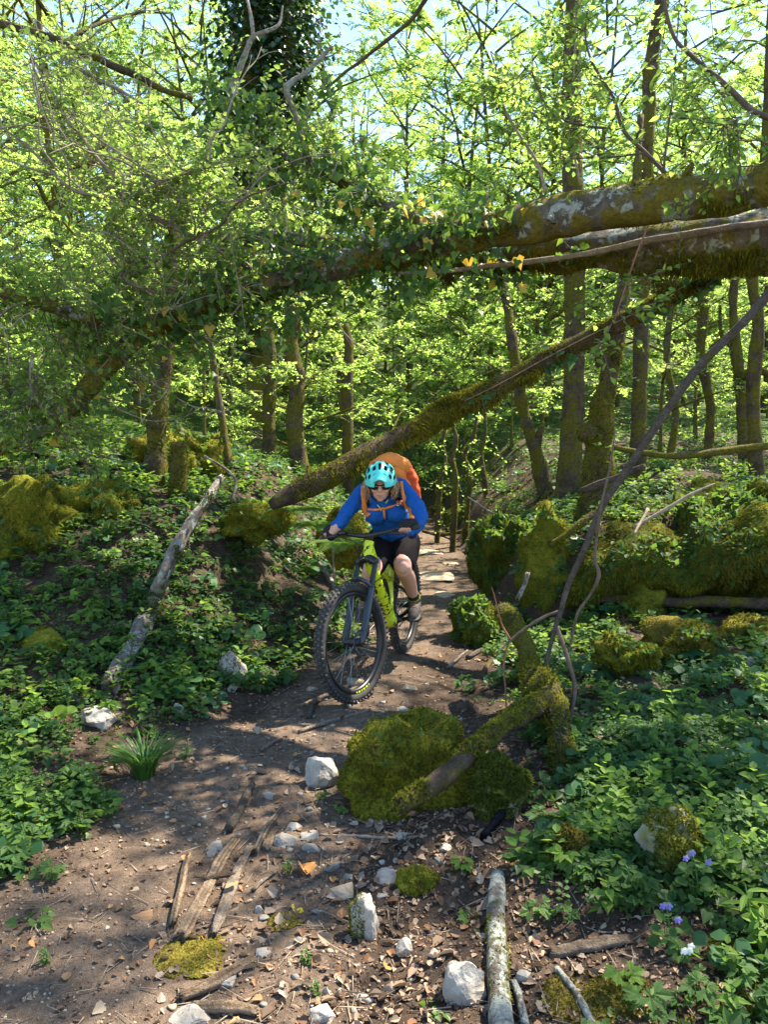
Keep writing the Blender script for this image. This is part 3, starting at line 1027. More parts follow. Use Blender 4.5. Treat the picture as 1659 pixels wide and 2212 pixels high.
for x_, y_ in [(.1, 16.0), (1.7, 16.4), (.9, 18.8), (-.7, 17.6), (2.6, 15.8), (1.4, 21)]:
    far_tree('sap2', 829.5 + x_ / y_ * FV, y_, 1.25, SAPL['far'], 'far saplings of the understorey', 'sapling', 'sapling')
# trees just outside the picture, those on the right added for their shade
for key, x, y, s, lab in [('sparse', 10.5, 12.5, .85, 'leafy tree beyond the right bank outside the view'), ('sparse', 4.7, 6.6, .82, 'leafy tree added just right of the view to shade the trail'), ('mid', 6.4, 6.6, 1.0, 'low leafy tree added right of the view to shade the right foreground'), ('tall', -7.0, 6.0, .8, 'leafy tree standing left of the left bank')]:
    plant_tree(key, x, y, rgw.uniform(0, 6.28), s, lab, None)

# ------------------------------------------------------------------ fallen trees and dead wood
def pathpts(pts, rads, n):
    p = np.array([P(*q) for q in pts])
    return spl(np.column_stack([p, rads]), n)


def leafy(paths, ntw, L, k, size, seed, up=0.3, tmin=0.15, back=0.0):
    """twigs with leaves along limb paths"""
    rg = np.random.default_rng(seed)
    o, d = [], []
    for i in range(ntw):
        q = paths[rg.integers(len(paths))]
        j = rg.integers(int(len(q) * tmin), len(q))
        o.append(q[j, :3])
        t = nrm(q[min(j + 1, len(q) - 1), :3] - q[max(j - 1, 0), :3])
        v = nrm(rg.normal(size=3) + t * rg.choice([-.4, .9]) + np.array([0, back, up]))
        d.append(v)
    o, d = np.array(o), np.array(d)
    Ls = L * rg.uniform(.5, 1.5, ntw)
    # second order twigs
    m = ntw * 2
    par = rg.integers(0, ntw, m)
    t = rg.uniform(.35, 1, m)
    o2 = o[par] + d[par] * (Ls[par] * t)[:, None]
    d2 = nrm(d[par] + .9 * rg.normal(size=(m, 3)))
    L2 = Ls[par] * rg.uniform(.35, .7, m)
    oo, dd, ll = np.vstack([o, o2]), np.vstack([d, d2]), np.concatenate([Ls, L2])
    n = nrm(np.array([[0, 0, 1.0]]) + .35 * rg.normal(size=oo.shape))
    leaves = sprays(oo, dd, n, ll, k, size, rg, LEAF_V, LEAF_F, .5, .15)
    tw = sticks(oo, oo + dd * ll[:, None] - np.array([0, 0, .15]) * ll[:, None], .0042, .0015)
    return leaves, tw


# --- the upper fallen tree
A = pathpts([(1950, 335, 4.4), (1659, 400, 4.6), (1400, 437, 4.9), (1200, 470, 5.2), (1000, 507, 5.5), (850, 540, 5.8), (700, 582, 6.0), (560, 622, 6.0), (420, 662, 5.9), (310, 720, 5.8), (225, 795, 5.6), (150, 880, 5.45), (60, 945, 5.3), (-60, 985, 5.2)],
            [.130, .128, .135, .138, .125, .115, .108, .098, .088, .078, .068, .056, .036, .022], 120)
root = thing('fallen_tree', A[0, :3] - np.array([0, 0, .2]), 'long mossy fallen trunk spanning the trail, upper of the two, with leafy limbs', 'fallen tree')
FT = root
gA = Geo().add(*tube(A[:, :3], A[:, 3], 30, .2, 1, 5, lobes=.03))
for k, (i_, up_, ln_) in enumerate([(22, .8, .10), (34, -.3, .12), (46, .9, .09), (58, .2, .16), (16, .3, .07), (70, -.5, .14)]):
    d_ = nrm(np.array([(-1) ** k * .5, -.8, up_]))
    q_ = spl(np.column_stack([[A[i_, :3] + d_ * A[i_, 3] * .6, A[i_, :3] + d_ * (A[i_, 3] + ln_ * .5), A[i_, :3] + d_ * (A[i_, 3] + ln_) + np.array([0, 0, .02])], [.035, .024, .014]]), 8)
    gA.add(*tube(q_[:, :3], q_[:, 3], 9, .25, k, 20))
part('trunk', gA, M['bark_grey'], root)
rg = np.random.default_rng(5)
VA, TA = gA.V(), gA.tris()
gm = Geo()
gm.add(*fuzz(VA, TA, 6500, .022, .006, rg, lambda c, n: (n[:, 2] > .35) * (vn(c * 2.3, 3) > -.1)))
gm.add(*fuzz(VA, TA, 5000, .026, .007, rg, lambda c, n: (n[:, 2] < -.35) * (vn(c * 3, 7) > .0), 1.0))
gm.add(*fuzz(VA, TA, 4500, .025, .007, rg, lambda c, n: (c[:, 0] < .4) * 1.0))
tag(part('moss', gm, M['moss'], root, False), kind='stuff')
# limbs of its crown, with picture columns, rows, depths
LIMBS = [
    ([(905, 475, 5.7), (800, 425, 5.8), (670, 358, 5.9), (590, 325, 6.0), (545, 285, 6.0), (508, 240, 6.0), (495, 205, 6.0)], [.055, .045, .035, .032, .028, .024, .018], 'bark_grey'),
    ([(500, 195, 6.0), (518, 145, 6.0), (535, 100, 6.0), (546, 82, 6.0), (575, 68, 6.0), (603, 50, 6.05), (612, 10, 6.1)], [.026, .024, .022, .021, .016, .012, .007], 'bark_pale'),
    ([(546, 84, 6.0), (542, 40, 6.0), (530, -20, 6.1)], [.017, .014, .010], 'bark_pale'),
    ([(670, 352, 5.85), (652, 300, 5.8), (635, 240, 5.75), (618, 190, 5.7), (664, 150, 5.75), (705, 112, 5.8), (718, 100, 5.8)], [.025, .022, .021, .021, .018, .015, .010], 'bark_pale'),
    ([(540, 580, 5.9), (460, 530, 5.6), (400, 502, 5.4), (340, 470, 5.3), (275, 432, 5.2), (210, 380, 5.1)], [.026, .022, .020, .018, .014, .009], 'bark_pale'),
    ([(293, 425, 5.2), (195, 325, 5.1), (110, 210, 5.0), (70, 130, 5.0)], [.012, .010, .008, .005], 'twig_pale'),
    ([(280, 430, 5.2), (225, 425, 5.1), (150, 405, 5.0), (70, 330, 5.0), (0, 275, 4.9), (-60, 250, 4.9)], [.011, .010, .010, .008, .007, .005], 'twig_pale'),
    ([(293, 423, 5.2), (345, 390, 5.2), (400, 372, 5.15), (462, 357, 5.1)], [.011, .010, .009, .005], 'twig_pale'),
    ([(345, 632, 5.7), (300, 620, 5.55), (268, 595, 5.5), (262, 550, 5.45), (250, 500, 5.4)], [.018, .016, .013, .010, .006], 'bark_pale'),
    ([(280, 600, 5.5), (400, 525, 5.3), (475, 485, 5.2), (510, 440, 5.1), (590, 405, 5.1), (640, 395, 5.1)], [.008, .0085, .009, .0085, .007, .004], 'twig'),
    ([(300, 712, 5.8), (240, 700, 5.6), (175, 684, 5.3), (100, 656, 5.1), (0, 634, 4.9), (-120, 610, 4.8)], [.055, .046, .044, .043, .042, .040], 'bark_grey'),
    ([(415, 215, 6.3), (340, 187, 6.3), (260, 150, 6.3), (165, 110, 6.3), (100, 80, 6.3), (0, 52, 6.3), (-120, 20, 6.3)], [.022, .026, .030, .033, .035, .037, .038], 'bark_mossy'),
    ([(310, 225, 6.2), (250, 190, 6.2), (185, 160, 6.2), (100, 100, 6.2)], [.010, .014, .016, .018], 'bark_pale'),
    ([(70, 760, 4.9), (68, 800, 4.9), (72, 850, 4.95), (95, 890, 5.1), (120, 905, 5.3)], [.010, .013, .016, .016, .012], 'bark_pale'),
    ([(695, 195, 6.5), (760, 145, 6.5), (830, 90, 6.5), (890, 40, 6.5), (930, -20, 6.5)], [.010, .013, .016, .018, .02], 'bark_brown'),
]
limbq = []
for k, (pts, r, mt) in enumerate(LIMBS):
    q = pathpts(pts, r, max(16, len(pts) * 6))
    q[:, :3] += .012 * np.stack([vn(q[:, :3] * 5 + c * 9, k) for c in range(3)], 1)
    limbq.append(q)
    part('limb', Geo().add(*tube(q[:, :3], q[:, 3], 9, .2, k, 9)), M[mt], root)
left = [limbq[i] for i in (0, 4, 5, 6, 7, 8, 9, 10, 12)]
lv, tw = leafy(left, 340, .38, 7, .047, 61, .35, .15, .5)
part('foliage', Geo().add(*lv), M['leaf_near'], root, False)
part('twigs', Geo().add(*tw), M['twig_pale'], root)
lv, tw = leafy([A[62:118], limbq[10], limbq[0], limbq[13]], 240, .40, 7, .046, 62, .0)
part('foliage', Geo().add(*lv), M['leaf_near'], root, False)
part('twigs', Geo().add(*tw), M['twig'], root)

rgt = np.random.default_rng(321)
g = Geo()
for k in range(70):
    q_ = left[rgt.integers(len(left))] if k % 3 else A[60:112]
    o_ = q_[rgt.integers(len(q_)), :3]
    d_ = nrm(rgt.normal(size=3) * np.array([1, .6, .8]) + np.array([-.3, -.15, .15]))
    pts_ = [o_]
    for s_ in range(6):
        d_ = nrm(d_ + .28 * rgt.normal(size=3) + np.array([0, 0, .06]))
        pts_.append(pts_[-1] + d_ * rgt.uniform(.10, .22))
        if s_ in (2, 3, 4) and rgt.random() < .7:
            e_ = nrm(d_ + .8 * rgt.normal(size=3))
            g.add(*tube(spl(np.array([pts_[-1], pts_[-1] + e_ * .14, pts_[-1] + e_ * .26 + .05 * rgt.normal(size=3)]), 6), np.linspace(.0035, .0012, 6), 5))
    c_ = spl(np.array(pts_), 22)
    g.add(*tube(c_, np.linspace(.007, .0018, 22) * rgt.uniform(.7, 1.3), 5, .15, k, 30))
part('twigs', g, M['twig_pale'], root)

# upright shoots on top of the trunk
SHOOTS = [
    ([(1180, 415, 5.25), (1160, 350, 5.25), (1115, 280, 5.25), (1090, 235, 5.25), (1077, 170, 5.25), (1060, 110, 5.25)], [.013, .011, .009, .008, .007, .004], 'twig_pale'),
    ([(1255, 400, 5.15), (1240, 325, 5.15), (1237, 250, 5.15), (1242, 120, 5.15), (1246, -20, 5.15)], [.009, .008, .007, .006, .004], 'twig_pale'),
    ([(1440, 375, 4.9), (1395, 330, 4.9), (1347, 280, 4.9), (1325, 210, 4.9), (1280, 135, 4.85), (1265, 75, 4.85), (1270, 20, 4.85)], [.014, .013, .012, .010, .008, .006, .004], 'twig'),
    ([(1347, 280, 4.9), (1255, 270, 4.9), (1195, 245, 4.9), (1155, 175, 4.9), (1150, 120, 4.9)], [.009, .008, .007, .005, .003], 'twig'),
    ([(1395, 330, 4.9), (1310, 340, 4.85), (1210, 342, 4.8)], [.008, .006, .003], 'twig'),
    ([(1434, 370, 4.85), (1444, 280, 4.85), (1455, 200, 4.85), (1469, 0, 4.8)], [.008, .007, .006, .004], 'twig'),
    ([(1700, 265, 4.3), (1629, 240, 4.3), (1570, 185, 4.35), (1500, 125, 4.4), (1460, 85, 4.4), (1440, 25, 4.4), (1437, -30, 4.4)], [.020, .017, .015, .013, .011, .010, .009], 'twig'),
    ([(1629, 242, 4.3), (1590, 312, 4.3), (1580, 370, 4.3)], [.007, .006, .004], 'twig'),
    ([(1629, 240, 4.3), (1560, 270, 4.2)], [.008, .004], 'twig_pale'),
    ([(1400, 490, 4.7), (1375, 550, 4.65), (1345, 640, 4.6), (1325, 700, 4.55)], [.006, .005, .004, .003], 'twig_red'),
]
sq = []
for k, (pts, r, mt) in enumerate(SHOOTS):
    q = pathpts(pts, r, max(14, len(pts) * 5))
    sq.append(q)
    part('shoot', Geo().add(*tube(q[:, :3], q[:, 3], 7, .12, k + 70, 12)), M[mt], root)
lv, tw = leafy(sq[:9] + sq[:3] + [sq[9][8:]], 135, .30, 6, .052, 63, .1, .2)
part('foliage', Geo().add(*lv), M['leaf_near'], root, False)
part('twigs', Geo().add(*tw), M['twig'], root)

# --- the lower fallen trunk behind it
B = pathpts([(1950, 500, 5.15), (1659, 520, 5.3), (1400, 533, 5.5), (1200, 545, 5.7), (1000, 560, 5.95), (850, 555, 6.2), (700, 525, 6.4), (560, 506, 6.5), (430, 520, 6.6)], [.235, .22, .165, .135, .095, .08, .066, .055, .035], 90)
root = thing('fallen_tree', B[0, :3] - np.array([0, 0, .3]), 'thick mossy fallen trunk lying just below and behind the upper one', 'fallen tree')
gB = Geo().add(*tube(B[:, :3], B[:, 3], 30, .18, 8, 4.5, lobes=.05))
part('trunk', gB, M['bark_grey'], root)
VB, TB = gB.V(), gB.tris()
gm = Geo()
gm.add(*fuzz(VB, TB, 4500, .028, .008, rg, lambda c, n: (n[:, 2] < -.45) * (vn(c * 2.5, 11) > -.1) * (c[:, 0] > .1), 1.0))
gm.add(*fuzz(VB, TB, 3500, .02, .006, rg, lambda c, n: (vn(c * 2.6, 13) > .3) * 1.0))
tag(part('moss', gm, M['moss'], root, False), kind='stuff')
# hanging moss beards
for (px, py, d, w, h) in [(1420, 600, 5.45, .10, .16), (1120, 585, 5.75, .05, .06), (1440, 625, 5.45, .06, .14), (965, 598, 5.9, .05, .06)]:
    n_ = 260
    o = P(px, py, d) + rg.normal(size=(n_, 3)) * np.array([w * .5, w * .4, h * .35])
    dd = nrm(np.array([[0, 0, -1.0]]) + .5 * rg.normal(size=(n_, 3)))
    tag(part('moss_beard', Geo().add(*sticks(o, o + dd * rg.uniform(.02, .07, (n_, 1)), .004, .001)), M['moss_brown'], root, False), kind='stuff')
q = pathpts([(1800, 462, 5.0), (1659, 482, 5.05), (1520, 500, 5.15), (1400, 520, 5.25), (1280, 545, 5.35), (1150, 565, 5.5), (1050, 576, 5.6), (970, 584, 5.65), (860, 592, 5.75)], [.026, .025, .023, .022, .021, .02, .019, .017, .010], 60)
q[:, :3] += .012 * np.stack([vn(q[:, :3] * 4 + c * 9, 5) for c in range(3)], 1)
g = Geo().add(*tube(q[:, :3], q[:, 3], 10, .22, 12, 9))
single('dead_branch', g, M['split_grey'], q[0, :3], 'thin brown dead branch running along the lower fallen trunk', 'branch')

# --- the slanting mossy log behind the rider
D = pathpts([(585, 1092, 6.15), (645, 1060, 6.25), (700, 1035, 6.3), (800, 975, 6.5), (900, 925, 6.7), (950, 895, 6.8), (1050, 850, 6.8), (1200, 768, 6.7), (1330, 703, 6.5), (1450, 640, 6.3), (1540, 590, 6.1), (1650, 530, 6.0)],
            [.045, .085, .09, .078, .074, .098, .084, .078, .080, .078, .078, .078], 80)
root = thing('slanting_log', D[0, :3] - np.array([0, 0, .1]), 'mossy log slanting up to the right behind the rider', 'log')
gD = Geo().add(*tube(D[:, :3], D[:, 3], 22, .16, 15, 5))
part('trunk', gD, M['bark_brown'], root)
V_, T_ = gD.V(), gD.tris()
gm = Geo()
px0 = P(700, 1035, 6.3)[0]
gm.add(*fuzz(V_, T_, 13000, .022, .006, rg, lambda c, n: ((n[:, 2] > -.1) | (n[:, 1] < -.5)) * (c[:, 0] > px0 - .25) * (.12 + (vn(c * 2.4, 17) > -.2))))
xb = P(950, 895, 6.8)[0]
gm.add(*fuzz(V_, T_, 9000, .036, .007, rg, lambda c, n: np.exp(-((c[:, 0] - xb) / .26) ** 2), .5))
gm.add(*fuzz(V_, T_, 3000, .04, .007, rg, lambda c, n: (n[:, 2] < -.2) * (vn(c * 4, 19) > .2), 1.2))
tag(part('moss', gm, M['moss_yellow'], root, False), kind='stuff')

# --- slanting grey pole and its thin companion in front on the right
q = pathpts([(1745, 540, 3.75), (1659, 640, 3.8), (1580, 722, 3.85), (1500, 805, 3.9), (1440, 890, 3.95), (1390, 960, 4.0), (1345, 1030, 4.05), (1300, 1100, 4.1), (1262, 1190, 4.15), (1230, 1262, 4.2), (1205, 1340, 4.2), (1185, 1410, 4.2), (1168, 1478, 4.2)],
            [.022, .022, .0215, .021, .0205, .0205, .020, .0195, .017, .015, .013, .011, .008], 80)
q[:, :3] += .006 * np.stack([vn(q[:, :3] * 6 + c * 9, 25) for c in range(3)], 1)
root = thing('leaning_pole', q[-1, :3], 'bare grey leaning pole crossing the right side down to the mossy roots', 'dead tree')
part('trunk', Geo().add(*tube(q[:, :3], q[:, 3], 12, .10, 25, 9)), M['bark_pole'], root)
for pts, r, mt in [([(1212, 1320, 4.2), (1150, 1350, 4.2), (1105, 1385, 4.2), (1075, 1410, 4.15)], [.009, .008, .007, .003], 'twig'),
                   ([(1105, 1385, 4.2), (1085, 1350, 4.2), (1070, 1300, 4.2), (1060, 1270, 4.2)], [.006, .005, .004, .002], 'twig_red'),
                   ([(1100, 1388, 4.2), (1090, 1440, 4.2), (1095, 1500, 4.15), (1098, 1540, 4.1)], [.006, .005, .005, .003], 'twig_red'),
                   ([(1204, 1350, 4.2), (1220, 1400, 4.15), (1238, 1470, 4.1), (1236, 1530, 4.05), (1228, 1600, 4.0)], [.012, .012, .012, .011, .010], 'twig'),
                   ([(1232, 1545, 4.05), (1210, 1610, 3.9), (1160, 1660, 3.8), (1120, 1690, 3.7)], [.008, .007, .006, .004], 'twig_pale')]:
    qq = pathpts(pts, r, 18)
    qq[:, :3] += .008 * np.stack([vn(qq[:, :3] * 9 + c * 9, 26) for c in range(3)], 1)
    part('side_branch', Geo().add(*tube(qq[:, :3], qq[:, 3], 7, .15, 3, 20)), M[mt], root)
q = pathpts([(1330, 930, 4.05), (1318, 1010, 4.05), (1300, 1090, 4.05), (1290, 1160, 4.1), (1286, 1210, 4.1), (1294, 1245, 4.1), (1272, 1290, 4.15), (1248, 1325, 4.15), (1238, 1370, 4.2), (1228, 1410, 4.2)], [.003, .006, .008, .009, .009, .010, .008, .008, .007, .004], 50)
single('dead_branch', Geo().add(*tube(q[:, :3], q[:, 3], 8, .25, 28, 18)), M['twig'], q[-1, :3], 'thin kinked dead stem hanging beside the leaning grey pole', 'branch')


def log_(name, pts, rads, mat, label, cat='log', n=40, sides=14, rough=.18, seed=0, moss=None, mossmat='moss', ell=None, wob=.008, snap=True, lift=.6, raw=False):
    """a piece of wood lying on the ground along picture points (px, py) or (px, py, depth)"""
    p = []
    for q_, r_ in zip(pts, rads):
        p.append(P(*q_) if len(q_) == 3 else G(*q_) + np.array([0, 0, r_ * lift]))
    q = spl(np.column_stack([np.array(p), rads]), n)
    q[:, :3] += wob * np.stack([vn(q[:, :3] * 5 + c * 9, seed) for c in range(3)], 1)
    g = Geo()
    V, F = tube(q[:, :3], q[:, 3], sides, rough, seed, 12, ell=ell)
    if raw:                                   # broken, splintered ends
        rg_ = np.random.default_rng(seed)
        for e, sgn in ((0, -1), (n - 1, 1)):
            t = nrm(q[min(e + 1, n - 1), :3] - q[max(e - 1, 0), :3]) * sgn
            V[e * sides:(e + 1) * sides] += t[None] * rg_.uniform(0, 1.6, (sides, 1)) * q[e, 3]
    g.add(V, F)
    gr = None
    if mat.startswith('split') or mat in ('bark_pale', 'wood_dark'):
        rg_ = np.random.default_rng(seed + 77)
        gs = rg_.random(sides) ** 1.6
        nv = len(V)
        si = np.arange(n * sides) % sides
        li = np.arange(n * sides) // sides
        gr = np.clip(gs[si] + .35 * vn(np.stack([li * .35, si * 1.0, 0 * si], 1), seed), 0, 1)
        ctr = np.repeat(q[:, :3], sides, 0)
        V[:n * sides] = ctr + (V[:n * sides] - ctr) * (1 - .30 * gr)[:, None]
        g = Geo().add(V, F)
        gr = np.concatenate([gr, np.full(nv - n * sides, .6)])

    def grain(o):
        if gr is not None:
            a_ = o.data.attributes.new('grain', 'FLOAT', 'POINT')
            a_.data.foreach_set('value', gr.astype(np.float32))
        return o
    if moss is None:
        return grain(single(name, g, M[mat], q[len(q) // 2, :3], label, cat))
    root = thing(name, q[len(q) // 2, :3], label, cat)
    grain(part('wood', g, M[mat], root))
    rg_ = np.random.default_rng(seed + 5)
    nf, Lf, mk = moss
    tag(part('moss', Geo().add(*fuzz(g.V(), g.tris(), nf, Lf, .006, rg_, mk)), M[mossmat], root, False), kind='stuff')
    return root


# left bank log
log_('dead_log', [(238, 1495), (262, 1448), (300, 1380), (335, 1300), (352, 1240, 5.35), (385, 1175, 5.6), (425, 1110, 5.9), (475, 1035, 6.25)], [.062, .066, .064, .06, .056, .052, .046, .032], 'bark_pale',
     'pale rotten log lying up the left bank among the ivy', 'log', 70, 18, .22, 41, (1500, .02, lambda c, n: (n[:, 2] > .1) * (vn(c * 5, 4) > .3)), 'moss_green', raw=True)
log_('dead_branch', [(498, 1085, 6.1), (505, 1030, 6.2), (440, 985, 6.3)], [.016, .016, .010], 'bark_pale', 'short pale dead branch sticking up at the top of the left log', 'branch', 14, 8, .2, 42)
# right mossy root and logs
log_('mossy_branch', [(1085, 1318, 5.0), (1105, 1350, 4.75), (1138, 1395, 4.5), (1150, 1450, 4.25), (1175, 1490, 4.05), (1200, 1545, 3.85), (1213, 1610, 3.65), (1215, 1690, 3.45), (1222, 1760, 3.3)], [.05, .055, .05, .06, .085, .06, .05, .045, .04],
     'bark_mossy', 'moss wrapped root running down right of the trail beneath the leaning pole', 'root', 60, 14, .3, 43, (9000, .028, None), 'moss')
log_('broken_log', [(1190, 1500, 3.95), (1130, 1540, 3.7), (1085, 1568, 3.52), (1040, 1608, 3.34), (985, 1658, 3.17), (930, 1698, 3.05), (868, 1738, 2.95)], [.048, .048, .042, .042, .041, .039, .033], 'bark_brown',
     'half mossy broken log resting on the mossy boulder', 'log', 60, 16, .18, 44, (4500, .016, lambda c, n: (n[:, 2] > .1) * (vn(c * 4, 6) > -.35)), 'moss', raw=True)
log_('lichened_log', [(1076, 1905), (1072, 1950), (1068, 2020), (1072, 2100), (1080, 2190), (1088, 2270)], [.024, .029, .031, .032, .033, .034], 'bark_birch',
     'pale lichen spotted log pointing at the camera right of the stones', 'log', 60, 16, .10, 45, (500, .014, lambda c, n: (vn(c * 9, 6) > .35) * 1.0), 'moss', lift=.9)
log_('mossy_branch', [(1180, 1090, 7.6), (1172, 1120, 7.4), (1168, 1150, 7.2), (1160, 1175, 7.0)], [.05, .055, .055, .05], 'bark_mossy', 'stubby bright mossy branch on the bank right of the trail', 'branch', 16, 12, .25, 46, (1200, .03, None), 'moss_yellow')
log_('mossy_branch', [(1190, 1178, 6.6), (1260, 1128, 6.6), (1300, 1100, 6.7)], [.03, .032, .028], 'bark_mossy', 'thin mossy branch slanting behind the leaning pole', 'branch', 16, 10, .25, 47, (600, .02, None), 'moss')
log_('dead_branch', [(1255, 1060, 6.2), (1320, 1035, 6.0), (1390, 1008, 5.6)], [.028, .028, .022], 'bark_pole', 'dark branch jutting from the knobbed trunk toward the pole', 'branch', 16, 10, .2, 48)
log_('dead_branch', [(1370, 1140, 6.1), (1420, 1110, 6.1), (1500, 1065, 6.1), (1545, 1045, 6.1)], [.016, .015, .012, .006], 'twig_pale', 'thin dry branch on top of the right mossy ledge', 'branch', 20, 7, .2, 49)
log_('dead_branch', [(1400, 1100, 6.2), (1385, 1130, 6.1), (1370, 1155, 6.0)], [.012, .012, .010], 'twig_pale', 'short dry twig forking on the right mossy ledge', 'branch', 12, 7, .2, 50)
log_('fallen_pole', [(1310, 965, 8.6), (1450, 985, 8.4), (1560, 975, 8.3), (1680, 960, 8.2)], [.03, .035, .04, .04], 'bark_far', 'dark fallen pole across the top of the right bank', 'log', 30, 9, .2, 51)
log_('fallen_log', [(1265, 1290, 6.35), (1420, 1300, 6.15), (1550, 1300, 6.0), (1680, 1305, 5.9)], [.035, .04, .045, .045], 'bark_brown', 'brown log lying in the dark gap under the right mossy ledge', 'log', 30, 10, .2, 52)
log_('dead_branch', [(1120, 1290, 5.9), (1132, 1265, 5.9), (1140, 1240, 5.9)], [.018, .020, .018], 'bark_pale', 'stub of bare pale wood below the right mossy bank', 'branch', 10, 9, .15, 53, raw=True)
log_('dark_stick', [(1045, 1815), (1068, 1790), (1088, 1768), (1108, 1750)], [.020, .022, .022, .016], 'wood_dark', 'black wet stick under the green leaves right of the trail', 'stick', 20, 10, .25, 54, lift=1.0, raw=True)
log_('dead_branch', [(1200, 2068), (1250, 2058), (1300, 2050), (1350, 2040)], [.022, .023, .024, .018], 'split_grey', 'short tan log end poking from the leaves at lower right', 'branch', 24, 12, .2, 55, raw=True)
log_('dead_branch', [(1200, 2100), (1235, 2140), (1265, 2190), (1290, 2240)], [.009, .010, .011, .011], 'bark_birch', 'slim grey stick slanting in the brown moss at lower right', 'branch', 20, 8, .2, 56, lift=1.2)
log_('dead_branch', [(1110, 2135), (1122, 2170), (1135, 2230)], [.010, .011, .012], 'bark_birch', 'thin grey stick beside the lichen spotted log', 'branch', 14, 8, .2, 57, lift=1.2)
# split wood on the trail
log_('split_stick', [(372, 2000), (385, 1950), (400, 1890), (408, 1860)], [.013, .015, .015, .013], 'split_wood', 'slim tan split stick, leftmost of the three on the trail', 'stick', 20, 13, .15, 58, lift=1.2, raw=True)
log_('split_stick', [(392, 2030), (430, 1965), (470, 1890), (505, 1825)], [.026, .026, .024, .020], 'split_wood', 'broad tan split stick, middle of the three on the trail', 'stick', 26, 16, .15, 59, ell=.6, lift=.9, raw=True)
log_('split_stick', [(462, 2025), (490, 1960), (515, 1890), (540, 1840)], [.018, .022, .020, .016], 'split_grey', 'grey split stick, rightmost of the three on the trail', 'stick', 26, 16, .15, 60, ell=.6, lift=.9, raw=True)
log_('stick', [(492, 1800), (515, 1760), (530, 1725), (543, 1700)], [.019, .020, .019, .015], 'bark_pole', 'rounded brown stick lying above the three split sticks', 'stick', 20, 10, .15, 61, lift=1.0)
log_('split_stick', [(552, 1845), (570, 1805), (590, 1775), (608, 1752)], [.014, .016, .014, .011], 'split_grey', 'grey split stick beside the small rock pile', 'stick', 20, 13, .15, 62, lift=1.0, raw=True)
log_('wood_chip', [(545, 1928), (570, 1905), (592, 1888)], [.010, .012, .010], 'bark_pale', 'short whitish wood chip lying right of the split sticks', 'stick', 12, 7, .25, 63, ell=.6, lift=.9, raw=True)
log_('stick', [(440, 1918), (470, 1912), (508, 1905)], [.008, .009, .007], 'bark_brown', 'dark thin stick lying across the split sticks', 'stick', 14, 7, .2, 64, lift=4.0)
log_('split_stick', [(395, 2165), (440, 2148), (500, 2115), (545, 2085)], [.014, .018, .018, .014], 'split_wood', 'curved tan stick near the bottom edge of the trail', 'stick', 24, 14, .15, 65, lift=1.0, raw=True)
log_('split_stick', [(420, 2188), (490, 2190), (545, 2195)], [.016, .017, .014], 'split_wood', 'straight tan stick lying at the very bottom of the trail', 'stick', 20, 14, .15, 66, lift=1.0, raw=True)
log_('stick', [(645, 1585), (700, 1568), (760, 1548), (800, 1535)], [.010, .012, .011, .008], 'split_grey', 'long pale stick lying in front of the front wheel', 'stick', 20, 8, .2, 67, lift=1.0)
log_('stick', [(665, 1555), (672, 1530), (690, 1518)], [.018, .018, .016], 'bark_pole', 'stubby brown stick just below the front wheel', 'stick', 14, 9, .2, 68, lift=1.0)
log_('stick', [(566, 1625), (590, 1610), (610, 1600)], [.010, .012, .009], 'split_grey', 'short split stick on the shaded trail left of the boulder', 'stick', 14, 8, .2, 69, lift=1.0)
log_('stick', [(690, 1805), (780, 1808), (860, 1812), (920, 1808)], [.005, .006, .006, .004], 'twig_pale', 'long thin twig lying below the mossy boulder', 'stick', 24, 6, .2, 70, lift=1.2)
log_('stick', [(1020, 1500), (1045, 1460), (1062, 1430)], [.018, .02, .018], 'bark_brown', 'dark broken stick on the soil left of the mossy root', 'stick', 14, 9, .25, 71, lift=1.0, raw=True)
log_('stick', [(1010, 1425), (1060, 1395), (1085, 1372)], [.017, .018, .014], 'bark_pole', 'grey weathered stick lying above the dark broken stick', 'stick', 14, 9, .25, 72, lift=1.0, raw=True)
log_('stick', [(968, 1445), (990, 1425), (1010, 1408)], [.012, .014, .012], 'bark_pale', 'pale weathered stick at the right edge of the trail', 'stick', 12, 8, .25, 73, lift=1.0)
log_('dead_branch', [(0, 1598), (30, 1610), (55, 1622)], [.025, .028, .018], 'bark_pale', 'forked pale dead wood at the left edge of the picture', 'branch', 14, 9, .25, 74, lift=.9, raw=True)
log_('dead_branch', [(95, 1500), (140, 1512), (185, 1520)], [.02, .022, .016], 'bark_pale', 'short pale wood lying beside the round leaves on the left', 'branch', 14, 9, .25, 75, lift=.9, raw=True)
log_('stick', [(690, 1165, 6.6), (715, 1150, 6.6), (722, 1260, 6.0)], [.008, .008, .008], 'twig_pale', 'thin dry stick leaning among ferns left of the rider', 'stick', 14, 6, .2, 76)
log_('dead_branch', [(690, 1215, 6.9), (712, 1250, 6.5), (730, 1290, 6.1)], [.020, .022, .018], 'bark_pale', 'rotten pale branch on the slope left of the handlebar', 'branch', 14, 9, .25, 77)
log_('dead_branch', [(915, 1150), (950, 1158), (1005, 1150)], [.03, .035, .03], 'bark_brown', 'dark branch lying across the far trail', 'branch', 16, 9, .25, 78)
log_('dead_branch', [(1010, 1075, 9.0), (1060, 1105, 8.8), (1085, 1118, 8.7)], [.012, .012, .010], 'bark_pale', 'thin pale branch on the bank below the crooked stems', 'branch', 14, 7, .2, 79)

# ------------------------------------------------------------------ rocks
def fitbox(V):
    lo, hi = V.min(0), V.max(0)
    return (V - (lo + hi) / 2) / (hi - lo) * 2      # into a box from -1 to 1


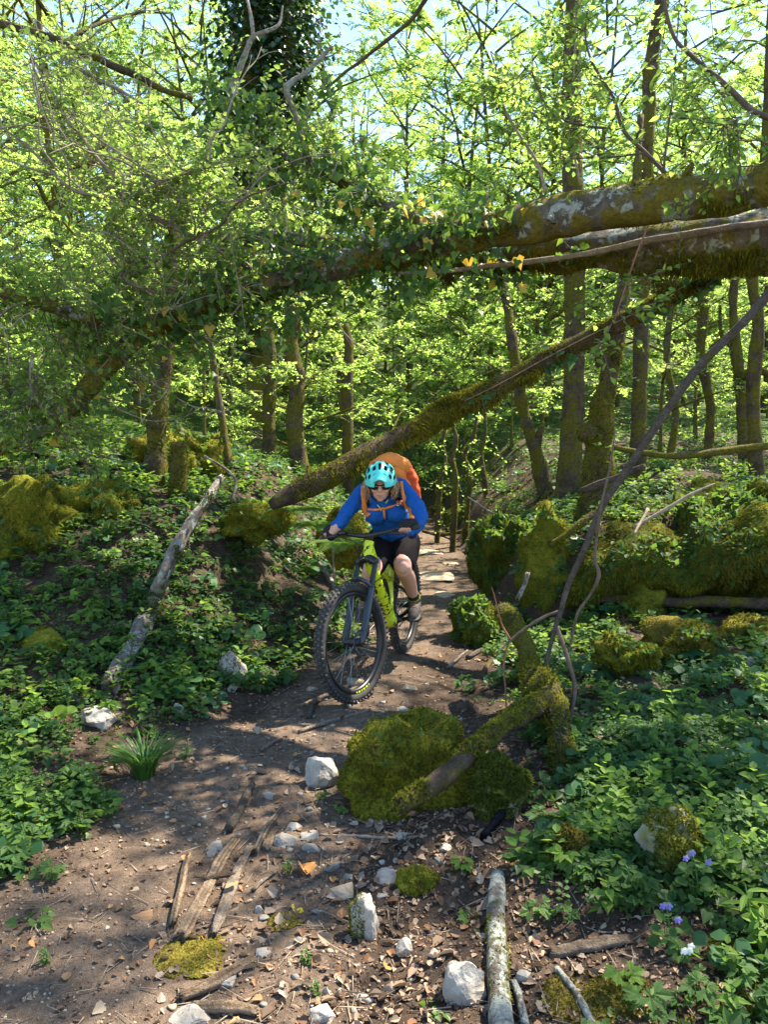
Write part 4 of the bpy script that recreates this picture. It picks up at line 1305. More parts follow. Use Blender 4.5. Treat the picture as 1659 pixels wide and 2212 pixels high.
def boulder(pl, pr, pt, pb, label, mat='moss', fz=4000, fmat=None, L=.025, seed=0, d=None, deep=.8, cuts=7, mask=None, bump=.16, name='mossy_boulder', cat='boulder', droop=.35, low=.0, sub=4, w=.006, herbs=0, thin=None):
    """a boulder covering picture columns pl..pr and rows pt..pb, standing on the ground at its lower edge"""
    mid = (pl + pr) / 2
    b = G(mid, pb) if d is None else P(mid, pb, d)
    dd = depth(b)
    wx = (pr - pl) * pxm(dd)
    dy = wx * deep
    dt = dd + dy * .4
    top = P(mid, pt, dt)[2]
    Hh = max(top - b[2], .05)
    V, F = rock(seed + 300, sub, cuts, bump, .8)
    V = rotz(fitbox(V), seed * 1.7)
    V = fitbox(V)
    c = np.array([b[0] + (mid - 829.5) / FV * dy * .4, b[1] + dy * .4, b[2] + .3 * Hh])
    V = V * np.array([wx / 2, dy / 2, .7 * Hh]) + c
    if thin:
        V[:, 2] = b[2] + (V[:, 2] - V[:, 2].min()) / np.ptp(V[:, 2]) * thin * 2 - thin + hgt(V[:, 0], V[:, 1]) - b[2]
        V = V + thin * .4 * fbm(V * 30, 2, seed)[:, None]
    else:
        k_ = (V - c) / np.array([wx / 2, dy / 2, .7 * Hh])
        V = c + (V - c) * (1 + 1.1 * bump * fbm(k_ * 1.6 + seed, 3, seed)[:, None])
    V = V + .35 * L * fbm(V * 9, 2, seed)[:, None]
    g = Geo().add(V, F)
    L = L * .72
    root = thing(name, b, label, cat)
    part('rock', g, M[mat], root)
    if fz:
        rg = np.random.default_rng(seed + 9)
        tag(part('moss', Geo().add(*fuzz(V, F, fz, L, w, rg, mask, droop)), M[fmat or mat], root, False), kind='stuff')
    if herbs:
        rg = np.random.default_rng(seed + 19)
        p_, n_ = surf_points(V, F, herbs, rg, lambda c, n: (n[:, 2] > .1) * (vn(c * 3, seed) > -.2))
        X_, Y_, Z_ = basis(rg.normal(size=p_.shape) + np.array([0, -.3, -.2]), n_ + .4 * rg.normal(size=p_.shape))
        sp = .035 * dd / 5
        LV, LF = np.array([[0, 0, 0], [.24, -.14, .03], [.5, .14, .05], [.3, .4, .03], [0, 1, -.1], [-.3, .4, .03], [-.5, .14, .05], [-.24, -.14, .03]]), [np.array([[0, 1, 2, 3, 4], [0, 4, 5, 6, 7]])]
        part('foliage', Geo().add(*inst(LV, LF, p_ + n_ * .02, X_, Y_, Z_, sp * rg.uniform(.6, 1.3, len(p_)))), M['ivy' if seed % 2 else 'herb'], root, False)
    return root


nz = lambda th, s=2.5, sd=3, cut=-.3: (lambda c, n: (n[:, 2] > th) * (vn(c * s, sd) > cut) * 1.0)
boulder(716, 1045, 1540, 1762, 'big mossy boulder in front of the rider with the broken log across it', 'moss', 26000, 'moss_yellow', .024, 1, deep=.85, bump=.2, herbs=60, mask=lambda c, n: .02 + (vn(c * 4.5, 3) > -.5) * 1.0)  # lighter yellow moss puts sunlight into the colour of a boulder in shade
boulder(1020, 1150, 1630, 1768, 'mossy boulder with a bare white face right of the broken log', 'stone_mossy', 9000, 'moss_green', .022, 2, deep=.8, mask=nz(-.1, 4, 5, -.35))
boulder(1015, 1140, 1095, 1262, 'mossy ivy covered rock at the right edge of the far trail', 'moss_green', 7000, 'moss', .04, 3, deep=1.0, herbs=420, bump=.22)
boulder(1110, 1250, 1110, 1300, 'rounded mossy rock behind the leaning pole', 'moss', 7000, 'moss', .04, 4, deep=.9, herbs=160, bump=.22)
boulder(1335, 1442, 1262, 1335, 'small round mossy mound in front of the dark ledge', 'moss', 4500, 'moss', .03, 8, deep=1.0)
boulder(972, 1092, 1290, 1400, 'low mossy rock overgrown with ivy at the right trail edge', 'moss_green', 5000, 'moss', .03, 9, deep=1.0, herbs=420, bump=.22)
boulder(1290, 1420, 1378, 1465, 'low mossy hummock among herbs on the right', 'moss', 5000, 'moss', .03, 10, deep=1.1, bump=.28, herbs=120)
boulder(1400, 1560, 1345, 1440, 'broad mossy hummock behind the herbs on the right', 'moss_brown', 6000, 'moss', .03, 11, deep=1.1, bump=.28, herbs=120)
boulder(1560, 1700, 1330, 1400, 'mossy hummock at the right edge among herbs', 'moss', 4000, 'moss_brown', .03, 12, deep=1.1)
boulder(1188, 1268, 1778, 1880, 'brown mossy lump at the foot of the moss wrapped root', 'moss_brown', 4500, 'moss_brown', .022, 13, deep=.9)
boulder(1365, 1530, 1745, 1905, 'low mossy rock with a white bare patch among the herbs', 'stone_mossy', 7000, 'moss', .02, 14, deep=.8, mask=nz(-.5, 5, 8, -.15))
boulder(-40, 165, 1015, 1205, 'big mossy mound at the left edge of the left bank', 'moss', 8000, 'moss', .04, 15, deep=1.1, bump=.3, herbs=260)
boulder(120, 310, 1035, 1130, 'mossy mound left of the dark trunk', 'moss', 5000, 'moss', .04, 16, deep=1.1, bump=.3, herbs=200)
boulder(255, 410, 915, 1030, 'yellow mossy rock face in the sun behind the dark trunk', 'moss_yellow', 6000, 'moss_yellow', .05, 17, deep=1.1, bump=.34, herbs=260)
boulder(350, 500, 925, 1030, 'bright golden mossy rock beside the thin dark stem', 'moss_yellow', 6000, 'moss_yellow', .05, 18, deep=1.1, bump=.34, herbs=260)
boulder(480, 640, 1080, 1150, 'low mossy mound below the broken end of the slanting log', 'moss', 3500, 'moss', .04, 19, d=6.35, deep=1.0, bump=.3, herbs=120)
boulder(690, 795, 1090, 1190, 'mossy fern grown rock under the rider\'s bent arm', 'moss_yellow', 5000, 'moss', .035, 20, d=6.6, deep=.8)
boulder(958, 1012, 1092, 1145, 'dark mossy boulder beside the far trail', 'moss_green', 1500, 'moss_green', .05, 21, deep=.9)
boulder(35, 152, 1352, 1420, 'yellow mossy stone among the round leaves on the left', 'moss', 6000, 'moss', .018, 22, deep=.8, mask=nz(-.6, 5, 2, -.4))
boulder(470, 530, 1405, 1475, 'pale rock with moss in its middle on the left bank', 'stone', 1300, 'moss', .016, 23, deep=.7, mask=nz(-.5, 7, 2, .1))
boulder(850, 952, 1865, 1935, 'bright moss cushion among the pebbles', 'moss', 5000, 'moss', .016, 24, deep=.9, name='moss_cushion', cat='moss', w=.004)
boulder(750, 815, 1930, 2032, 'oval white stone half covered with moss', 'stone', 3800, 'moss', .012, 25, deep=.75, mask=lambda c, n: (c[:, 0] < P(790, 1980, 2.7)[0]) * 1.0 + .0, cuts=3, name='stone', cat='stone', w=.003)
boulder(330, 500, 2040, 2110, 'thin flat moss patch on the sunny trail', 'moss_brown', 5000, 'moss_yellow', .010, 26, deep=.9, thin=.010, name='moss_patch', cat='moss', w=.003)
boulder(575, 655, 1960, 2010, 'dull flat moss patch beside the mossy stone', 'moss_brown', 2500, 'moss_brown', .010, 27, deep=.9, thin=.008, name='moss_patch', cat='moss', w=.003)

boulder(1150, 1420, 2085, 2215, 'rusty brown moss patch at the bottom right corner of the trail', 'moss_brown', 9000, 'moss_brown', .016, 28, deep=.8, name='moss_patch', cat='moss', thin=.012, w=.003)
boulder(1500, 1690, 2010, 2110, 'rusty brown moss patch under herbs at the right edge', 'moss_brown', 6000, 'moss_brown', .016, 29, deep=.8, name='moss_patch', cat='moss', thin=.014, w=.003)
# the overhanging mossy ledge along the right bank
ns, npf = 90, 30
s_ = np.linspace(0, 1, ns)
e0, e1 = P(1238, 1288, 6.25), P(1800, 1308, 5.8)
base = e0[None] * (1 - s_[:, None]) + e1[None] * s_[:, None]
base[:, 2] = hgt(base[:, 0], base[:, 1]) - .02
prof = spl(np.array([[-.42, -.1, 0], [-.36, .10, 0], [-.16, .24, 0], [.05, .33, 0], [.13, .46, 0], [.08, .60, 0], [-.10, .70, 0], [-.40, .77, 0], [-.9, .83, 0], [-1.5, .84, 0]]), npf)
V = np.zeros((ns, npf, 3))
lob = .76 + .48 * s_ + .26 * vn(np.stack([s_ * 7, 0 * s_, 0 * s_], 1), 5) + .12 * vn(np.stack([s_ * 17, 0 * s_, 0 * s_], 1), 6)
edge = ss(0, .10, s_) * (1 - .0 * s_)
V[:, :, 0] = base[:, None, 0] - .15 * prof[None, :, 0]
V[:, :, 1] = base[:, None, 1] - prof[None, :, 0] * (.55 + .45 * edge)[:, None] * lob[:, None] + (1 - edge)[:, None] * .3
V[:, :, 2] = base[:, None, 2] + prof[None, :, 1] * (lob * (.45 + .55 * edge))[:, None]
V = V.reshape(-1, 3)
V = V + .12 * np.stack([fbm(V * 2.0 + k * 5, 4, 60 + k) for k in range(3)], 1) * np.array([.6, 1, .8])
ix = np.arange(ns * npf).reshape(ns, npf)
F = np.stack([ix[:-1, :-1], ix[1:, :-1], ix[1:, 1:], ix[:-1, 1:]], -1).reshape(-1, 4)
root = thing('mossy_ledge', base[0], 'long overhanging mossy rock ledge with a dark gap beneath on the right bank', 'rock')
g = Geo().add(V, F)
part('rock', g, M['moss_green'], root)
rg = np.random.default_rng(66)
T_ = g.tris()
for nm, mt, n_, L_, mk in [('moss', 'moss', 16000, .030, lambda c, n: (vn(c * 2.2, 9) > -.15) * 1.0), ('moss', 'moss_brown', 7000, .036, lambda c, n: (vn(c * 2.2, 9) < .05) * (c[:, 2] < .95)), ('moss', 'moss_green', 8000, .03, lambda c, n: 1.0 + 0 * c[:, 0])]:
    tag(part(nm, Geo().add(*fuzz(V, T_, n_, L_, .007, rg, mk, .7)), M[mt], root, False), kind='stuff')
p_, n_ = surf_points(V, T_, 1700, rg, lambda c, n: (c[:, 2] > .5) * (vn(c * 1.7, 4) > -.1))
X_, Y_, Z_ = basis(rg.normal(size=p_.shape) + np.array([0, -.3, 0]), np.array([[0, -.2, 1.]]) + .4 * rg.normal(size=p_.shape))
LV, LF = np.array([[0, 0, 0], [.3, .3, .06], [.27, .62, .05], [0, 1, -.05], [-.27, .62, .05], [-.3, .3, .06]]), [np.array([[0, 1, 2, 3], [0, 3, 4, 5]])]
part('foliage', Geo().add(*inst(LV, LF, p_ + np.array([0, 0, .05]) * rg.random((len(p_), 1)), X_, Y_, Z_, .06 * rg.uniform(.5, 1.2, len(p_)))), M['herb'], root, False)

MATS = ['stone', 'stone_tan', 'stone_grey']


def stone(px, py, w, h, label, mat=0, seed=0, group=None, flat=False, cuts=9, sub=3, name='stone', cat='stone'):
    """px, py: centre of the stone in the picture; w, h its size there"""
    b = G(px, py + h * .42)
    dd = depth(b)
    V, F = rock_hull(seed + 500, 13 if w < 60 else 18, 2 if w < 45 else 5, .05 if w < 60 else .07)
    V = rotz(fitbox(V), seed)
    V = fitbox(V)
    wx = w * pxm(dd)
    hh = h * pxm(dd)
    el = math.atan2(1.6 - b[2], b[1])
    dy = wx * .8
    hz = max((hh - dy * math.sin(el) * .55) / math.cos(el), .35 * wx) if not flat else .16 * wx
    if flat:
        dy = hh / max(math.sin(el), .3)
    V = V * np.array([wx / 2, dy / 2, hz / 2])
    c = b + np.array([0, dy * .35, hz * .12])
    g = Geo().add(V + c, F)
    return single(name, g, M[MATS[mat]], b, label, cat, group, smooth=False)


for k, (px, py, w, h, mt, fl, lab) in enumerate([
        (694, 1660, 74, 102, 0, 0, 'tall pale rock leaning against the left end of the mossy boulder'),
        (582, 1716, 32, 30, 0, 0, 'round pale stone above the rock pile on the trail'),
        (635, 1783, 36, 27, 0, 0, 'bright white stone on top of the little rock pile'),
        (612, 1812, 60, 44, 2, 0, 'large grey stone of the little rock pile'),
        (667, 1805, 40, 26, 0, 0, 'flat pale stone right of the white stone in the pile'),
        (672, 1828, 44, 28, 2, 0, 'brownish grey stone at the front of the rock pile'),
        (868, 1805, 27, 20, 0, 0, 'small pale stone below the mossy boulder'),
        (966, 1830, 32, 25, 0, 0, 'pale wedge stone right of the small pale stone'),
        (957, 1858, 36, 24, 2, 0, 'half buried grey stone under the pale wedge stone'),
        (718, 1870, 40, 29, 2, 0, 'bluish grey oval stone lying under a thin stick'),
        (751, 1893, 27, 24, 2, 0, 'dull stone between the oval stone and the tan cobble'),
        (737, 1924, 55, 47, 1, 0, 'tan rounded cobble left of the mossy oval stone'),
        (832, 1891, 51, 40, 0, 0, 'knobbly pale stone beside the bright moss cushion'),
        (874, 2045, 36, 51, 0, 0, 'boot shaped pale stone in the middle foreground'),
        (939, 2058, 27, 20, 0, 0, 'small pale stone just above the biggest foreground rock'),
        (1005, 2114, 98, 125, 0, 0, 'biggest pale cracked rock leaning by the lichen spotted log'),
        (841, 2131, 26, 34, 1, 0, 'egg shaped stone left of the biggest foreground rock'),
        (703, 2141, 23, 35, 0, 0, 'upright white stone near the bottom of the picture'),
        (730, 2143, 17, 30, 1, 0, 'narrow tan stone beside the upright white stone'),
        (781, 2155, 29, 16, 0, 0, 'thin white stone right of the narrow tan stone'),
        (695, 2191, 60, 44, 0, 0, 'broad pale stone at the bottom edge of the picture'),
        (1131, 2106, 36, 36, 0, 0, 'round white stone right of the lichen spotted log'),
        (169, 2152, 70, 60, 0, 1, 'flat pale slab set in the dirt at lower left'),
        (475, 2118, 64, 42, 0, 0, 'white block behind the curved tan stick'),
        (404, 2197, 96, 50, 0, 0, 'white rock cut by the bottom edge, left of the sticks'),
        (460, 1833, 44, 34, 2, 1, 'flat grey stone above the split sticks'),
        (201, 1546, 82, 65, 0, 0, 'pale block shaped rock beside the ferns on the left'),
        (383, 1528, 25, 46, 0, 0, 'narrow pale upright stone at the left trail edge'),
        (501, 1482, 22, 32, 0, 0, 'white stone below the rock on the left bank'),
        (548, 1412, 24, 24, 0, 0, 'pale stone left of the front wheel'),
        (554, 1575, 22, 25, 1, 0, 'round tan stone on the shaded trail'),
        (672, 1486, 28, 18, 1, 0, 'low tan stone just behind the front tyre'),
        (770, 1470, 44, 26, 1, 0, 'brown stone seen through the front wheel'),
        (885, 1485, 38, 22, 1, 0, 'tan stone on the dark soil right of the front wheel'),
        (872, 1530, 28, 16, 0, 0, 'pale chip of stone at the top of the mossy boulder'),
        (558, 1962, 20, 24, 0, 0, 'small egg shaped white stone right of the split sticks'),
        (568, 2060, 36, 16, 0, 0, 'slim white stone lying below the small egg shaped stone'),
        (287, 1922, 24, 14, 1, 0, 'lone tan stone on the bare trail'),
        (803, 1920, 16, 20, 0, 0, 'tiny white stone left of the moss cushion'),
        (826, 1934, 24, 17, 0, 0, 'pair sized white pebble under the knobbly stone'),
        (935, 2012, 20, 18, 0, 0, 'white pebble above the boot shaped stone'),
        (1625, 1425, 22, 34, 0, 0, 'small upright white stone at the right edge among herbs')]):
    stone(px, py, w, h, lab, mt, k + 1, None, bool(fl), 11 if w > 60 else 8, 4 if w > 50 else 3)
# slabs in the far trail
for k, (px, py, w, h, lab) in enumerate([(938, 1238, 92, 40, 'broad limestone slab across the trail behind the rider'), (962, 1282, 50, 24, 'small limestone slab nearest the rear wheel'), (930, 1190, 60, 18, 'far limestone slab on the sunlit trail'), (975, 1215, 36, 16, 'narrow limestone slab at the right side of the trail')]):
    stone(px, py, w, h, lab, 1, 60 + k, None, True, 10, 3, 'rock_slab', 'rock')
# pebbles
rg = np.random.default_rng(91)
n = 0
while n < 150:
    y = rg.uniform(2.0, 5.2)
    x = xc(y) + rg.uniform(-.35, 1.6) * (1 if y < 3.6 else .5)
    px, py = 829.5 + x / (y * .996 + .14) * FV, 0
    V, F = rock_hull(700 + n % 12, 10, 1, .06)
    s = rg.uniform(.010, .030) * (1.25 if rg.random() < .2 else 1)
    c = np.array([x, y, gz(x, y)])
    V = rotz(fitbox(V), rg.uniform(0, 6)) * np.array([s, s * rg.uniform(.6, 1), s * rg.uniform(.4, .75)]) * .55
    single('pebble', Geo().add(V + c + np.array([0, 0, s * .1]), F), M[MATS[rg.choice([0, 0, 0, 1, 2])]], c, 'small limestone pebble lying loose on the trail soil', 'pebble', 'pebbles on the trail')
    n += 1

# ------------------------------------------------------------------ leaves of the herbs
def half_leaf(pts, fold=.12, curl=-.08):
    """a leaf from its right edge points (x, y): two folded halves"""
    r = np.array([[x, y, fold * x + curl * y * y] for x, y in pts])
    l = r[1:-1].copy()
    l[:, 0] *= -1
    V = np.vstack([r, l])
    n = len(r)
    F1 = np.array([list(range(n))])
    F2 = np.array([[0, n - 1] + list(range(n + n - 3, n - 1, -1))])
    return V, [F1, F2]


IVY = half_leaf([(0, 0), (.24, -.14), (.52, .14), (.33, .38), (.20, .62), (0, 1.0)], .10, -.12)
OVATE = half_leaf([(0, 0), (.20, .04), (.33, .20), (.30, .30), (.35, .36), (.27, .48), (.28, .56), (.17, .70), (.15, .78), (0, 1.05)], .22, -.22)
LANCE = half_leaf([(0, 0), (.09, .2), (.12, .5), (.07, .8), (0, 1.0)], .2, -.3)
DEAD = half_leaf([(0, 0), (.22, .06), (.40, .26), (.34, .40), (.38, .56), (.22, .72), (.14, .88), (0, 1.0)], .45, -.25)


def round_leaf():
    a = np.linspace(-.42 * np.pi + .5 * np.pi - np.pi, np.pi * .92, 2)
    th = np.linspace(-.5 * np.pi + .28, 1.5 * np.pi - .28, 13)
    rim = np.stack([.5 * np.cos(th), .5 + .5 * np.sin(th), .09 * np.cos(2 * th) + .05], 1)
    V = np.vstack([[0, .18, -.05], rim])
    F = np.array([[0, i, i + 1] for i in range(1, 13)])
    return V, [F]


ROUND = round_leaf()


def lobed_leaf():
    V, F, n = [], [], 0
    for a, s in ((0, 1.0), (.95, .85), (-.95, .85)):
        v, f = half_leaf([(0, 0), (.10, .25), (.30, .52), (.20, .60), (.26, .80), (.11, .78), (0, 1.0)], .2, -.18)
        c, si = math.cos(a), math.sin(a)
        v = v * s
        v = np.stack([v[:, 0] * c + v[:, 1] * si, -v[:, 0] * si + v[:, 1] * c, v[:, 2]], 1)
        V.append(v)
        F += [q + n for q in f]
        n += len(v)
    return np.vstack(V), F


LOBED = lobed_leaf()
_lo = [(a, s) for a, s in ((0, 1.0), (.95, .85), (-.95, .85))]
LOBED_S = (np.vstack([np.stack([LEAF_V[:, 0] * .9 * s * math.cos(a) + LEAF_V[:, 1] * s * math.sin(a), -LEAF_V[:, 0] * .9 * s * math.sin(a) + LEAF_V[:, 1] * s * math.cos(a), LEAF_V[:, 2] * 2 * s], 1) for a, s in _lo]), [np.vstack([LEAF_F[0] + 6 * i for i in range(3)])])
SHAPES = {'ivy': IVY, 'ovate': OVATE, 'round': ROUND, 'lobed': LOBED, 'lance': LANCE}


def layout(kind, rg):
    """where the leaves of one plant sit: (stalk foot, leaf base, direction, normal, size) with the plant about 1 high"""
    L = []
    if kind == 'nettle':
        nn = 5
        for i in range(nn):
            z = .25 + .75 * i / (nn - 1)
            a0 = (i % 2) * 1.57 + rg.uniform(-.3, .3)
            for s in (0, 1):
                a = a0 + s * np.pi
                d = np.array([math.cos(a), math.sin(a), .15 + .5 * (z > .9)])
                L.append(((0, 0, z - .05), np.array([0, 0, z]) + d * .06, d, (0, 0, 1), .62 * (1.1 - .55 * z), 'ovate'))
    elif kind == 'round':
        for i in range(9):
            a = i * 2.4 + rg.uniform(-.4, .4)
            r = rg.uniform(.15, .6)
            z = rg.uniform(.3, .75) * (1.1 - r * .5)
            b = np.array([math.cos(a) * r, math.sin(a) * r, z])
            L.append(((0, 0, 0), b, np.array([math.cos(a), math.sin(a), -.1 + .3 * rg.normal()]), (math.cos(a) * .4, math.sin(a) * .4 - .3, 1), .55 * rg.uniform(.7, 1.2), 'round'))
    elif kind == 'anemone':
        for i in range(7):
            a = i * 2.4 + rg.uniform(-.4, .4)
            r = rg.uniform(.08, .42)
            z = rg.uniform(.4, 1.0)
            b = np.array([math.cos(a) * r, math.sin(a) * r, z])
            L.append(((0, 0, 0), b, np.array([math.cos(a), math.sin(a), .05 * rg.normal()]), (.2 * rg.normal(), .2 * rg.normal() - .2, 1), .62 * rg.uniform(.7, 1.15), 'lobed'))
    elif kind == 'gill':
        for i in range(6):
            z = .12 + .88 * i / 5
            a0 = (i % 2) * 1.57 + rg.uniform(-.4, .4)
            for s in (0, 1):
                a = a0 + s * np.pi
                d = np.array([math.cos(a), math.sin(a), .1])
                L.append(((0, 0, z - .03), np.array([0, 0, z]) + d * .12, d, (0, -.3, 1), .30 * (1.15 - .5 * z), 'round'))
    elif kind == 'lance':
        for i in range(9):
            a = i * 2.4
            z = .35 + .6 * i / 9
            d = np.array([math.cos(a), math.sin(a), .35])
            L.append(((0, 0, z - .05), (0, 0, z), d, (0, 0, 1), .6, 'lance'))
    elif kind == 'ivy':
        for i in range(8):
            a = rg.uniform(0, 6.28)
            r = rg.uniform(.05, .8)
            L.append(((math.cos(a) * r * .8, math.sin(a) * r * .8, 0), np.array([math.cos(a) * r, math.sin(a) * r, rg.uniform(.1, .35)]), np.array([math.cos(a), math.sin(a) - .3, -.25]), (0, -.5, 1), .42 * rg.uniform(.7, 1.2), 'ivy'))
    return L


KMAT = {'nettle': 'herb_light', 'round': 'herb_blue', 'anemone': 'herb', 'gill': 'herb', 'lance': 'herb_light', 'ivy': 'ivy'}
_lm = {}


def leafmesh(shape, mat):
    if (shape, mat) not in _lm:
        V, F = SHAPES[shape]
        _lm[(shape, mat)] = mesh_of('leaf', Geo().add(V, F), M[mat], False)
    return _lm[(shape, mat)]


def mat4(X, Y, Z, s, p):
    return Matrix(((X[0] * s, Y[0] * s, Z[0] * s, p[0]), (X[1] * s, Y[1] * s, Z[1] * s, p[1]), (X[2] * s, Y[2] * s, Z[2] * s, p[2]), (0, 0, 0, 1)))


def herb(kind, px, py, size, label, name, cat, seed, mat=None, flowers=None, group=None):
    rg = np.random.default_rng(seed)
    size = size * {'anemone': .6, 'round': .68, 'gill': .7}.get(kind, .7)
    b = G(px, py)
    root = thing(name, b, label, cat, group)
    L = layout(kind, rg)
    mt = mat or KMAT[kind]
    a = np.array([l[0] for l in L], float) * size
    c = np.array([l[1] for l in L], float) * size
    g = Geo().add(*sticks(a, c, .0022, .0015))
    if kind in ('nettle', 'gill', 'lance'):
        g.add(*tube(np.array([[0, 0, -.01], [.01, 0, size * .5], [0, .01, size]]), [.004, .0035, .002], 5))
    tag(link('stem', mesh_of('stem', g, M['grass']), root), kind='stuff')
    for l, bb in zip(L, c):
        d = nrm(np.array(l[2], float) + .15 * rg.normal(size=3))
        X, Y, Z = basis(d, np.array(l[3], float) + .25 * rg.normal(size=3))
        o = link('leaf', leafmesh(l[5], mt), root)
        o.matrix_local = mat4(X, Y, Z, size * l[4], bb)
    if flowers:
        fm, n = flowers
        for i in range(n):
            a = rg.uniform(0, 6.28)
            p = np.array([math.cos(a) * .25 * size, math.sin(a) * .25 * size - .02, size * rg.uniform(.9, 1.15)])
            g = Geo()
            for j in range(5):
                t = j * 2 * np.pi / 5
                V, F = half_leaf([(0, 0), (.3, .4), (.28, .8), (0, 1)], .1, -.2)
                X, Y, Z = basis(np.array([[math.cos(t), -.6, math.sin(t)]]), np.array([[0., -1, .4]]))
                g.add(*inst(V * .013, F, np.array([[0., 0, 0]]), X, Y, Z, 1.0))
            g.add(*sticks([[0, 0, 0]], [np.array([0, 0, 0]) - p + np.array([0, 0, 0.0])], .0012, .0012), 1)
            o = link('flower', mesh_of('flower', g, [M[fm], M['grass']], False), root, p)
    return root


HERBS = [
    ('nettle', 55, 1775, .17, 'pale nettle like plant at the left edge of the trail'), ('anemone', 236, 1768, .13, 'dark cut leaved plant right of the pale nettle'), ('anemone', 30, 1880, .14, 'cut leaved plant at the left picture edge below the nettle'),
    ('anemone', 110, 1905, .13, 'cut leaved plant spreading over the dirt at left'), ('nettle', 170, 1790, .09, 'small light plant in the sun between cut leaved plants'), ('round', 45, 1590, .24, 'clump of big round leaves at the left picture edge'),
    ('round', 110, 1570, .18, 'clump of round leaves beside the pale block rock'), ('round', 235, 1415, .22, 'dark glossy round leaves left of the pale log'), ('round', 420, 1330, .22, 'blue green round leaves right of the pale log'),
    ('round', 480, 1385, .18, 'small round leaves below the blue green clump'), ('anemone', 400, 1640, .10, 'little cut leaved plant right of the grass tuft'), ('lance', 622, 1890, .08, 'small bright seedling with narrow leaves on the stony trail'),
    ('ivy', 60, 2010, .14, 'ivy sprig on the dirt at lower left'), ('gill', 95, 2085, .07, 'tiny round leaved seedling at lower left'), ('nettle', 45, 1360, .24, 'tall soft herb beside the yellow mossy stone'), ('anemone', 380, 1440, .15, 'bright cut leaves just right of the log end'),
    ('anemone', 330, 1490, .14, 'cut leaves in front of the log end'), ('anemone', 450, 1480, .14, 'sunlit cut leaves on the left bank above the trail'), ('nettle', 560, 1490, .15, 'leafy herb at the left trail edge near the wheel'), ('ivy', 300, 1590, .16, 'ivy creeping round the pale block rock'),
    ('nettle', 1312, 1975, .15, 'nettle with large toothed pale leaves in the right foreground'), ('anemone', 1000, 1890, .10, 'bright lobed seedling right of the moss cushion'), ('anemone', 1180, 1815, .17, 'lush lobed leaves below the black stick'),
    ('anemone', 1240, 1905, .13, 'lobed leaves under the brown mossy lump'), ('anemone', 1160, 1985, .10, 'small dark lobed leaves right of the lichened log'), ('gill', 1355, 1960, .19, 'tall ground ivy stem right of the large nettle'),
    ('gill', 1440, 2050, .17, 'ground ivy with violet flower beside the nettle'), ('gill', 1500, 1960, .22, 'leafy ground ivy with violet flowers at the right'), ('gill', 1560, 1900, .24, 'tall ground ivy in the sun at far right'),
    ('lance', 1610, 2010, .20, 'narrow leaved plant at the right picture edge'), ('round', 1600, 1690, .26, 'pair of big round leaves near the right edge'), ('gill', 1400, 1730, .20, 'dark ground ivy above the white patched rock'),
    ('gill', 1490, 1720, .22, 'ground ivy left of the big round leaves'), ('gill', 1270, 1740, .20, 'ground ivy right of the moss wrapped root'), ('anemone', 1350, 2150, .13, 'bright cut leaves on brown moss at the bottom right'),
    ('anemone', 1400, 2205, .13, 'cut leaves at the bottom edge right of centre'), ('anemone', 1510, 2170, .12, 'dark five fingered leaves at lower right'), ('anemone', 1600, 2140, .13, 'cut leaves at the right bottom corner'),
    ('anemone', 1470, 2085, .12, 'cut leaved plant with small white flowers'), ('nettle', 1580, 2205, .13, 'soft herb in the bottom right corner'), ('ivy', 1290, 2205, .13, 'dark ivy sprig by the bottom edge right of the sticks'),
    ('ivy', 1030, 1990, .10, 'ivy leaves beside the lichened log'), ('ivy', 930, 2195, .09, 'ivy sprig below the biggest foreground rock'), ('ivy', 1080, 1700, .15, 'ivy on the shaded face below the broken log'),
    ('nettle', 1330, 1560, .20, 'toothed herb on the right terrace'), ('anemone', 1130, 1745, .12, 'lobed leaves beneath the white faced boulder'), ('nettle', 1450, 1560, .22, 'big leaved herb behind the ground ivy'), ('round', 1360, 1195, .16, 'pale heart leaved vine hanging on the mossy ledge'),
    ('anemone', 690, 1735, .09, 'lobed seedling at the foot of the mossy boulder'), ('gill', 660, 2085, .07, 'tiny round leaved stem in the pebbles'), ('gill', 680, 2150, .06, 'second tiny round leaved stem among white stones'), ('anemone', 735, 1760, .07, 'bright little leaves below the mossy boulder')]
for k, (kd, px, py, s, lab) in enumerate(HERBS):
    fl = ('flower', 3) if 'violet' in lab else (('flower_white', 3) if 'white flowers' in lab else None)
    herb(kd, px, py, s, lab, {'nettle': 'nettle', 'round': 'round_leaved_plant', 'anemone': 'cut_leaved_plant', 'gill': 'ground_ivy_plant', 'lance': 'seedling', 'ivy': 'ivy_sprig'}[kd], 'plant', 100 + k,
         'herb_light' if ('bright' in lab or 'pale' in lab or 'sunlit' in lab or 'light' in lab) else None, fl)  # a plant called sunlit gets paler leaves: sunlight put into the leaf colour

# grass tufts
for (px, py, n_, h_, lab) in [(312, 1678, 300, .26, 'dense grass tuft at the left side of the trail')]:
    b = G(px, py)
    rg = np.random.default_rng(8)
    root = thing('grass_tuft', b, lab, 'grass')
    g = Geo()
    for i in range(n_):
        a = rg.uniform(0, 6.28)
        r0 = rg.uniform(0, .05)
        ln = h_ * rg.uniform(.6, 1.3)
        d = np.array([math.cos(a), math.sin(a), 0])
        s = np.linspace(0, 1, 5)
        p = d * r0 + d * (ln * .75 * s ** 1.5)[:, None] * rg.uniform(.5, 1.1) + np.array([0, 0, 1]) * (ln * (s - .45 * s ** 2.2))[:, None]
        sd = np.array([-d[1], d[0], 0]) * .0036
        w = (1 - s ** 2)[:, None] * .9 + .1
        V = np.vstack([p - sd * w, p + sd * w])
        g.add(V + b, np.array([[j, j + 1, 6 + j, 5 + j] for j in range(4)]))
    tag(part('blades', g, M['grass'], root, False), kind='stuff')

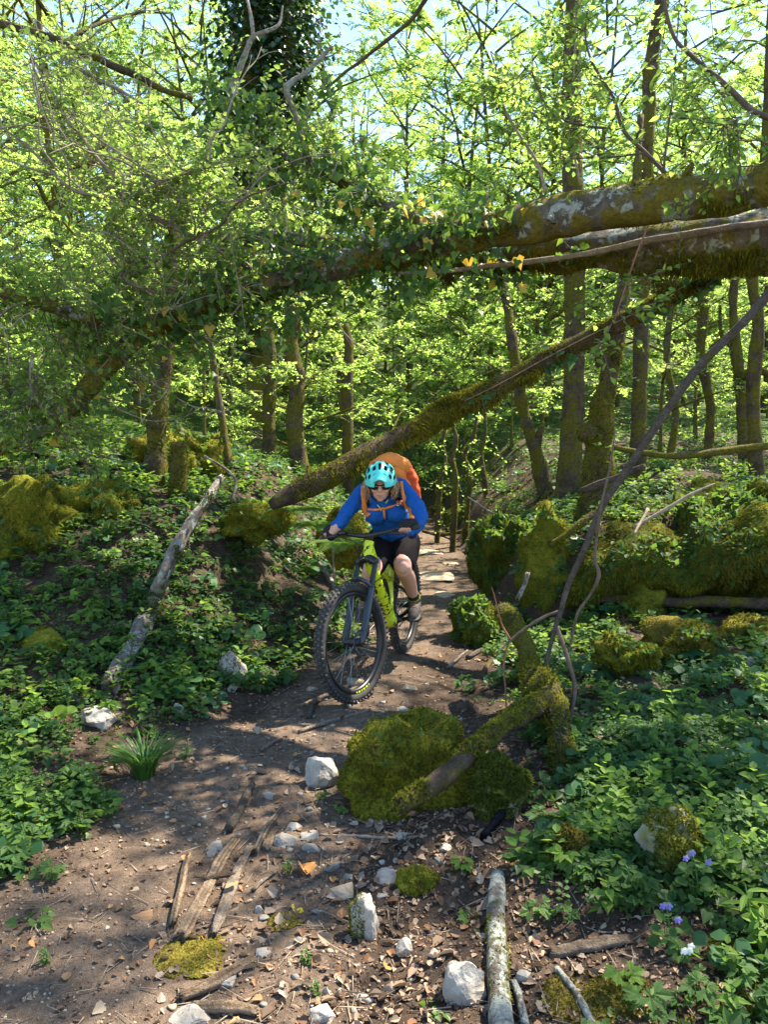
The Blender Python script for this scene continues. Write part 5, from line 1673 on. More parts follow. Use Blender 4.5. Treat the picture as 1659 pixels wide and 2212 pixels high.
# ------------------------------------------------------------------ ground cover nobody could count
def plantmask(x, y):
    t = x - xc(y)
    w_r = np.interp(y, [0, 2, 2.8, 3.4, 4.2, 5, 7, 20], [1.62, 1.62, 1.45, 1.4, 1.08, .72, .55, .5])
    w_l = np.interp(y, [0, 2, 2.6, 3.2, 3.8, 4.6, 6, 20], [.55, .52, .48, .55, .80, .50, .42, .45])
    nn = .28 * fbm2(x * 2.3, y * 2.3, 2, 71)
    return np.maximum(ss(0, .35, t - w_r + nn), ss(0, .3, -t - w_l + nn * .8))


def scatter(n, r0, r1, rg, keep=None, xr=.62):
    r = np.exp(rg.uniform(math.log(r0), math.log(r1), n))
    a = rg.uniform(-xr, xr, n)
    x, y = r * np.sin(a), r * np.cos(a)
    m = rg.random(n) < (plantmask(x, y) if keep is None else keep(x, y))
    return x[m], y[m]


rg = np.random.default_rng(404)
COVER = {}
for kind, n_, sz, mt, sd in [('anemone', 6600, .072, 'herb', 1), ('gill', 5200, .085, 'herb', 2), ('nettle', 3000, .10, 'herb_light', 3), ('round', 1800, .09, 'herb_blue', 4), ('ivy', 6000, .10, 'ivy', 5), ('anemone', 3000, .07, 'herb_light', 6)]:
    x, y = scatter(int(n_ * 1.36), 1.9, 24, rg)
    f = vn(np.stack([x * 1.4, y * 1.4, np.full(len(x), sd * 3.7)], 1), 20 + sd)
    m = rg.random(len(x)) < .15 + .8 * (f > np.where(x < xc(y), -.2, .15))
    x, y = x[m], y[m]
    z = hgt(x, y)
    g = COVER.setdefault(mt, Geo())
    var = [layout(kind, np.random.default_rng(k)) for k in range(6)]
    vk = rg.integers(0, 6, len(x))
    yaw = rg.uniform(0, 6.28, len(x))
    s = sz * rg.uniform(.4, 1.35, len(x)) * (.72 + .085 * np.minimum(y, 7))
    for v in range(6):
        k = np.where(vk == v)[0]
        if not len(k):
            continue
        c, si = np.cos(yaw[k]), np.sin(yaw[k])
        rot = lambda q: np.stack([q[0] * c - q[1] * si, q[0] * si + q[1] * c, np.full(len(k), q[2])], 1)
        for l in var[v]:
            pos = np.stack([x[k], y[k], z[k]], 1) + rot(l[1]) * s[k][:, None]
            d = rot(l[2]) + .2 * rg.normal(size=(len(k), 3))
            nn = np.array(l[3], float)[None] + .3 * rg.normal(size=(len(k), 3))
            X, Y, Z = basis(d, nn)
            tv, tf = SHAPES[l[5]] if l[5] != 'ovate' else (LEAF_V * np.array([1.15, 1, 1.3]), LEAF_F)
            if l[5] == 'lobed':
                tv, tf = LOBED_S
            if l[5] == 'round':
                th = np.linspace(0, 2 * np.pi, 8, endpoint=False)
                tv, tf = np.stack([.5 * np.cos(th), .5 + .5 * np.sin(th), .08 * np.cos(2 * th)], 1), [np.arange(8)[None]]
            g.add(*inst(tv, tf, pos, X, Y, Z, s[k] * l[4]))
for mt, g in COVER.items():
    me = mesh_of('ground_cover', g, M[mt], False)
    tag(link('ground_cover', me), {'herb': 'low green herbs covering the banks beside the trail', 'herb_light': 'pale green young herbs covering the banks', 'herb_blue': 'patches of low bluish round leaves on the banks', 'ivy': 'dark creeping ivy covering the banks'}[mt], 'ground cover', None, 'stuff')

# moss carpet on the banks
x, y = scatter(90000, 2.0, 13, rg, lambda x, y: plantmask(x, y) * (vn(np.stack([x * 1.1, y * 1.1, 0 * x + 2], 1), 55) > -.05) * np.clip((x - xc(y)) * .5 + .6, .25, 1))
z = hgt(x, y)
n = len(x)
d = nrm(np.stack([.7 * rg.normal(size=n), .7 * rg.normal(size=n), np.ones(n)], 1))
sd_ = nrm(np.cross(d, rg.normal(size=(n, 3))))
ln = (.022 * (1 + .08 * y) * rg.uniform(.5, 1.6, n))[:, None]
p = np.stack([x, y, z - .003], 1)
V = np.stack([p - sd_ * .006 * (1 + .08 * y)[:, None], p + sd_ * .006 * (1 + .08 * y)[:, None], p + d * ln], 1).reshape(-1, 3)
tag(link('moss_carpet', mesh_of('moss_carpet', Geo().add(V, np.arange(n * 3).reshape(-1, 3)), M['moss'], False)), 'yellow green moss growing over the soil of the banks', 'moss', None, 'stuff')

# leaf litter, crumbs and twiglets on the soil
x, y = scatter(42000, 1.85, 15, rg, lambda x, y: .35 + .65 * ss(.3, .7, np.abs(x - xc(y) - .2)) * 1.0)
n = len(x)
p = np.stack([x, y, hgt(x, y) + .004], 1)
X, Y, Z = basis(nrm(np.stack([rg.normal(size=n), rg.normal(size=n), .25 * rg.normal(size=n)], 1)), np.array([[0, 0, 1.0]]) + .45 * rg.normal(size=(n, 3)))
g = Geo().add(*inst(LEAF_V * np.array([1.1, 1, 2.5]), LEAF_F, p, X, Y, Z, np.minimum(.005 + .016 * rg.random(n) ** 2.6 + .014 * (rg.random(n) < .06), .035) * (1 + .10 * y)))
tag(link('leaf_litter', mesh_of('leaf_litter', g, M['litter'], False)), 'crumbled brown leaf litter strewn over the soil', 'litter', None, 'stuff')
# a denser drift of broken leaves between the stones
n = 2300
y = rg.uniform(1.9, 3.9, n)
x = xc(y) + .95 + .45 * rg.normal(size=n)
p = np.stack([x, y, hgt(x, y) + .006], 1)
X, Y, Z = basis(nrm(np.stack([rg.normal(size=n), rg.normal(size=n), .3 * rg.normal(size=n)], 1)), np.array([[0, 0, 1.0]]) + .5 * rg.normal(size=(n, 3)))
tag(link('leaf_litter', mesh_of('leaf_litter', Geo().add(*inst(DEAD[0], DEAD[1], p, X, Y, Z, .006 + .046 * rg.random(n) ** 3.2)), M['litter_pale'], False)), 'broken pale dead leaves drifted between the stones', 'litter', None, 'stuff')
x, y = scatter(2600, 1.85, 12, rg, lambda x, y: .7 + 0 * x)
n = len(x)
a = rg.uniform(0, 6.28, n)
ln = rg.uniform(.02, .12, n)
p = np.stack([x, y, hgt(x, y) + .005], 1)
e = p + np.stack([np.cos(a) * ln, np.sin(a) * ln, 0 * a], 1)
e[:, 2] = hgt(e[:, 0], e[:, 1]) + .006 + .01 * rg.random(n)
tag(link('twig_litter', mesh_of('twig_litter', Geo().add(*sticks(p, e, .0016 + .0012 * rg.random(n), .001)), M['twig_pale'])), 'thin dry twigs strewn over the soil', 'litter', None, 'stuff')
x, y = scatter(4200, 1.85, 9, rg, lambda x, y: .15 + .85 * (1 - ss(.5, 1.1, np.abs(x - xc(y) - .2))))
n = len(x)
V, F = rock(77, 1, 4, .05, .75)
p = np.stack([x, y, hgt(x, y) + .001], 1)
X, Y, Z = basis(rg.normal(size=(n, 3)) * np.array([1, 1, .2]), np.array([[0, 0, 1.0]]) + .2 * rg.normal(size=(n, 3)))
tag(link('gravel', mesh_of('gravel', Geo().add(*inst(V, [F], p, X, Y, Z, .004 + .010 * rg.random(n) ** 2)), M['stone_tan'], False)), 'fine limestone grit scattered over the trail', 'gravel', None, 'stuff')

# ------------------------------------------------------------------ fallen leaves one can pick out
_dm = [mesh_of('fallen_leaf', Geo().add(np.column_stack([DEAD[0][:, 0], DEAD[0][:, 1] - .5, DEAD[0][:, 2] * k]), DEAD[1]), M[m], False) for k, m in ((1, 'dead_leaf'), (1.8, 'dead_orange'), (.8, 'dead_yellow'), (-1.2, 'dead_leaf'), (.5, 'dead_orange'), (-.7, 'litter'))]


def dead_leaf(p, s, v, lab, group, rg):
    o = tag(link('fallen_leaf', _dm[v], None, p), lab, 'leaf', group)
    o.scale = (s, s, s)
    o.rotation_euler = (rg.normal() * .3, rg.normal() * .3, rg.uniform(0, 6.28))
    return o


rg = np.random.default_rng(606)
dead_leaf(G(640, 1968) + np.array([0, 0, .012]), .062, 2, 'bright yellow fallen leaf in the middle of the stony trail', None, rg)
dead_leaf(G(660, 1880) + np.array([0, 0, .02]), .09, 1, 'large orange fallen leaf by the small rock pile', None, rg)
dead_leaf(G(498, 1940) + np.array([0, 0, .05]), .055, 2, 'yellow leaf lying on the split sticks', None, rg)
dead_leaf(G(308, 1982) + np.array([0, 0, .008]), .07, 3, 'pale dry leaf alone on the bare trail', None, rg)
dead_leaf(G(522, 2010) + np.array([0, 0, .012]), .05, 4, 'orange leaf at the lower end of the split sticks', None, rg)
for k in range(150):
    y = 1.9 + 5.5 * rg.random() ** 1.6
    x = xc(y) + rg.uniform(-1.0, 1.5)
    dead_leaf(np.array([x, y, gz(x, y) + .010]), rg.uniform(.018, .046), int(rg.choice([0, 0, 3, 3, 1, 4, 5])), 'dry curled fallen leaf on the soil of the trail', 'fallen leaves on the trail', rg)

# ------------------------------------------------------------------ ivy climbing over the fallen tree
rg = np.random.default_rng(808)
root = thing('ivy', A[52, :3], 'ivy with green and yellow leaves draped over the fallen trunk', 'ivy')
src = np.vstack([A[38:112], A[44:92], A[44:92], limbq[0][4:], limbq[0][4:], limbq[10][:12], limbq[4][:10], B[45:80]])
# vines
g = Geo()
vines = []
for k in range(52):
    i = rg.integers(0, len(src))
    p = src[i, :3] + rg.normal(size=3) * .06
    pts = [p]
    dv = nrm(rg.normal(size=3) + np.array([0, -.3, -.35]))
    for s in range(8):
        dv = nrm(dv + .55 * rg.normal(size=3) + np.array([0, 0, -.10]))
        p = p + dv * rg.uniform(.05, .11)
        pts.append(p)
    q = spl(np.array(pts), 22)
    vines.append(q)
    g.add(*tube(q, np.linspace(.005, .002, 22), 5))
part('stems', g, M['vine'], root)
n = 3900
k = rg.integers(0, len(src), n)
pos = src[k, :3] + rg.normal(size=(n, 3)) * np.array([.13, .13, .16]) + np.array([0, -.05, -.02])
vv = np.vstack(vines)
m = rg.random(n) < .5
pos[m] = vv[rg.integers(0, len(vv), m.sum())] + rg.normal(size=(m.sum(), 3)) * .035
ld = nrm(np.array([[0, -.25, -.8]]) + .6 * rg.normal(size=(n, 3)))
X, Y, Z = basis(ld, np.array([[.1, -.75, .65]]) + .45 * rg.normal(size=(n, 3)))
sz = .062 * rg.uniform(.55, 1.3, n)
single_n = 260
sel = np.argsort(pos[:, 1] - .0 * sz)[:1500]
sel = rg.choice(sel, single_n, replace=False)
rest = np.setdiff1d(np.arange(n), sel)
part('foliage', Geo().add(*inst(IVY[0], IVY[1], pos[rest], X[rest], Y[rest], Z[rest], sz[rest])), M['ivy'], root, False)
lg, ly = leafmesh('ivy', 'ivy'), leafmesh('ivy', 'ivy_yellow')
lg2 = leafmesh('ivy', 'herb_light')
org = np.array(root.location)
for i, j in enumerate(sel):
    yel = i < 80
    o = link('leaf', ly if yel else (lg2 if i % 5 == 0 else lg), root)
    o.matrix_local = mat4(X[j], Y[j], Z[j], sz[j] * (1.3 if yel else 1.15), pos[j] - org)
# ivy on the slanting log
root = thing('ivy', D[52, :3], 'small blue green ivy leaves on the upper part of the slanting log', 'ivy')
ii = np.concatenate([rg.integers(62, 72, 60), rg.integers(46, 52, 26), rg.integers(34, 38, 14), rg.integers(72, 80, 40)])
n = len(ii)
an = rg.uniform(0, 6.28, n)
pos = D[ii, :3] + np.stack([rg.normal(size=n) * .05, -np.abs(np.cos(an)) * D[ii, 3] * 1.15, np.sin(an) * D[ii, 3] * 1.1], 1)
X, Y, Z = basis(nrm(np.array([[0, -.2, -.8]]) + .6 * rg.normal(size=(n, 3))), np.array([[0, -.8, .6]]) + .35 * rg.normal(size=(n, 3)))
part('stems', Geo().add(*tube(spl(D[34:80:6, :3] + np.array([0, -.115, .02]), 40), .005, 5, .2, 3, 9)), M['vine'], root)
for j in range(n):
    o = link('leaf', leafmesh('ivy', 'herb_blue'), root)
    o.matrix_local = mat4(X[j], Y[j], Z[j], .075 * rg.uniform(.7, 1.2), pos[j] - np.array(root.location))

# ferns on the left slope
def fern(px, py, d, s, n, lab, seed):
    rg = np.random.default_rng(seed)
    b = P(px, py, d)
    root = thing('fern', b, lab, 'fern')
    for i in range(n):
        a = i * 2.4 + rg.uniform(-.3, .3)
        h = np.array([math.cos(a), math.sin(a), 0])
        t = np.linspace(0, 1, 22)
        p = b + h * (s * .8 * t)[:, None] + np.array([0, 0, 1]) * (s * (.8 * t - .75 * t ** 2))[:, None]
        g = Geo().add(*sticks(p[:-1], p[1:], .003, .002))
        w = s * .22 * np.sin(np.pi * np.clip(t * .92 + .08, 0, 1)) ** .7
        side = np.array([-h[1], h[0], 0])
        tg = nrm(np.gradient(p, axis=0))
        for sg in (1, -1):
            X, Y, Z = basis(side * sg + tg * .35 - np.array([0, 0, .15]), np.cross(tg, np.broadcast_to(side, tg.shape)))
            g.add(*inst(LEAF_V * np.array([.45, 1, 1]), LEAF_F, p[2:], X[2:], Y[2:], Z[2:], w[2:]))
        part('frond', g, M['herb_light'], root, False)


fern(745, 1190, 6.1, .42, 9, 'yellow green fern behind the rider\'s bent elbow', 1)
fern(690, 1150, 6.4, .38, 8, 'green fern on the slope left of the handlebar', 2)
fern(640, 1115, 6.3, .34, 7, 'fern just below the broken end of the slanting log', 3)

# ------------------------------------------------------------------ mountain bike, built along +X (forward), Y to the rider's left
M['lime'] = m_plain('lime frame paint', (0.56, 0.66, 0.012), .30, .5, 0, .06, 18, .3)
def m_dusty(name, c, rough):
    m, nt = newmat(name)
    co = objcoord(nt)
    n1 = noise(nt, 9, 6, .65, co)
    n2 = noise(nt, 60, 4, .7, co)
    f = ramp(nt, n1.outputs[0], [(.50, (0, 0, 0)), (.72, (.55, .55, .55))])
    f = mixc(nt, 1.0, f, ramp(nt, n2.outputs[0], [(.35, (.3, .3, .3)), (.6, (1, 1, 1))]), 'MULTIPLY')
    cc = mixc(nt, f, c, (.17, .125, .09))
    finish(nt, cc, ramp(nt, n1.outputs[0], [(.45, (rough,) * 3), (.7, (.75,) * 3)]), None, 0, .01, .4, 0, .15)
    return m


M['lime'] = m_dusty('dusty lime frame paint', (0.56, 0.66, 0.012), .32)
M['bike_black'] = m_plain('black anodised metal', (0.018, 0.018, 0.020), .38, .5, .3, .25, 60)
M['fork_grey'] = m_plain('dark blue grey fork paint', (0.030, 0.036, 0.045), .35, .5, .1, .2, 40)
M['rubber'] = m_plain('dusty tyre rubber', (0.040, 0.037, 0.034), .85, .25, 0, .45, 35, 0, .3)
M['knobs'] = m_plain('dusty tyre knobs', (0.070, 0.064, 0.057), .9, .2, 0, .5, 50)
M['steel'] = m_plain('steel', (0.35, 0.35, 0.36), .3, .5, .9, .1, 60)
M['grip_red'] = m_plain('red grip clamp', (0.45, 0.02, 0.035), .4, .5, 0, .1, 30)
M['cable'] = m_plain('black cable housing', (0.012, 0.012, 0.013), .5, .4, 0, .1, 30)
M['decal'] = m_plain('dark decal', (0.014, 0.018, 0.012), .4, .4, 0, .05, 30)
BIKE_AT = np.array([0.165, 5.90, 0.0])
HEAD = math.atan2(-.956, -.292)
BIKE_AT[2] = gz(BIKE_AT[0], BIKE_AT[1])
fc = BIKE_AT[:2] + 1.2 * np.array([-.292, -.956])
bike_pitch = math.atan2(gz(*fc) - BIKE_AT[2], 1.2)
bike = thing('mountain_bike', BIKE_AT, 'lime green and black full suspension mountain bike ridden down the trail', 'bicycle')
bike.rotation_euler = Matrix.Rotation(HEAD, 3, 'Z').to_4x4().to_3x3().to_euler()
bike.matrix_world = Matrix.Translation(BIKE_AT) @ Matrix.Rotation(HEAD, 4, 'Z') @ Matrix.Rotation(-bike_pitch, 4, 'Y')
BM = bike.matrix_world.copy()
ST = R(-16)                                    # steering turned to the rider's right
HA = np.array([-.407, 0, .914])
FAX = np.array([1.2, 0, .37])
CRN = np.array([.944, 0, .855])


def rot_axis(V, o, a, th):
    V = np.asarray(V, float) - o
    c, s = math.cos(th), math.sin(th)
    return o + V * c + np.cross(a, V) * s + np.outer(V @ a, a).reshape(V.shape) * (1 - c)


def steer(V):
    return rot_axis(np.asarray(V, float).reshape(-1, 3), CRN, HA, ST)


def bw(p):
    """bike coordinates -> world"""
    return np.array(BM @ Vector([float(c) for c in p]))


def bpart(name, g, mat, up=None, smooth=True):
    return link(name, mesh_of(name, g, M[mat], smooth), up or bike)


def ctube(pts, r, n=16, sides=12, ell=None, st=False):
    q = spl(np.column_stack([np.array(pts, float), np.broadcast_to(r, (len(pts),))]), n)
    V, F = tube(q[:, :3], q[:, 3], sides, ell=ell)
    return (steer(V), F) if st else (V, F)


def ring(c, R0, prof, n=72):
    """solid of revolution round the wheel axle (Y); prof: (radial offset, y)"""
    a = np.linspace(0, 2 * np.pi, n, endpoint=False)
    pr = np.array(prof)
    V = np.stack([np.cos(a)[:, None] * (R0 + pr[None, :, 0]), np.broadcast_to(pr[None, :, 1], (n, len(pr))), np.sin(a)[:, None] * (R0 + pr[None, :, 0])], -1).reshape(-1, 3) + c
    m = len(pr)
    i = np.arange(n)[:, None] * m
    i2 = (np.arange(n)[:, None] + 1) % n * m
    j = np.arange(m)[None]
    j2 = (j + 1) % m
    return V, [np.stack([i + j, i + j2, i2 + j2, i2 + j], -1).reshape(-1, 4)]


def disc(c, r, w, n=20):
    a = np.linspace(0, 2 * np.pi, n, endpoint=False)
    V = np.vstack([np.stack([np.cos(a) * r, np.full(n, -w / 2), np.sin(a) * r], 1), np.stack([np.cos(a) * r, np.full(n, w / 2), np.sin(a) * r], 1)]) + c
    k = np.arange(n)
    return V, [np.stack([k, k + n, (k + 1) % n + n, (k + 1) % n], 1), np.array([k]), np.array([k[::-1] + n])]


def wheel(c, st):
    fx = (lambda g: Geo_steer(g)) if st else (lambda g: g)
    th = np.linspace(0, 2 * np.pi, 14, endpoint=False)
    rim = Geo().add(*ring(c, .300, [(0, -.016), (.014, -.017), (.016, 0), (.014, .017), (0, .016), (-.012, .009), (-.012, -.009)]))
    w = bpart('wheel', fx(rim), 'bike_black')
    ty = Geo().add(*ring(c, .342, [(.027 * math.cos(t), .031 * math.sin(t)) for t in th], 96))
    bpart('tyre', fx(ty), 'rubber', w)
    kn = Geo()
    n = 66
    for row, (yy, rr, tilt, wd) in enumerate([(-.026, .361, -.7, .007), (-.009, .3705, -.15, .007), (.009, .3705, .15, .007), (.026, .361, .7, .007)]):
        for k in range(n):
            a = 2 * np.pi * (k + .5 * (row % 2)) / n
            rad = np.array([math.cos(a), 0, math.sin(a)])
            tan = np.array([-math.sin(a), 0, math.cos(a)])
            up = nrm(rad * math.cos(tilt) + np.array([0, 1, 0]) * math.sin(tilt))
            sd = np.cross(tan, up)
            o = c + rad * (rr - .004) + np.array([0, yy, 0])
            V = np.array([o + tan * (tx * .0085) + sd * (sx * wd) + up * h * .011 for h in (0, 1) for tx, sx in ((-1, -1), (1, -1), (1, 1), (-1, 1))])
            V[4:] = o + up * .011 + (V[4:] - o - up * .011) * .8
            kn.add(V, np.array([[0, 1, 5, 4], [1, 2, 6, 5], [2, 3, 7, 6], [3, 0, 4, 7], [4, 5, 6, 7]]))
    tag(bpart('tread', fx(kn), 'knobs', w, False), kind='stuff')
    hub = Geo().add(*ctube([c + [0, -.055, 0], c + [0, -.04, 0], c + [0, .04, 0], c + [0, .055, 0]], [.024, .028, .028, .024], 10, 14))
    bpart('hub', fx(hub), 'bike_black', w)
    bpart('brake_disc', fx(Geo().add(*ring(c + [0, .062, 0], .078, [(-.008, -.001), (.006, -.001), (.006, .001), (-.008, .001)], 40))), 'fork_grey', w)
    a_, b_ = [], []
    for k in range(28):
        a = 2 * np.pi * k / 28
        a2 = a + (.55 if k % 4 < 2 else -.55)
        yy = .03 if k % 2 else -.03
        a_.append(c + [math.cos(a2) * .026, yy, math.sin(a2) * .026])
        b_.append(c + [math.cos(a) * .292, 0, math.sin(a) * .292])
    bpart('spokes', fx(Geo().add(*sticks(a_, b_, .0014, .0014))), 'steel', w)
    return w


def Geo_steer(g):
    o = Geo()
    o.v = [steer(g.V())]
    o.f, o.m, o.n = g.f, g.m, g.n
    return o


RAX = np.array([0, 0, .37])
BB = np.array([.435, 0, .345])
wheel(RAX, False)
fw = wheel(FAX, True)
# lime marks on the front rim
g = Geo()
for k in range(9):
    a = -1.9 + k * .055
    for s in (1,):
        V, F = ring(FAX, .302, [(.002, s * .0172), (.012, s * .0176), (.012, s * .0182), (.002, s * .0178)], 180)
        sel = (np.arange(180) >= 0)
        i0 = int((a % (2 * np.pi)) / (2 * np.pi) * 180)
        V = V.reshape(180, 4, 3)[[i0, (i0 + 1) % 180]].reshape(-1, 3)
        g.add(steer(V), np.array([[0, 4, 5, 1], [1, 5, 6, 2], [2, 6, 7, 3], [3, 7, 4, 0]]))
bpart('rim_lettering', g, 'lime', fw, False)

# frame
fr = Geo()
fr.add(*ctube([CRN + HA * .0, CRN + HA * .03, CRN + HA * .10, CRN + HA * .125], [.034, .032, .031, .033], 14, 18))
fr.add(*ctube([CRN + HA * .05 + [-.01, 0, 0], [.80, 0, .735], [.62, 0, .545], [.50, 0, .42], [.455, 0, .37]], [.034, .043, .047, .05, .052], 26, 18, [1.0] * 26))
fr.add(*ctube([CRN + HA * .10 + [-.01, 0, 0], [.80, 0, .84], [.64, 0, .735], [.50, 0, .66], [.40, 0, .635]], [.026, .027, .023, .021, .02], 24, 14))
fr.add(*ctube([[.445, 0, .40], [.415, 0, .52], [.39, 0, .64], [.375, 0, .73]], [.034, .025, .022, .022], 16, 14))
frame = bpart('frame', fr, 'lime')
mot = Geo()
mot.add(*ctube([BB + [.055, 0, .05], BB + [.02, 0, .0], BB + [-.03, 0, -.03]], [.055, .065, .05], 12, 16, [.75] * 12))
bpart('motor_cover', mot, 'lime', frame)
bpart('motor_port', Geo().add(*disc(BB + [.03, .05, .01], .018, .012)), 'bike_black', frame)
st = Geo()
for s in (1, -1):
    st.add(*ctube([BB + [-.02, s * .035, .0], [.25, s * .06, .35], [.02, s * .07, .375]], [.017, .014, .014], 14, 10))
bpart('chain_stay', st, 'bike_black', frame)
st = Geo()
for s in (1, -1):
    st.add(*ctube([[.40, s * .03, .60], [.22, s * .055, .52], [.015, s * .07, .39]], [.013, .012, .013], 14, 10))
bpart('seat_stay', st, 'bike_black', frame)
bpart('rear_shock', Geo().add(*ctube([[.46, 0, .45], [.49, 0, .52], [.54, 0, .62], [.56, 0, .66]], [.016, .024, .022, .012], 12, 12)), 'bike_black')
bpart('seat_post', Geo().add(*ctube([[.378, 0, .71], [.355, 0, .80], [.345, 0, .86]], .0155, 8, 12)), 'bike_black')
q = spl(np.array([[.20, 0, .885, .062], [.26, 0, .893, .072], [.34, 0, .888, .045], [.42, 0, .878, .026], [.465, 0, .868, .016]]), 18)
V, F = tube(q[:, :3], q[:, 3], 14)
V[:, 2] = .88 + (V[:, 2] - .88) * .38
bpart('saddle', Geo().add(V, F), 'bike_black')
# lettering down the down tube and the head badge
fo = bpy.data.curves.new('lettering', 'FONT')
fo.body = 'SPECIALIZED'
fo.size = .075
fo.extrude = .0012
fo.align_x = 'CENTER'
fo.align_y = 'CENTER'
to_ = bpy.data.objects.new('tmp', fo)
col.objects.link(to_)
bpy.context.view_layer.update()
tme = bpy.data.meshes.new_from_object(to_.evaluated_get(bpy.context.evaluated_depsgraph_get()))
bpy.data.objects.remove(to_, do_unlink=True)
tme.materials.clear()
tme.materials.append(M['decal'])
a0, a1 = np.array([.80, 0, .735]), np.array([.50, 0, .42])
dx = nrm(a0 - a1)
pf = np.array([.72, 0, -.69])
tn = np.array([tme.vertices[i].co[:] for i in range(len(tme.vertices))])
wd = tn[:, 0].max() - tn[:, 0].min()
k_ = .40 / wd
for sgn in (1, -1):
    me = tme if sgn == 1 else tme.copy()
    nv = np.array([0, sgn, 0.0])
    yv = np.cross(nv, dx * sgn)
    mid = (a0 + a1) / 2 + dx * .005
    VV = []
    for x_, y_, z_ in tn:
        yy = y_ * k_ * 1.7
        ang = yy / .048
        ang = ang - R(38) * (1 if np.dot(yv, pf) < 0 else -1)
        off = yv * math.sin(ang) * .0495 + nv * math.cos(ang) * .0495
        VV.append(mid + dx * sgn * x_ * k_ + off + nv * z_ * .5)
    me.vertices.foreach_set('co', np.array(VV, np.float32).ravel())
    me.update()
    link('lettering', me, frame)
bd = np.array([[-.2, .5], [.9, 1.0], [.15, .25], [.7, .35], [-.9, -1.0], [-.05, -.15], [-.6, -.2]]) * .028
fwd = np.array([.914, 0, .407])
for sd in (0, 1):
    cc = CRN + HA * .065
    V = []
    for x_, y_ in bd:
        an = x_ / .033
        V.append(cc + HA * y_ + (fwd * math.cos(an) + np.array([0, 1, 0]) * math.sin(an)) * .0345)
bpart('head_badge', Geo().add(np.array(V), [np.array([[0, 1, 2]]), np.array([[0, 2, 3, 5]]), np.array([[3, 4, 5]]), np.array([[5, 4, 6]])]), 'decal', frame, False)
# fork
fk = Geo()
fk.add(*ctube([CRN + [0, -.075, -.02], CRN + [0, 0, .01], CRN + [0, .075, -.02]], [.026, .030, .026], 14, 12, st=True))
fork = bpart('fork', fk, 'bike_black')
off = FAX - (CRN + HA * (-.53))
for s in (1, -1):
    top = CRN + np.array([0, s * .066, -.01])
    bot = FAX + np.array([-.02, s * .066, .02])
    mid = top * .58 + bot * .42
    bpart('stanchion', Geo().add(*ctube([top, mid], .0175, 6, 14, st=True)), 'bike_black', fork)
    bpart('fork_leg', Geo().add(*ctube([top * .66 + bot * .34, top * .62 + bot * .38, mid * .4 + bot * .6, bot, FAX + np.array([0, s * .062, -.012])], [.024, .025, .024, .021, .016], 18, 14, st=True)), 'fork_grey', fork)
ar0 = CRN * .64 + (FAX + np.array([-.02, 0, .02])) * .36
bpart('fork_arch', Geo().add(*ctube([ar0 + [0, -.066, 0], ar0 + [.035, -.05, .045], ar0 + [.05, 0, .062], ar0 + [.035, .05, .045], ar0 + [0, .066, 0]], [.014, .014, .016, .014, .014], 22, 10, st=True)), 'fork_grey', fork)
bpart('brake_calliper', Geo().add(*ctube([FAX + [-.07, .07, .10], FAX + [-.05, .075, .06], FAX + [-.045, .075, .03]], [.018, .022, .016], 8, 10, st=True)), 'bike_black', fork)
bpart('fork_guard', Geo().add(*ctube([ar0 + [.06, -.045, .055], ar0 + [.08, 0, .07], ar0 + [.06, .045, .055]], [.006, .03, .006], 12, 8, [.15] * 12, st=True)), 'bike_black', fork)
# cockpit
SM = CRN + HA * .155
BC = SM + np.array([.045, 0, .012])
bpart('stem', Geo().add(*ctube([SM + HA * -.02, SM + HA * .02], .024, 6, 14, st=True)).add(*ctube([SM, BC], [.022, .024], 8, 12, st=True)), 'bike_black')
bar = [BC + [-.035, -.38, .035], BC + [-.03, -.25, .033], BC + [-.006, -.11, .012], BC + [0, 0, 0], BC + [-.006, .11, .012], BC + [-.03, .25, .033], BC + [-.035, .38, .035]]
hb = bpart('handlebar', Geo().add(*ctube(bar, [.011, .011, .0145, .0165, .0145, .011, .011], 40, 12, st=True)), 'bike_black')
GRIP = {}
for s, nm in ((1, 'L'), (-1, 'R')):
    a, b = BC + [-.036, s * .255, .0335], BC + [-.036, s * .385, .035]
    bpart('grip', Geo().add(*ctube([a, b], .0165, 8, 14, st=True)), 'rubber', hb)
    bpart('grip_clamp', Geo().add(*ctube([a - [0, s * .012, 0], a], .020, 4, 14, st=True)), 'grip_red' if s < 0 else 'bike_black', hb)
    GRIP[nm] = (bw(steer((a + b) / 2)[0]), nrm(bw(steer(b)[0]) - bw(steer(a)[0])))
    lv_ = BC + [0.0, s * .215, .02]
    bpart('brake_lever', Geo().add(*ctube([lv_, lv_ + [.03, s * .01, -.006], lv_ + [.045, s * .06, -.012], lv_ + [.042, s * .13, -.018]], [.013, .014, .008, .006], 16, 10, st=True)), 'bike_black', hb)
    bpart('cable', Geo().add(*ctube([lv_ + [.03, 0, 0], lv_ + [.10, -s * .08, -.01], BC + [.09, s * .03, -.03], CRN + [.06, s * .02, .03], CRN + [.0, s * .05, -.06]], .0032, 30, 7, st=True)), 'cable', hb)
bpart('display', Geo().add(*ctube([BC + [.0, -.16, .03], BC + [.02, -.20, .03]], .018, 6, 10, st=True)), 'bike_black', hb)
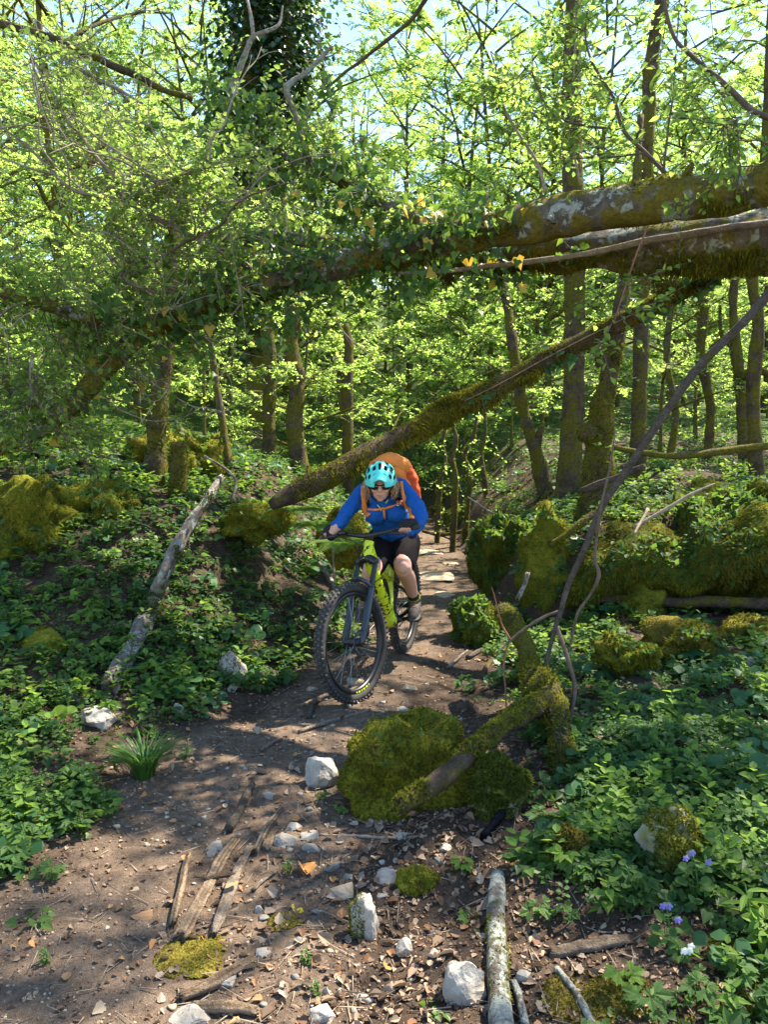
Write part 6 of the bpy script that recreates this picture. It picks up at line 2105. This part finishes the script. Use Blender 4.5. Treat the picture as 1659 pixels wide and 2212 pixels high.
# cranks and pedals
CA = R(8)
PED = {}
ck = Geo().add(*disc(BB + [0, .055, 0], .055, .006, 28)).add(*ctube([BB + [0, -.08, 0], BB + [0, .08, 0]], .018, 6, 12))
crank = bpart('crank_set', ck, 'bike_black')
for s, nm, sg in ((1, 'L', -1), (-1, 'R', 1)):
    e = BB + np.array([sg * .17 * math.cos(CA), s * .085, -.17 * math.sin(CA) * (1 if s > 0 else -1)])
    bpart('crank_arm', Geo().add(*ctube([BB + [0, s * .075, 0], e], [.017, .013], 8, 10)), 'bike_black', crank)
    pc = e + np.array([0, s * .06, 0])
    V = np.array([[x_, y_, z_] for z_ in (-.009, .009) for x_, y_ in ((-.05, -.045), (.05, -.045), (.055, .0), (.05, .045), (-.05, .045), (-.055, 0))]) + pc
    k = np.arange(6)
    bpart('pedal', Geo().add(V, [np.array([k[::-1]]), np.array([k + 6]), np.stack([k, (k + 1) % 6, (k + 1) % 6 + 6, k + 6], 1)]), 'bike_black', crank, False)
    PED[nm] = bw(pc + [0, 0, .012])
ch = [(BB + [.0, .055, .055]), np.array([.2, .055, .42]), RAX + [0, .055, .04], RAX + [-.05, .055, 0], RAX + [0, .055, -.04], np.array([.03, .055, .27]), np.array([.2, .055, .29]), BB + [0, .055, -.055], BB + [.055, .055, 0], BB + [0, .055, .055]]
bpart('chain', Geo().add(*ctube(ch, .004, 60, 6)), 'steel')
bpart('cassette', Geo().add(*disc(RAX + [0, .05, 0], .07, .03, 26)), 'bike_black')
bpart('rear_mech', Geo().add(*ctube([RAX + [0, .06, -.03], RAX + [.02, .065, -.08], RAX + [.05, .06, -.13]], [.012, .016, .012], 10, 8)), 'bike_black')

# ------------------------------------------------------------------ the rider
M['skin'] = m_plain('skin', (0.50, 0.27, 0.19), .5, .35, 0, .10, 30)
M['jersey'] = m_plain('royal blue jersey', (0.005, 0.072, 0.28), .75, .2, 0, .18, 22, 0, .5)
M['shorts'] = m_plain('black brown shorts', (0.011, 0.009, 0.010), .95, .04, 0, .3, 25, 0, .5)
M['glove'] = m_plain('black glove', (0.018, 0.016, 0.018), .8, .2, 0, .3, 60)
M['sock'] = m_plain('dark sock', (0.022, 0.024, 0.022), .9, .1, 0, .3, 60)
M['sock_lime'] = m_plain('olive lime sock band', (0.22, 0.24, 0.03), .9, .1, 0, .3, 60)
M['shoe'] = m_plain('dusty dark shoe', (0.055, 0.048, 0.044), .8, .2, 0, .4, 40, 0, .4)
M['sole'] = m_plain('shoe sole', (0.09, 0.08, 0.07), .9, .2, 0, .3, 40)
M['lace'] = m_plain('pinkish lace', (0.40, 0.22, 0.19), .8, .2, 0, .2, 40)
M['helmet'] = m_plain('turquoise helmet shell', (0.085, 0.60, 0.55), .32, .5, 0, .04, 10, .2)
M['foam'] = m_plain('black helmet foam', (0.010, 0.012, 0.013), .8, .2, 0, .2, 60)
M['hair'] = m_plain('light brown hair', (0.33, 0.20, 0.10), .55, .3, 0, .4, 60)
M['glass'] = m_plain('dark sunglass lens', (0.008, 0.008, 0.010), .08, .6, 0, .05, 30, .5)
M['lips'] = m_plain('lips', (0.38, 0.13, 0.11), .5, .3, 0, .1, 40)
M['pack'] = m_plain('orange pack cloth', (0.62, 0.19, 0.035), .7, .25, 0, .14, 14, 0, .5)
M['pack_red'] = m_plain('red orange pack side', (0.55, 0.075, 0.020), .7, .25, 0, .14, 14, 0, .5)
M['strap_black'] = m_plain('black strap padding', (0.015, 0.015, 0.016), .85, .2, 0, .2, 50)
M['zip_lime'] = m_plain('lime zip tape', (0.42, 0.55, 0.22), .7, .3, 0, .1, 50)
M['white_print'] = m_plain('white print', (0.75, 0.72, 0.68), .6, .3, 0, .05, 50)


def cap(p, r, ell=None, n=26):
    """closed tube with rounded ends"""
    q = spl(np.column_stack([np.array(p, float), r]), n)
    a, b = q[0].copy(), q[-1].copy()
    ta = nrm(q[0, :3] - q[1, :3])
    tb = nrm(q[-1, :3] - q[-2, :3])
    pre = [np.r_[a[:3] + ta * a[3] * k, a[3] * math.sqrt(max(1 - k * k, .02))] for k in (.95, .8, .5)]
    post = [np.r_[b[:3] + tb * b[3] * k, b[3] * math.sqrt(max(1 - k * k, .02))] for k in (.5, .8, .95)]
    q = np.vstack([pre, q, post])
    return q


def solid(chains, vox, it, mat, name, root, up=None):
    """one continuous skin round overlapping limbs"""
    g = Geo()
    for c in chains:
        if isinstance(c, Geo):
            g.add(c.V(), [f for f in c.f])
            continue
        pts, rad = c[0], c[1]
        q = cap(pts, rad)
        e = c[2] if len(c) > 2 else None
        g.add(*tube(q[:, :3], q[:, 3], 20, ell=e))
    me = mesh_of('tmp', g, M[mat])
    o = bpy.data.objects.new('tmp', me)
    col.objects.link(o)
    m = o.modifiers.new('r', 'REMESH')
    m.mode = 'VOXEL'
    m.voxel_size = vox
    m.use_smooth_shade = True
    s = o.modifiers.new('s', 'SMOOTH')
    s.factor = .5
    s.iterations = it
    bpy.context.view_layer.update()
    out = bpy.data.meshes.new_from_object(o.evaluated_get(bpy.context.evaluated_depsgraph_get()))
    bpy.data.objects.remove(o, do_unlink=True)
    n = len(out.vertices)
    co = np.zeros(n * 3, np.float32)
    out.vertices.foreach_get('co', co)
    co = co.reshape(-1, 3) - np.array(root.location, np.float32)
    out.vertices.foreach_set('co', co.ravel())
    out.materials.clear()
    out.materials.append(M[mat])
    out.polygons.foreach_set('use_smooth', np.ones(len(out.polygons), bool))
    out.name = name
    out.update()
    return link(name, out, up or root)


def ellg(c, ax, rad, sub=3):
    V, F = ico(sub)
    return Geo().add(np.asarray(c) + (V[:, :1] * rad[0] * ax[0] + V[:, 1:2] * rad[1] * ax[1] + V[:, 2:] * rad[2] * ax[2]), F)


person = thing('person', (PED['L'] + PED['R']) / 2, 'rider in blue jersey, black shorts and turquoise helmet, leaning over the handlebar', 'person')
hc = P(822, 1041, 5.12)
fh = nrm(np.array([-.04, -.94, -.31]))
rh = nrm(np.cross(fh, [0, 0, 1.0]))          # towards the rider's right (picture left)
uh = np.cross(rh, fh)
AX = (rh, fh, uh)
hd = lambda x, y, z: hc + rh * x + fh * y + uh * z

J = dict(hip=P(849, 1165, 5.66), waist=P(846, 1135, 5.55), chest=P(834, 1098, 5.40), upper=P(827, 1068, 5.33), neck=P(825, 1060, 5.27),
         sR=P(786, 1064, 5.36), mR=P(765, 1088, 5.29), eR=P(745, 1112, 5.24), fR=P(729, 1134, 5.22), wR=P(715, 1158, 5.205),
         sL=P(864, 1054, 5.28), mL=P(893, 1082, 5.17), eL=P(909, 1114, 5.07), fL=P(902, 1136, 4.98), wL=P(890, 1153, 4.915))
gR, aR = GRIP['R']
gL, aL = GRIP['L']
gR = gR - aR * .015
gL = gL - aL * .02
UPV = np.array([0, 0, 1.0])


def hand(g, a):
    """palm behind and above the grip, four fingers closing over it, thumb under"""
    f = nrm(np.cross(a, UPV))
    if f[1] > 0:
        f = -f
    u = UPV
    palm = [[g + a * .034 + u * .026 - f * .022, g + u * .030 - f * .024, g - a * .032 + u * .026 - f * .022], [.019, .021, .019]]
    back = [[g + a * .028 + u * .034 - f * .012, g - a * .028 + u * .034 - f * .012], [.015, .015]]
    prox, tips = [], []
    for k, (o_, ln) in enumerate([(.033, .85), (.011, .98), (-.011, 1.0), (-.032, .93)]):
        p0 = g + a * o_ + u * .034 - f * .004
        p1 = g + a * o_ + u * .028 * ln + f * .026 * ln
        p2 = g + a * o_ - u * .002 + f * .036 * ln
        p3 = g + a * o_ - u * .026 * ln + f * .020
        prox.append([[p0, p1, p1 * .35 + p2 * .65], [.0105, .0098, .0095]])
        tips.append([[p0, p1, p2, p3], [.0085, .0082, .0080, .0072]])
    thumb = [[g - a * .040 + u * .018 - f * .020, g - a * .052 + u * .002 - f * .004, g - a * .050 - u * .012 + f * .016, g - a * .044 - u * .018 + f * .030], [.0115, .0105, .0092, .008]]
    return palm, back, prox, tips, thumb


hR = hand(gR, aR)
hL = hand(gL, aL)
kR, kL = P(802, 1234, 5.20), P(870, 1224, 5.33)
fRp, fLp = PED['R'], PED['L']
anR = fRp + np.array([.0, .09, .11])
anL = fLp + np.array([.005, .09, .115])
hipR, hipL = J['hip'] + np.array([-.085, .02, -.02]), J['hip'] + np.array([.085, -.02, -.02])
caR = kR * .62 + anR * .38 + np.array([0, .035, 0])
caL = kL * .62 + anL * .38 + np.array([.005, .035, 0])
body = [
    [[J['hip'], J['waist'], J['chest'], J['upper']], [.115, .11, .115, .085]],
    [[J['neck'] + np.array([0, .03, .0]), hd(0, -.03, -.06), hd(0, -.02, 0)], [.060, .056, .05]],
    ellg(hc, AX, (.072, .092, .112)), ellg(hd(0, .035, -.062), AX, (.050, .055, .052)), ellg(hd(0, .066, -.098), AX, (.022, .018, .016)),
    ellg(hd(0, .098, -.022), AX, (.013, .017, .014)), [[hd(0, .086, .01), hd(0, .100, -.022)], [.009, .011]],
    ellg(hd(.036, .066, -.035), AX, (.020, .018, .017)), ellg(hd(-.036, .066, -.035), AX, (.020, .018, .017)),
    ellg(hd(.073, .0, -.012), AX, (.010, .020, .030)), ellg(hd(-.073, .0, -.012), AX, (.010, .020, .030)),
    [[J['upper'], J['sR'], J['mR'], J['eR'], J['fR'], J['wR'], gR + UPV * .028 - np.array([0, -.02, 0])], [.06, .045, .036, .034, .038, .028, .017]],
    [[J['upper'], J['sL'], J['mL'], J['eL'], J['fL'], J['wL'], gL + UPV * .028 - np.array([0, -.02, 0])], [.06, .045, .038, .036, .032, .026, .017]],
    [[hipR, (hipR + kR) / 2 + np.array([0, 0, .01]), kR, caR, anR * .8 + kR * .2, anR], [.095, .078, .060, .054, .038, .036]],
    [[hipL, (hipL + kL) / 2 + np.array([0, 0, .01]), kL, caL, anL * .8 + kL * .2, anL], [.095, .080, .062, .056, .040, .037]],
    ellg(kR + np.array([0, -.035, .0]), np.eye(3), (.038, .03, .042)), ellg(kL + np.array([0, -.035, .0]), np.eye(3), (.040, .03, .044)),
]
for h in (hR, hL):
    body += h[3] + [h[4], h[0]]
for fp, an in ((fRp, anR), (fLp, anL)):
    body.append([[an, fp + np.array([0, .07, .05]), fp + np.array([-.01, -.06, .035])], [.034, .034, .026]])
bd_ = solid(body, .0062, 3, 'skin', 'body', person)
# jersey
jz = [
    [[J['hip'] + np.array([0, -.01, .05]), J['waist'], J['chest'], J['upper'] + np.array([0, 0, .0])], [.138, .134, .140, .108]],
    [[J['chest'] + np.array([0, 0, .05]), J['upper'], J['neck'] + np.array([0, .02, -.01])], [.13, .105, .068]],
    [[J['sR'] + np.array([.05, 0, .0]), J['sR'], J['mR'], J['eR'], J['fR']], [.074, .066, .053, .047, .045]],
    [[J['sL'] - np.array([.05, 0, .0]), J['sL'], J['mL'], J['eL'], J['fL'], J['wL']], [.068, .060, .050, .046, .042, .035]],
    ellg(P(812, 1112, 5.30), np.eye(3), (.075, .07, .07)), ellg(P(858, 1110, 5.28), np.eye(3), (.075, .07, .07)),
]
jo = solid(jz, .007, 3, 'jersey', 'jersey', person)
# cloth folds
co = np.zeros(len(jo.data.vertices) * 3, np.float32)
jo.data.vertices.foreach_get('co', co)
co = co.reshape(-1, 3)
nn = np.zeros(len(jo.data.vertices) * 3, np.float32)
jo.data.vertices.foreach_get('normal', nn)
co = co + nn.reshape(-1, 3) * (.010 * (np.abs(fbm(co * np.array([10, 10, 20]), 2, 5)) - .3)[:, None] + .005 * fbm(co * 28, 2, 6)[:, None])
jo.data.vertices.foreach_set('co', co.astype(np.float32).ravel())
jo.data.update()
# shorts
sh = [[[J['hip'] + np.array([0, 0, .06]), J['hip'] + np.array([0, .0, -.01])], [.150, .155]],
      [[hipR, (hipR + kR) / 2 + np.array([0, 0, .005]), kR * .78 + hipR * .22], [.118, .105, .090]],
      [[hipL, (hipL + kL) / 2 + np.array([0, 0, .005]), kL * .80 + hipL * .20], [.118, .108, .094]]]
solid(sh, .009, 3, 'shorts', 'shorts', person)
for h, g_, a_, w_ in ((hR, gR, aR, J['wR']), (hL, gL, aL, J['wL'])):
    gl = [h[0], h[1], [[h[4][0][0], h[4][0][1]], [.0135, .012]], [[w_, g_ + UPV * .03 + np.array([0, .03, 0])], [.034, .028]]]
    gl[0] = [h[0][0], [.027, .029, .027]]
    gl += [[p[0], [.0145, .0135, .0125]] for p in h[2]]
    solid(gl, .0042, 2, 'glove', 'glove', person)
for fp, an, k_ in ((fRp, anR, kR), (fLp, anL, kL)):
    t = nrm(k_ - an)
    so = solid([[[an - t * .03, an + t * .02, an + t * .085], [.044, .043, .046]]], .006, 1, 'sock', 'sock', person)
    q = spl(np.column_stack([[an + t * .03, an + t * .065], [.0468, .0472]]), 5)
    link('sock_band', mesh_of('sock_band', Geo().add(*tube(q[:, :3], q[:, 3], 22, .03, 1, 60)), M['sock_lime'], True, np.array(person.location)), so)
    s_ = solid([[[fp + np.array([.0, .115, .050]), fp + np.array([0, .04, .055]), fp + np.array([-.012, -.06, .040]), fp + np.array([-.02, -.125, .030])], [.042, .046, .042, .028]], [[an + np.array([0, .01, -.03]), fp + np.array([0, .05, .05])], [.048, .045]]], .006, 2, 'shoe', 'shoe', person)
    q = spl(np.array([np.r_[fp + np.array([.0, .15, .012]), .030], np.r_[fp + np.array([0, .08, .012]), .042], np.r_[fp + np.array([-.008, -.04, .012]), .046], np.r_[fp + np.array([-.016, -.12, .012]), .036], np.r_[fp + np.array([-.02, -.155, .016]), .016]]), 20)
    V, F = tube(q[:, :3], q[:, 3], 16)
    V[:, 2] = fp[2] + .012 + (V[:, 2] - fp[2] - .012) * .28
    link('sole', mesh_of('sole', Geo().add(V, F), M['sole'], True, np.array(person.location)), s_)
    g = Geo()
    for i in range(4):
        c = fp + np.array([-.005, -.045 + i * .028, .086 + i * .006])
        g.add(*tube(spl(np.array([c + [-.028, 0, -.010], c + [0, -.006, .004], c + [.028, 0, -.010]]), 7), .003, 6))
    link('laces', mesh_of('laces', g, M['lace'], True, np.array(person.location)), s_)
# helmet
lam = np.radians(np.linspace(-98, 98, 84))
phi = np.radians(np.linspace(-74, 70, 64))
Lm, Ph = np.meshgrid(lam, phi, indexing='ij')


def shell(k, lift=.0):
    x, z, y = np.sin(Lm) * np.cos(Ph), np.cos(Lm) * np.cos(Ph), np.sin(Ph)
    ridge = 1 + .022 * np.cos(Lm * 7) * np.cos(Ph)
    V = np.stack([x * .104 * k * ridge, y * .138 * k, z * .122 * k * ridge + .018 + lift - .03 * np.clip(y, 0, 1) * 0], -1).reshape(-1, 3)
    return hc + V[:, :1] * rh + V[:, 1:2] * fh + V[:, 2:] * uh


ld_, pd_ = np.degrees((Lm[:-1, :-1] + Lm[1:, 1:]) / 2), np.degrees((Ph[:-1, :-1] + Ph[1:, 1:]) / 2)
vent = np.zeros(ld_.shape, bool)
for l0, lw, p0, p1 in [(0, 6, 8, 38), (0, 6, -34, -4), (23, 8, 14, 34), (-23, 8, 14, 34), (24, 8, -28, 4), (-24, 8, -28, 4), (48, 8, -2, 26), (-48, 8, -2, 26), (50, 8, -40, -14), (-50, 8, -40, -14),
                       (30, 10, 44, 53), (-30, 10, 44, 53), (58, 9, 34, 46), (-58, 9, 34, 46), (74, 7, 4, 26), (-74, 7, 4, 26), (24, 7, -58, -38), (-24, 7, -58, -38)]:
    e = ((ld_ - l0 - (pd_ - (p0 + p1) / 2) * .12 * np.sign(l0)) / lw) ** 4 + ((pd_ - (p0 + p1) / 2) / ((p1 - p0) / 2)) ** 4 < 1
    vent |= e
nl, npn = Lm.shape
ix = np.arange(nl * npn).reshape(nl, npn)
Q = np.stack([ix[:-1, :-1], ix[1:, :-1], ix[1:, 1:], ix[:-1, 1:]], -1)
hel = link('helmet', mesh_of('helmet', Geo().add(shell(1.0), Q[~vent]).add(shell(.955), Q[~vent][:, ::-1]), M['helmet'], True, np.array(person.location)), person)
link('helmet_foam', mesh_of('helmet_foam', Geo().add(shell(.90), Q.reshape(-1, 4)), M['foam'], True, np.array(person.location)), hel)
g = Geo()
lv_ = np.radians(np.linspace(-66, 66, 25))
rows = []
for k, (pf, out, dn) in enumerate([(52, 1.0, .0), (60, 1.03, .0), (66, 1.10, .0), (66.5, 1.20, .004), (66, 1.20, .009), (62, 1.06, .008)]):
    p_ = np.radians(pf)
    x, z, y = np.sin(lv_) * math.cos(p_), np.cos(lv_) * math.cos(p_), np.full(25, math.sin(p_))
    o_ = 1 + (out - 1) * np.cos(lv_ * 1.1)
    V = np.stack([x * .106 * (1 + (out - 1) * .4), y * .138 * o_, z * .122 + .018 - dn + .010], -1)
    rows.append(hc + V[:, :1] * rh + V[:, 1:2] * fh + V[:, 2:] * uh)
V = np.array(rows).reshape(-1, 3)
ix = np.arange(6 * 25).reshape(6, 25)
link('helmet_visor', mesh_of('helmet_visor', Geo().add(V, np.stack([ix[:-1, :-1], ix[:-1, 1:], ix[1:, 1:], ix[1:, :-1]], -1).reshape(-1, 4)), M['helmet'], True, np.array(person.location)), hel)
g = Geo()
for s in (1, -1):
    g.add(*tube(spl(np.array([hd(s * .080, .02, .02), hd(s * .074, .02, -.05), hd(s * .045, .04, -.105), hd(0, .045, -.118)]), 16), .005, 6))
link('chin_strap', mesh_of('chin_strap', g, M['strap_black'], True, np.array(person.location)), hel)
# sunglasses
g = Geo()
for s in (1, -1):
    V, F = ico(3)
    g.add(hd(s * .034, .0, -.004) + (V[:, :1] * .031) * rh + (V[:, 1:2] * .010 + .088 - 3.5 * (V[:, :1] * .031 + .012) ** 2) * fh + (V[:, 2:] * .0195) * uh, F)
sg = link('sunglasses', mesh_of('sunglasses', g, M['glass'], True, np.array(person.location)), person)
g = Geo()
g.add(*tube(spl(np.array([hd(-.076, .01, .008), hd(-.070, .06, .014), hd(-.04, .095, .020), hd(0, .100, .012), hd(.04, .095, .020), hd(.070, .06, .014), hd(.076, .01, .008)]), 30), .0042, 8))
link('glasses_frame', mesh_of('glasses_frame', g, M['strap_black'], True, np.array(person.location)), sg)
g = Geo()
g.add(*tube(spl(np.array([hd(-.026, .083, -.056), hd(-.013, .092, -.061), hd(0, .095, -.063), hd(.013, .092, -.061), hd(.026, .083, -.056)]), 14), np.concatenate([np.linspace(.001, .0052, 7), np.linspace(.0052, .001, 7)]), 8))
link('lips', mesh_of('lips', g, M['lips'], True, np.array(person.location)), person)
# hair
rgp = np.random.default_rng(17)
g = Geo()
for s in (1, -1):
    for k in range(150):
        y0 = rgp.uniform(-.09, .035)
        p0 = hd(s * (.074 + .008 * rgp.random()), y0, .005 + .02 * rgp.random())
        ln = rgp.uniform(.07, .14) * (1.0 if s > 0 else .85)
        sp = s * rgp.uniform(.0, .035)
        p = np.array([p0, p0 - UPV * ln * .4 + rh * (sp * .6 + s * .008), p0 - UPV * ln * .75 + rh * sp + rgp.normal(size=3) * .008, p0 - UPV * ln + rh * sp * .7 + rgp.normal(size=3) * .012 + np.array([0, .01, 0])])
        q = spl(p, 8)
        g.add(*tube(q, np.linspace(.0034, .0012, 8), 4))
for k in range(90):
    x0 = rgp.uniform(-.065, .065)
    p0 = hd(x0, -.085, .0)
    p = np.array([p0, p0 - UPV * .06 - fh * .01, p0 - UPV * .12 - fh * .02 + rgp.normal(size=3) * .012])
    g.add(*tube(spl(p, 6), np.linspace(.004, .0015, 6), 4))
link('hair', mesh_of('hair', g, M['hair'], True, np.array(person.location)), person)
# collar and zip
lo = np.array(person.location)
from mathutils.bvhtree import BVHTree
bv = BVHTree.FromPolygons([Vector(v.co) + Vector(lo) for v in jo.data.vertices], [p.vertices[:] for p in jo.data.polygons])


def onchest(px, py, gap=.006):
    """the point of the jersey's front under a picture point"""
    a, b = P(px, py, 4.6), P(px, py, 6.0)
    h = bv.ray_cast(Vector(a), Vector(nrm(b - a)))
    return np.array(h[0]) - nrm(b - a) * gap if h[0] is not None else P(px, py, 5.22)


def ribbon(pts, r, fl=.35, gap=.006, n=30):
    q = np.array([onchest(x, y, gap) for x, y in pts])
    q = spl(q, n)
    t, X_, Y_ = frames(q)
    vw = nrm(q - CAM)
    sd = nrm(np.cross(t, vw))
    fw_ = np.cross(sd, t)
    a = np.linspace(0, 2 * np.pi, 10, endpoint=False)
    V = q[:, None] + np.cos(a)[None, :, None] * sd[:, None] * r + np.sin(a)[None, :, None] * fw_[:, None] * r * fl
    V = V.reshape(-1, 3)
    i = np.arange(n - 1)[:, None] * 10
    j = np.arange(10)[None]
    F = np.stack([i + j, i + (j + 1) % 10, i + 10 + (j + 1) % 10, i + 10 + j], -1).reshape(-1, 4)
    return V, [F, np.array([list(range(10))]), np.array([list(range((n - 1) * 10, n * 10))])]


link('zip', mesh_of('zip', Geo().add(*ribbon([(806, 1079), (812, 1088), (822, 1098), (823, 1104)], .0035)).add(*ribbon([(838, 1079), (833, 1088), (825, 1098)], .0035)), M['zip_lime'], True, lo), jo)
link('collar', mesh_of('collar', Geo().add(*ribbon([(800, 1068), (805, 1080), (813, 1090), (820, 1096)], .010)).add(*ribbon([(848, 1066), (842, 1080), (834, 1090), (827, 1096)], .010)), M['jersey'], True, lo), jo)

# ------------------------------------------------------------------ backpack
pk = thing('backpack', P(858, 1125, 5.72), 'bulging orange backpack worn by the rider', 'backpack')
pb = [[[P(862, 1118, 5.74), P(862, 1075, 5.68), P(856, 1035, 5.58), P(852, 1016, 5.50)], [.112, .134, .124, .096]]]
po = solid(pb, .012, 3, 'pack', 'bag', pk)


def wrinkle(o, a, f, sd=1):
    co = np.zeros(len(o.data.vertices) * 3, np.float32)
    o.data.vertices.foreach_get('co', co)
    nn = np.zeros_like(co)
    o.data.vertices.foreach_get('normal', nn)
    co, nn = co.reshape(-1, 3), nn.reshape(-1, 3)
    co = co + nn * (a * fbm(co * f, 3, sd)[:, None])
    o.data.vertices.foreach_set('co', co.astype(np.float32).ravel())
    o.data.update()


wrinkle(po, .012, 11, 3)
lid = solid([[[P(812, 1008, 5.47), P(842, 998, 5.45), P(872, 1006, 5.47)], [.055, .070, .055]]], .009, 2, 'pack', 'lid', pk)
wrinkle(lid, .008, 16, 4)
side = solid([[[P(880, 1015, 5.5), P(890, 1050, 5.58), P(896, 1090, 5.66)], [.044, .052, .048]]], .010, 2, 'pack_red', 'side_pocket', pk)
wrinkle(side, .010, 22, 5)
q = spl(np.array([P(800, 1040, 5.5), P(800, 1010, 5.42), P(806, 998, 5.42)]), 10)
part('haul_loop', Geo().add(*tube(q, .010, 8)), M['pack_red'], pk)
lk = np.array(pk.location)
bl = link('shoulder_strap', mesh_of('shoulder_strap', Geo().add(*ribbon([(786, 1050), (785, 1070), (785, 1088), (790, 1104), (797, 1113)], .020, .4, .008)), M['pack'], True, lk), pk)
link('padding', mesh_of('padding', Geo().add(*ribbon([(794, 1056), (795, 1075), (797, 1092)], .013, .4, .008)), M['strap_black'], True, lk), bl)
bl = link('shoulder_strap', mesh_of('shoulder_strap', Geo().add(*ribbon([(866, 1040), (869, 1060), (874, 1080), (878, 1094)], .012, .4, .008)).add(*ribbon([(858, 1088), (868, 1089), (880, 1093)], .026, .35, .008)), M['pack'], True, lk), pk)
link('padding', mesh_of('padding', Geo().add(*ribbon([(854, 1050), (857, 1065), (861, 1080)], .022, .4, .007)), M['strap_black'], True, lk), bl)
link('sternum_strap', mesh_of('sternum_strap', Geo().add(*ribbon([(794, 1100), (812, 1101), (832, 1098), (846, 1094), (858, 1090)], .008, .4, .010)), M['pack'], True, lk), pk)
link('strap_end', mesh_of('strap_end', Geo().add(*ribbon([(829, 1101), (830, 1112), (831, 1121)], .008, .4, .010, 12)), M['pack'], True, lk), pk)
lg_ = []
for k in range(14):
    a = k / 13 * 5.2
    lg_.append((860 + (3.6 - .25 * k * .5) * math.cos(a), 1089 + (3.4 - .25 * k * .5) * math.sin(a)))
link('emblem', mesh_of('emblem', Geo().add(*ribbon(lg_, .0032, .3, .022, 26)), M['white_print'], True, lk), bl)
link('hip_belt', mesh_of('hip_belt', Geo().add(*ribbon([(889, 1112), (886, 1126), (879, 1140)], .014, .4, .008)), M['pack'], True, lk), pk)
print('BUILT', round(time.time() - T0, 1), 's', len(bpy.data.objects), 'objects', sum(len(m.polygons) for m in bpy.data.meshes), 'polys', sum(len(m.loops) - 2 * len(m.polygons) for m in bpy.data.meshes), 'tris')
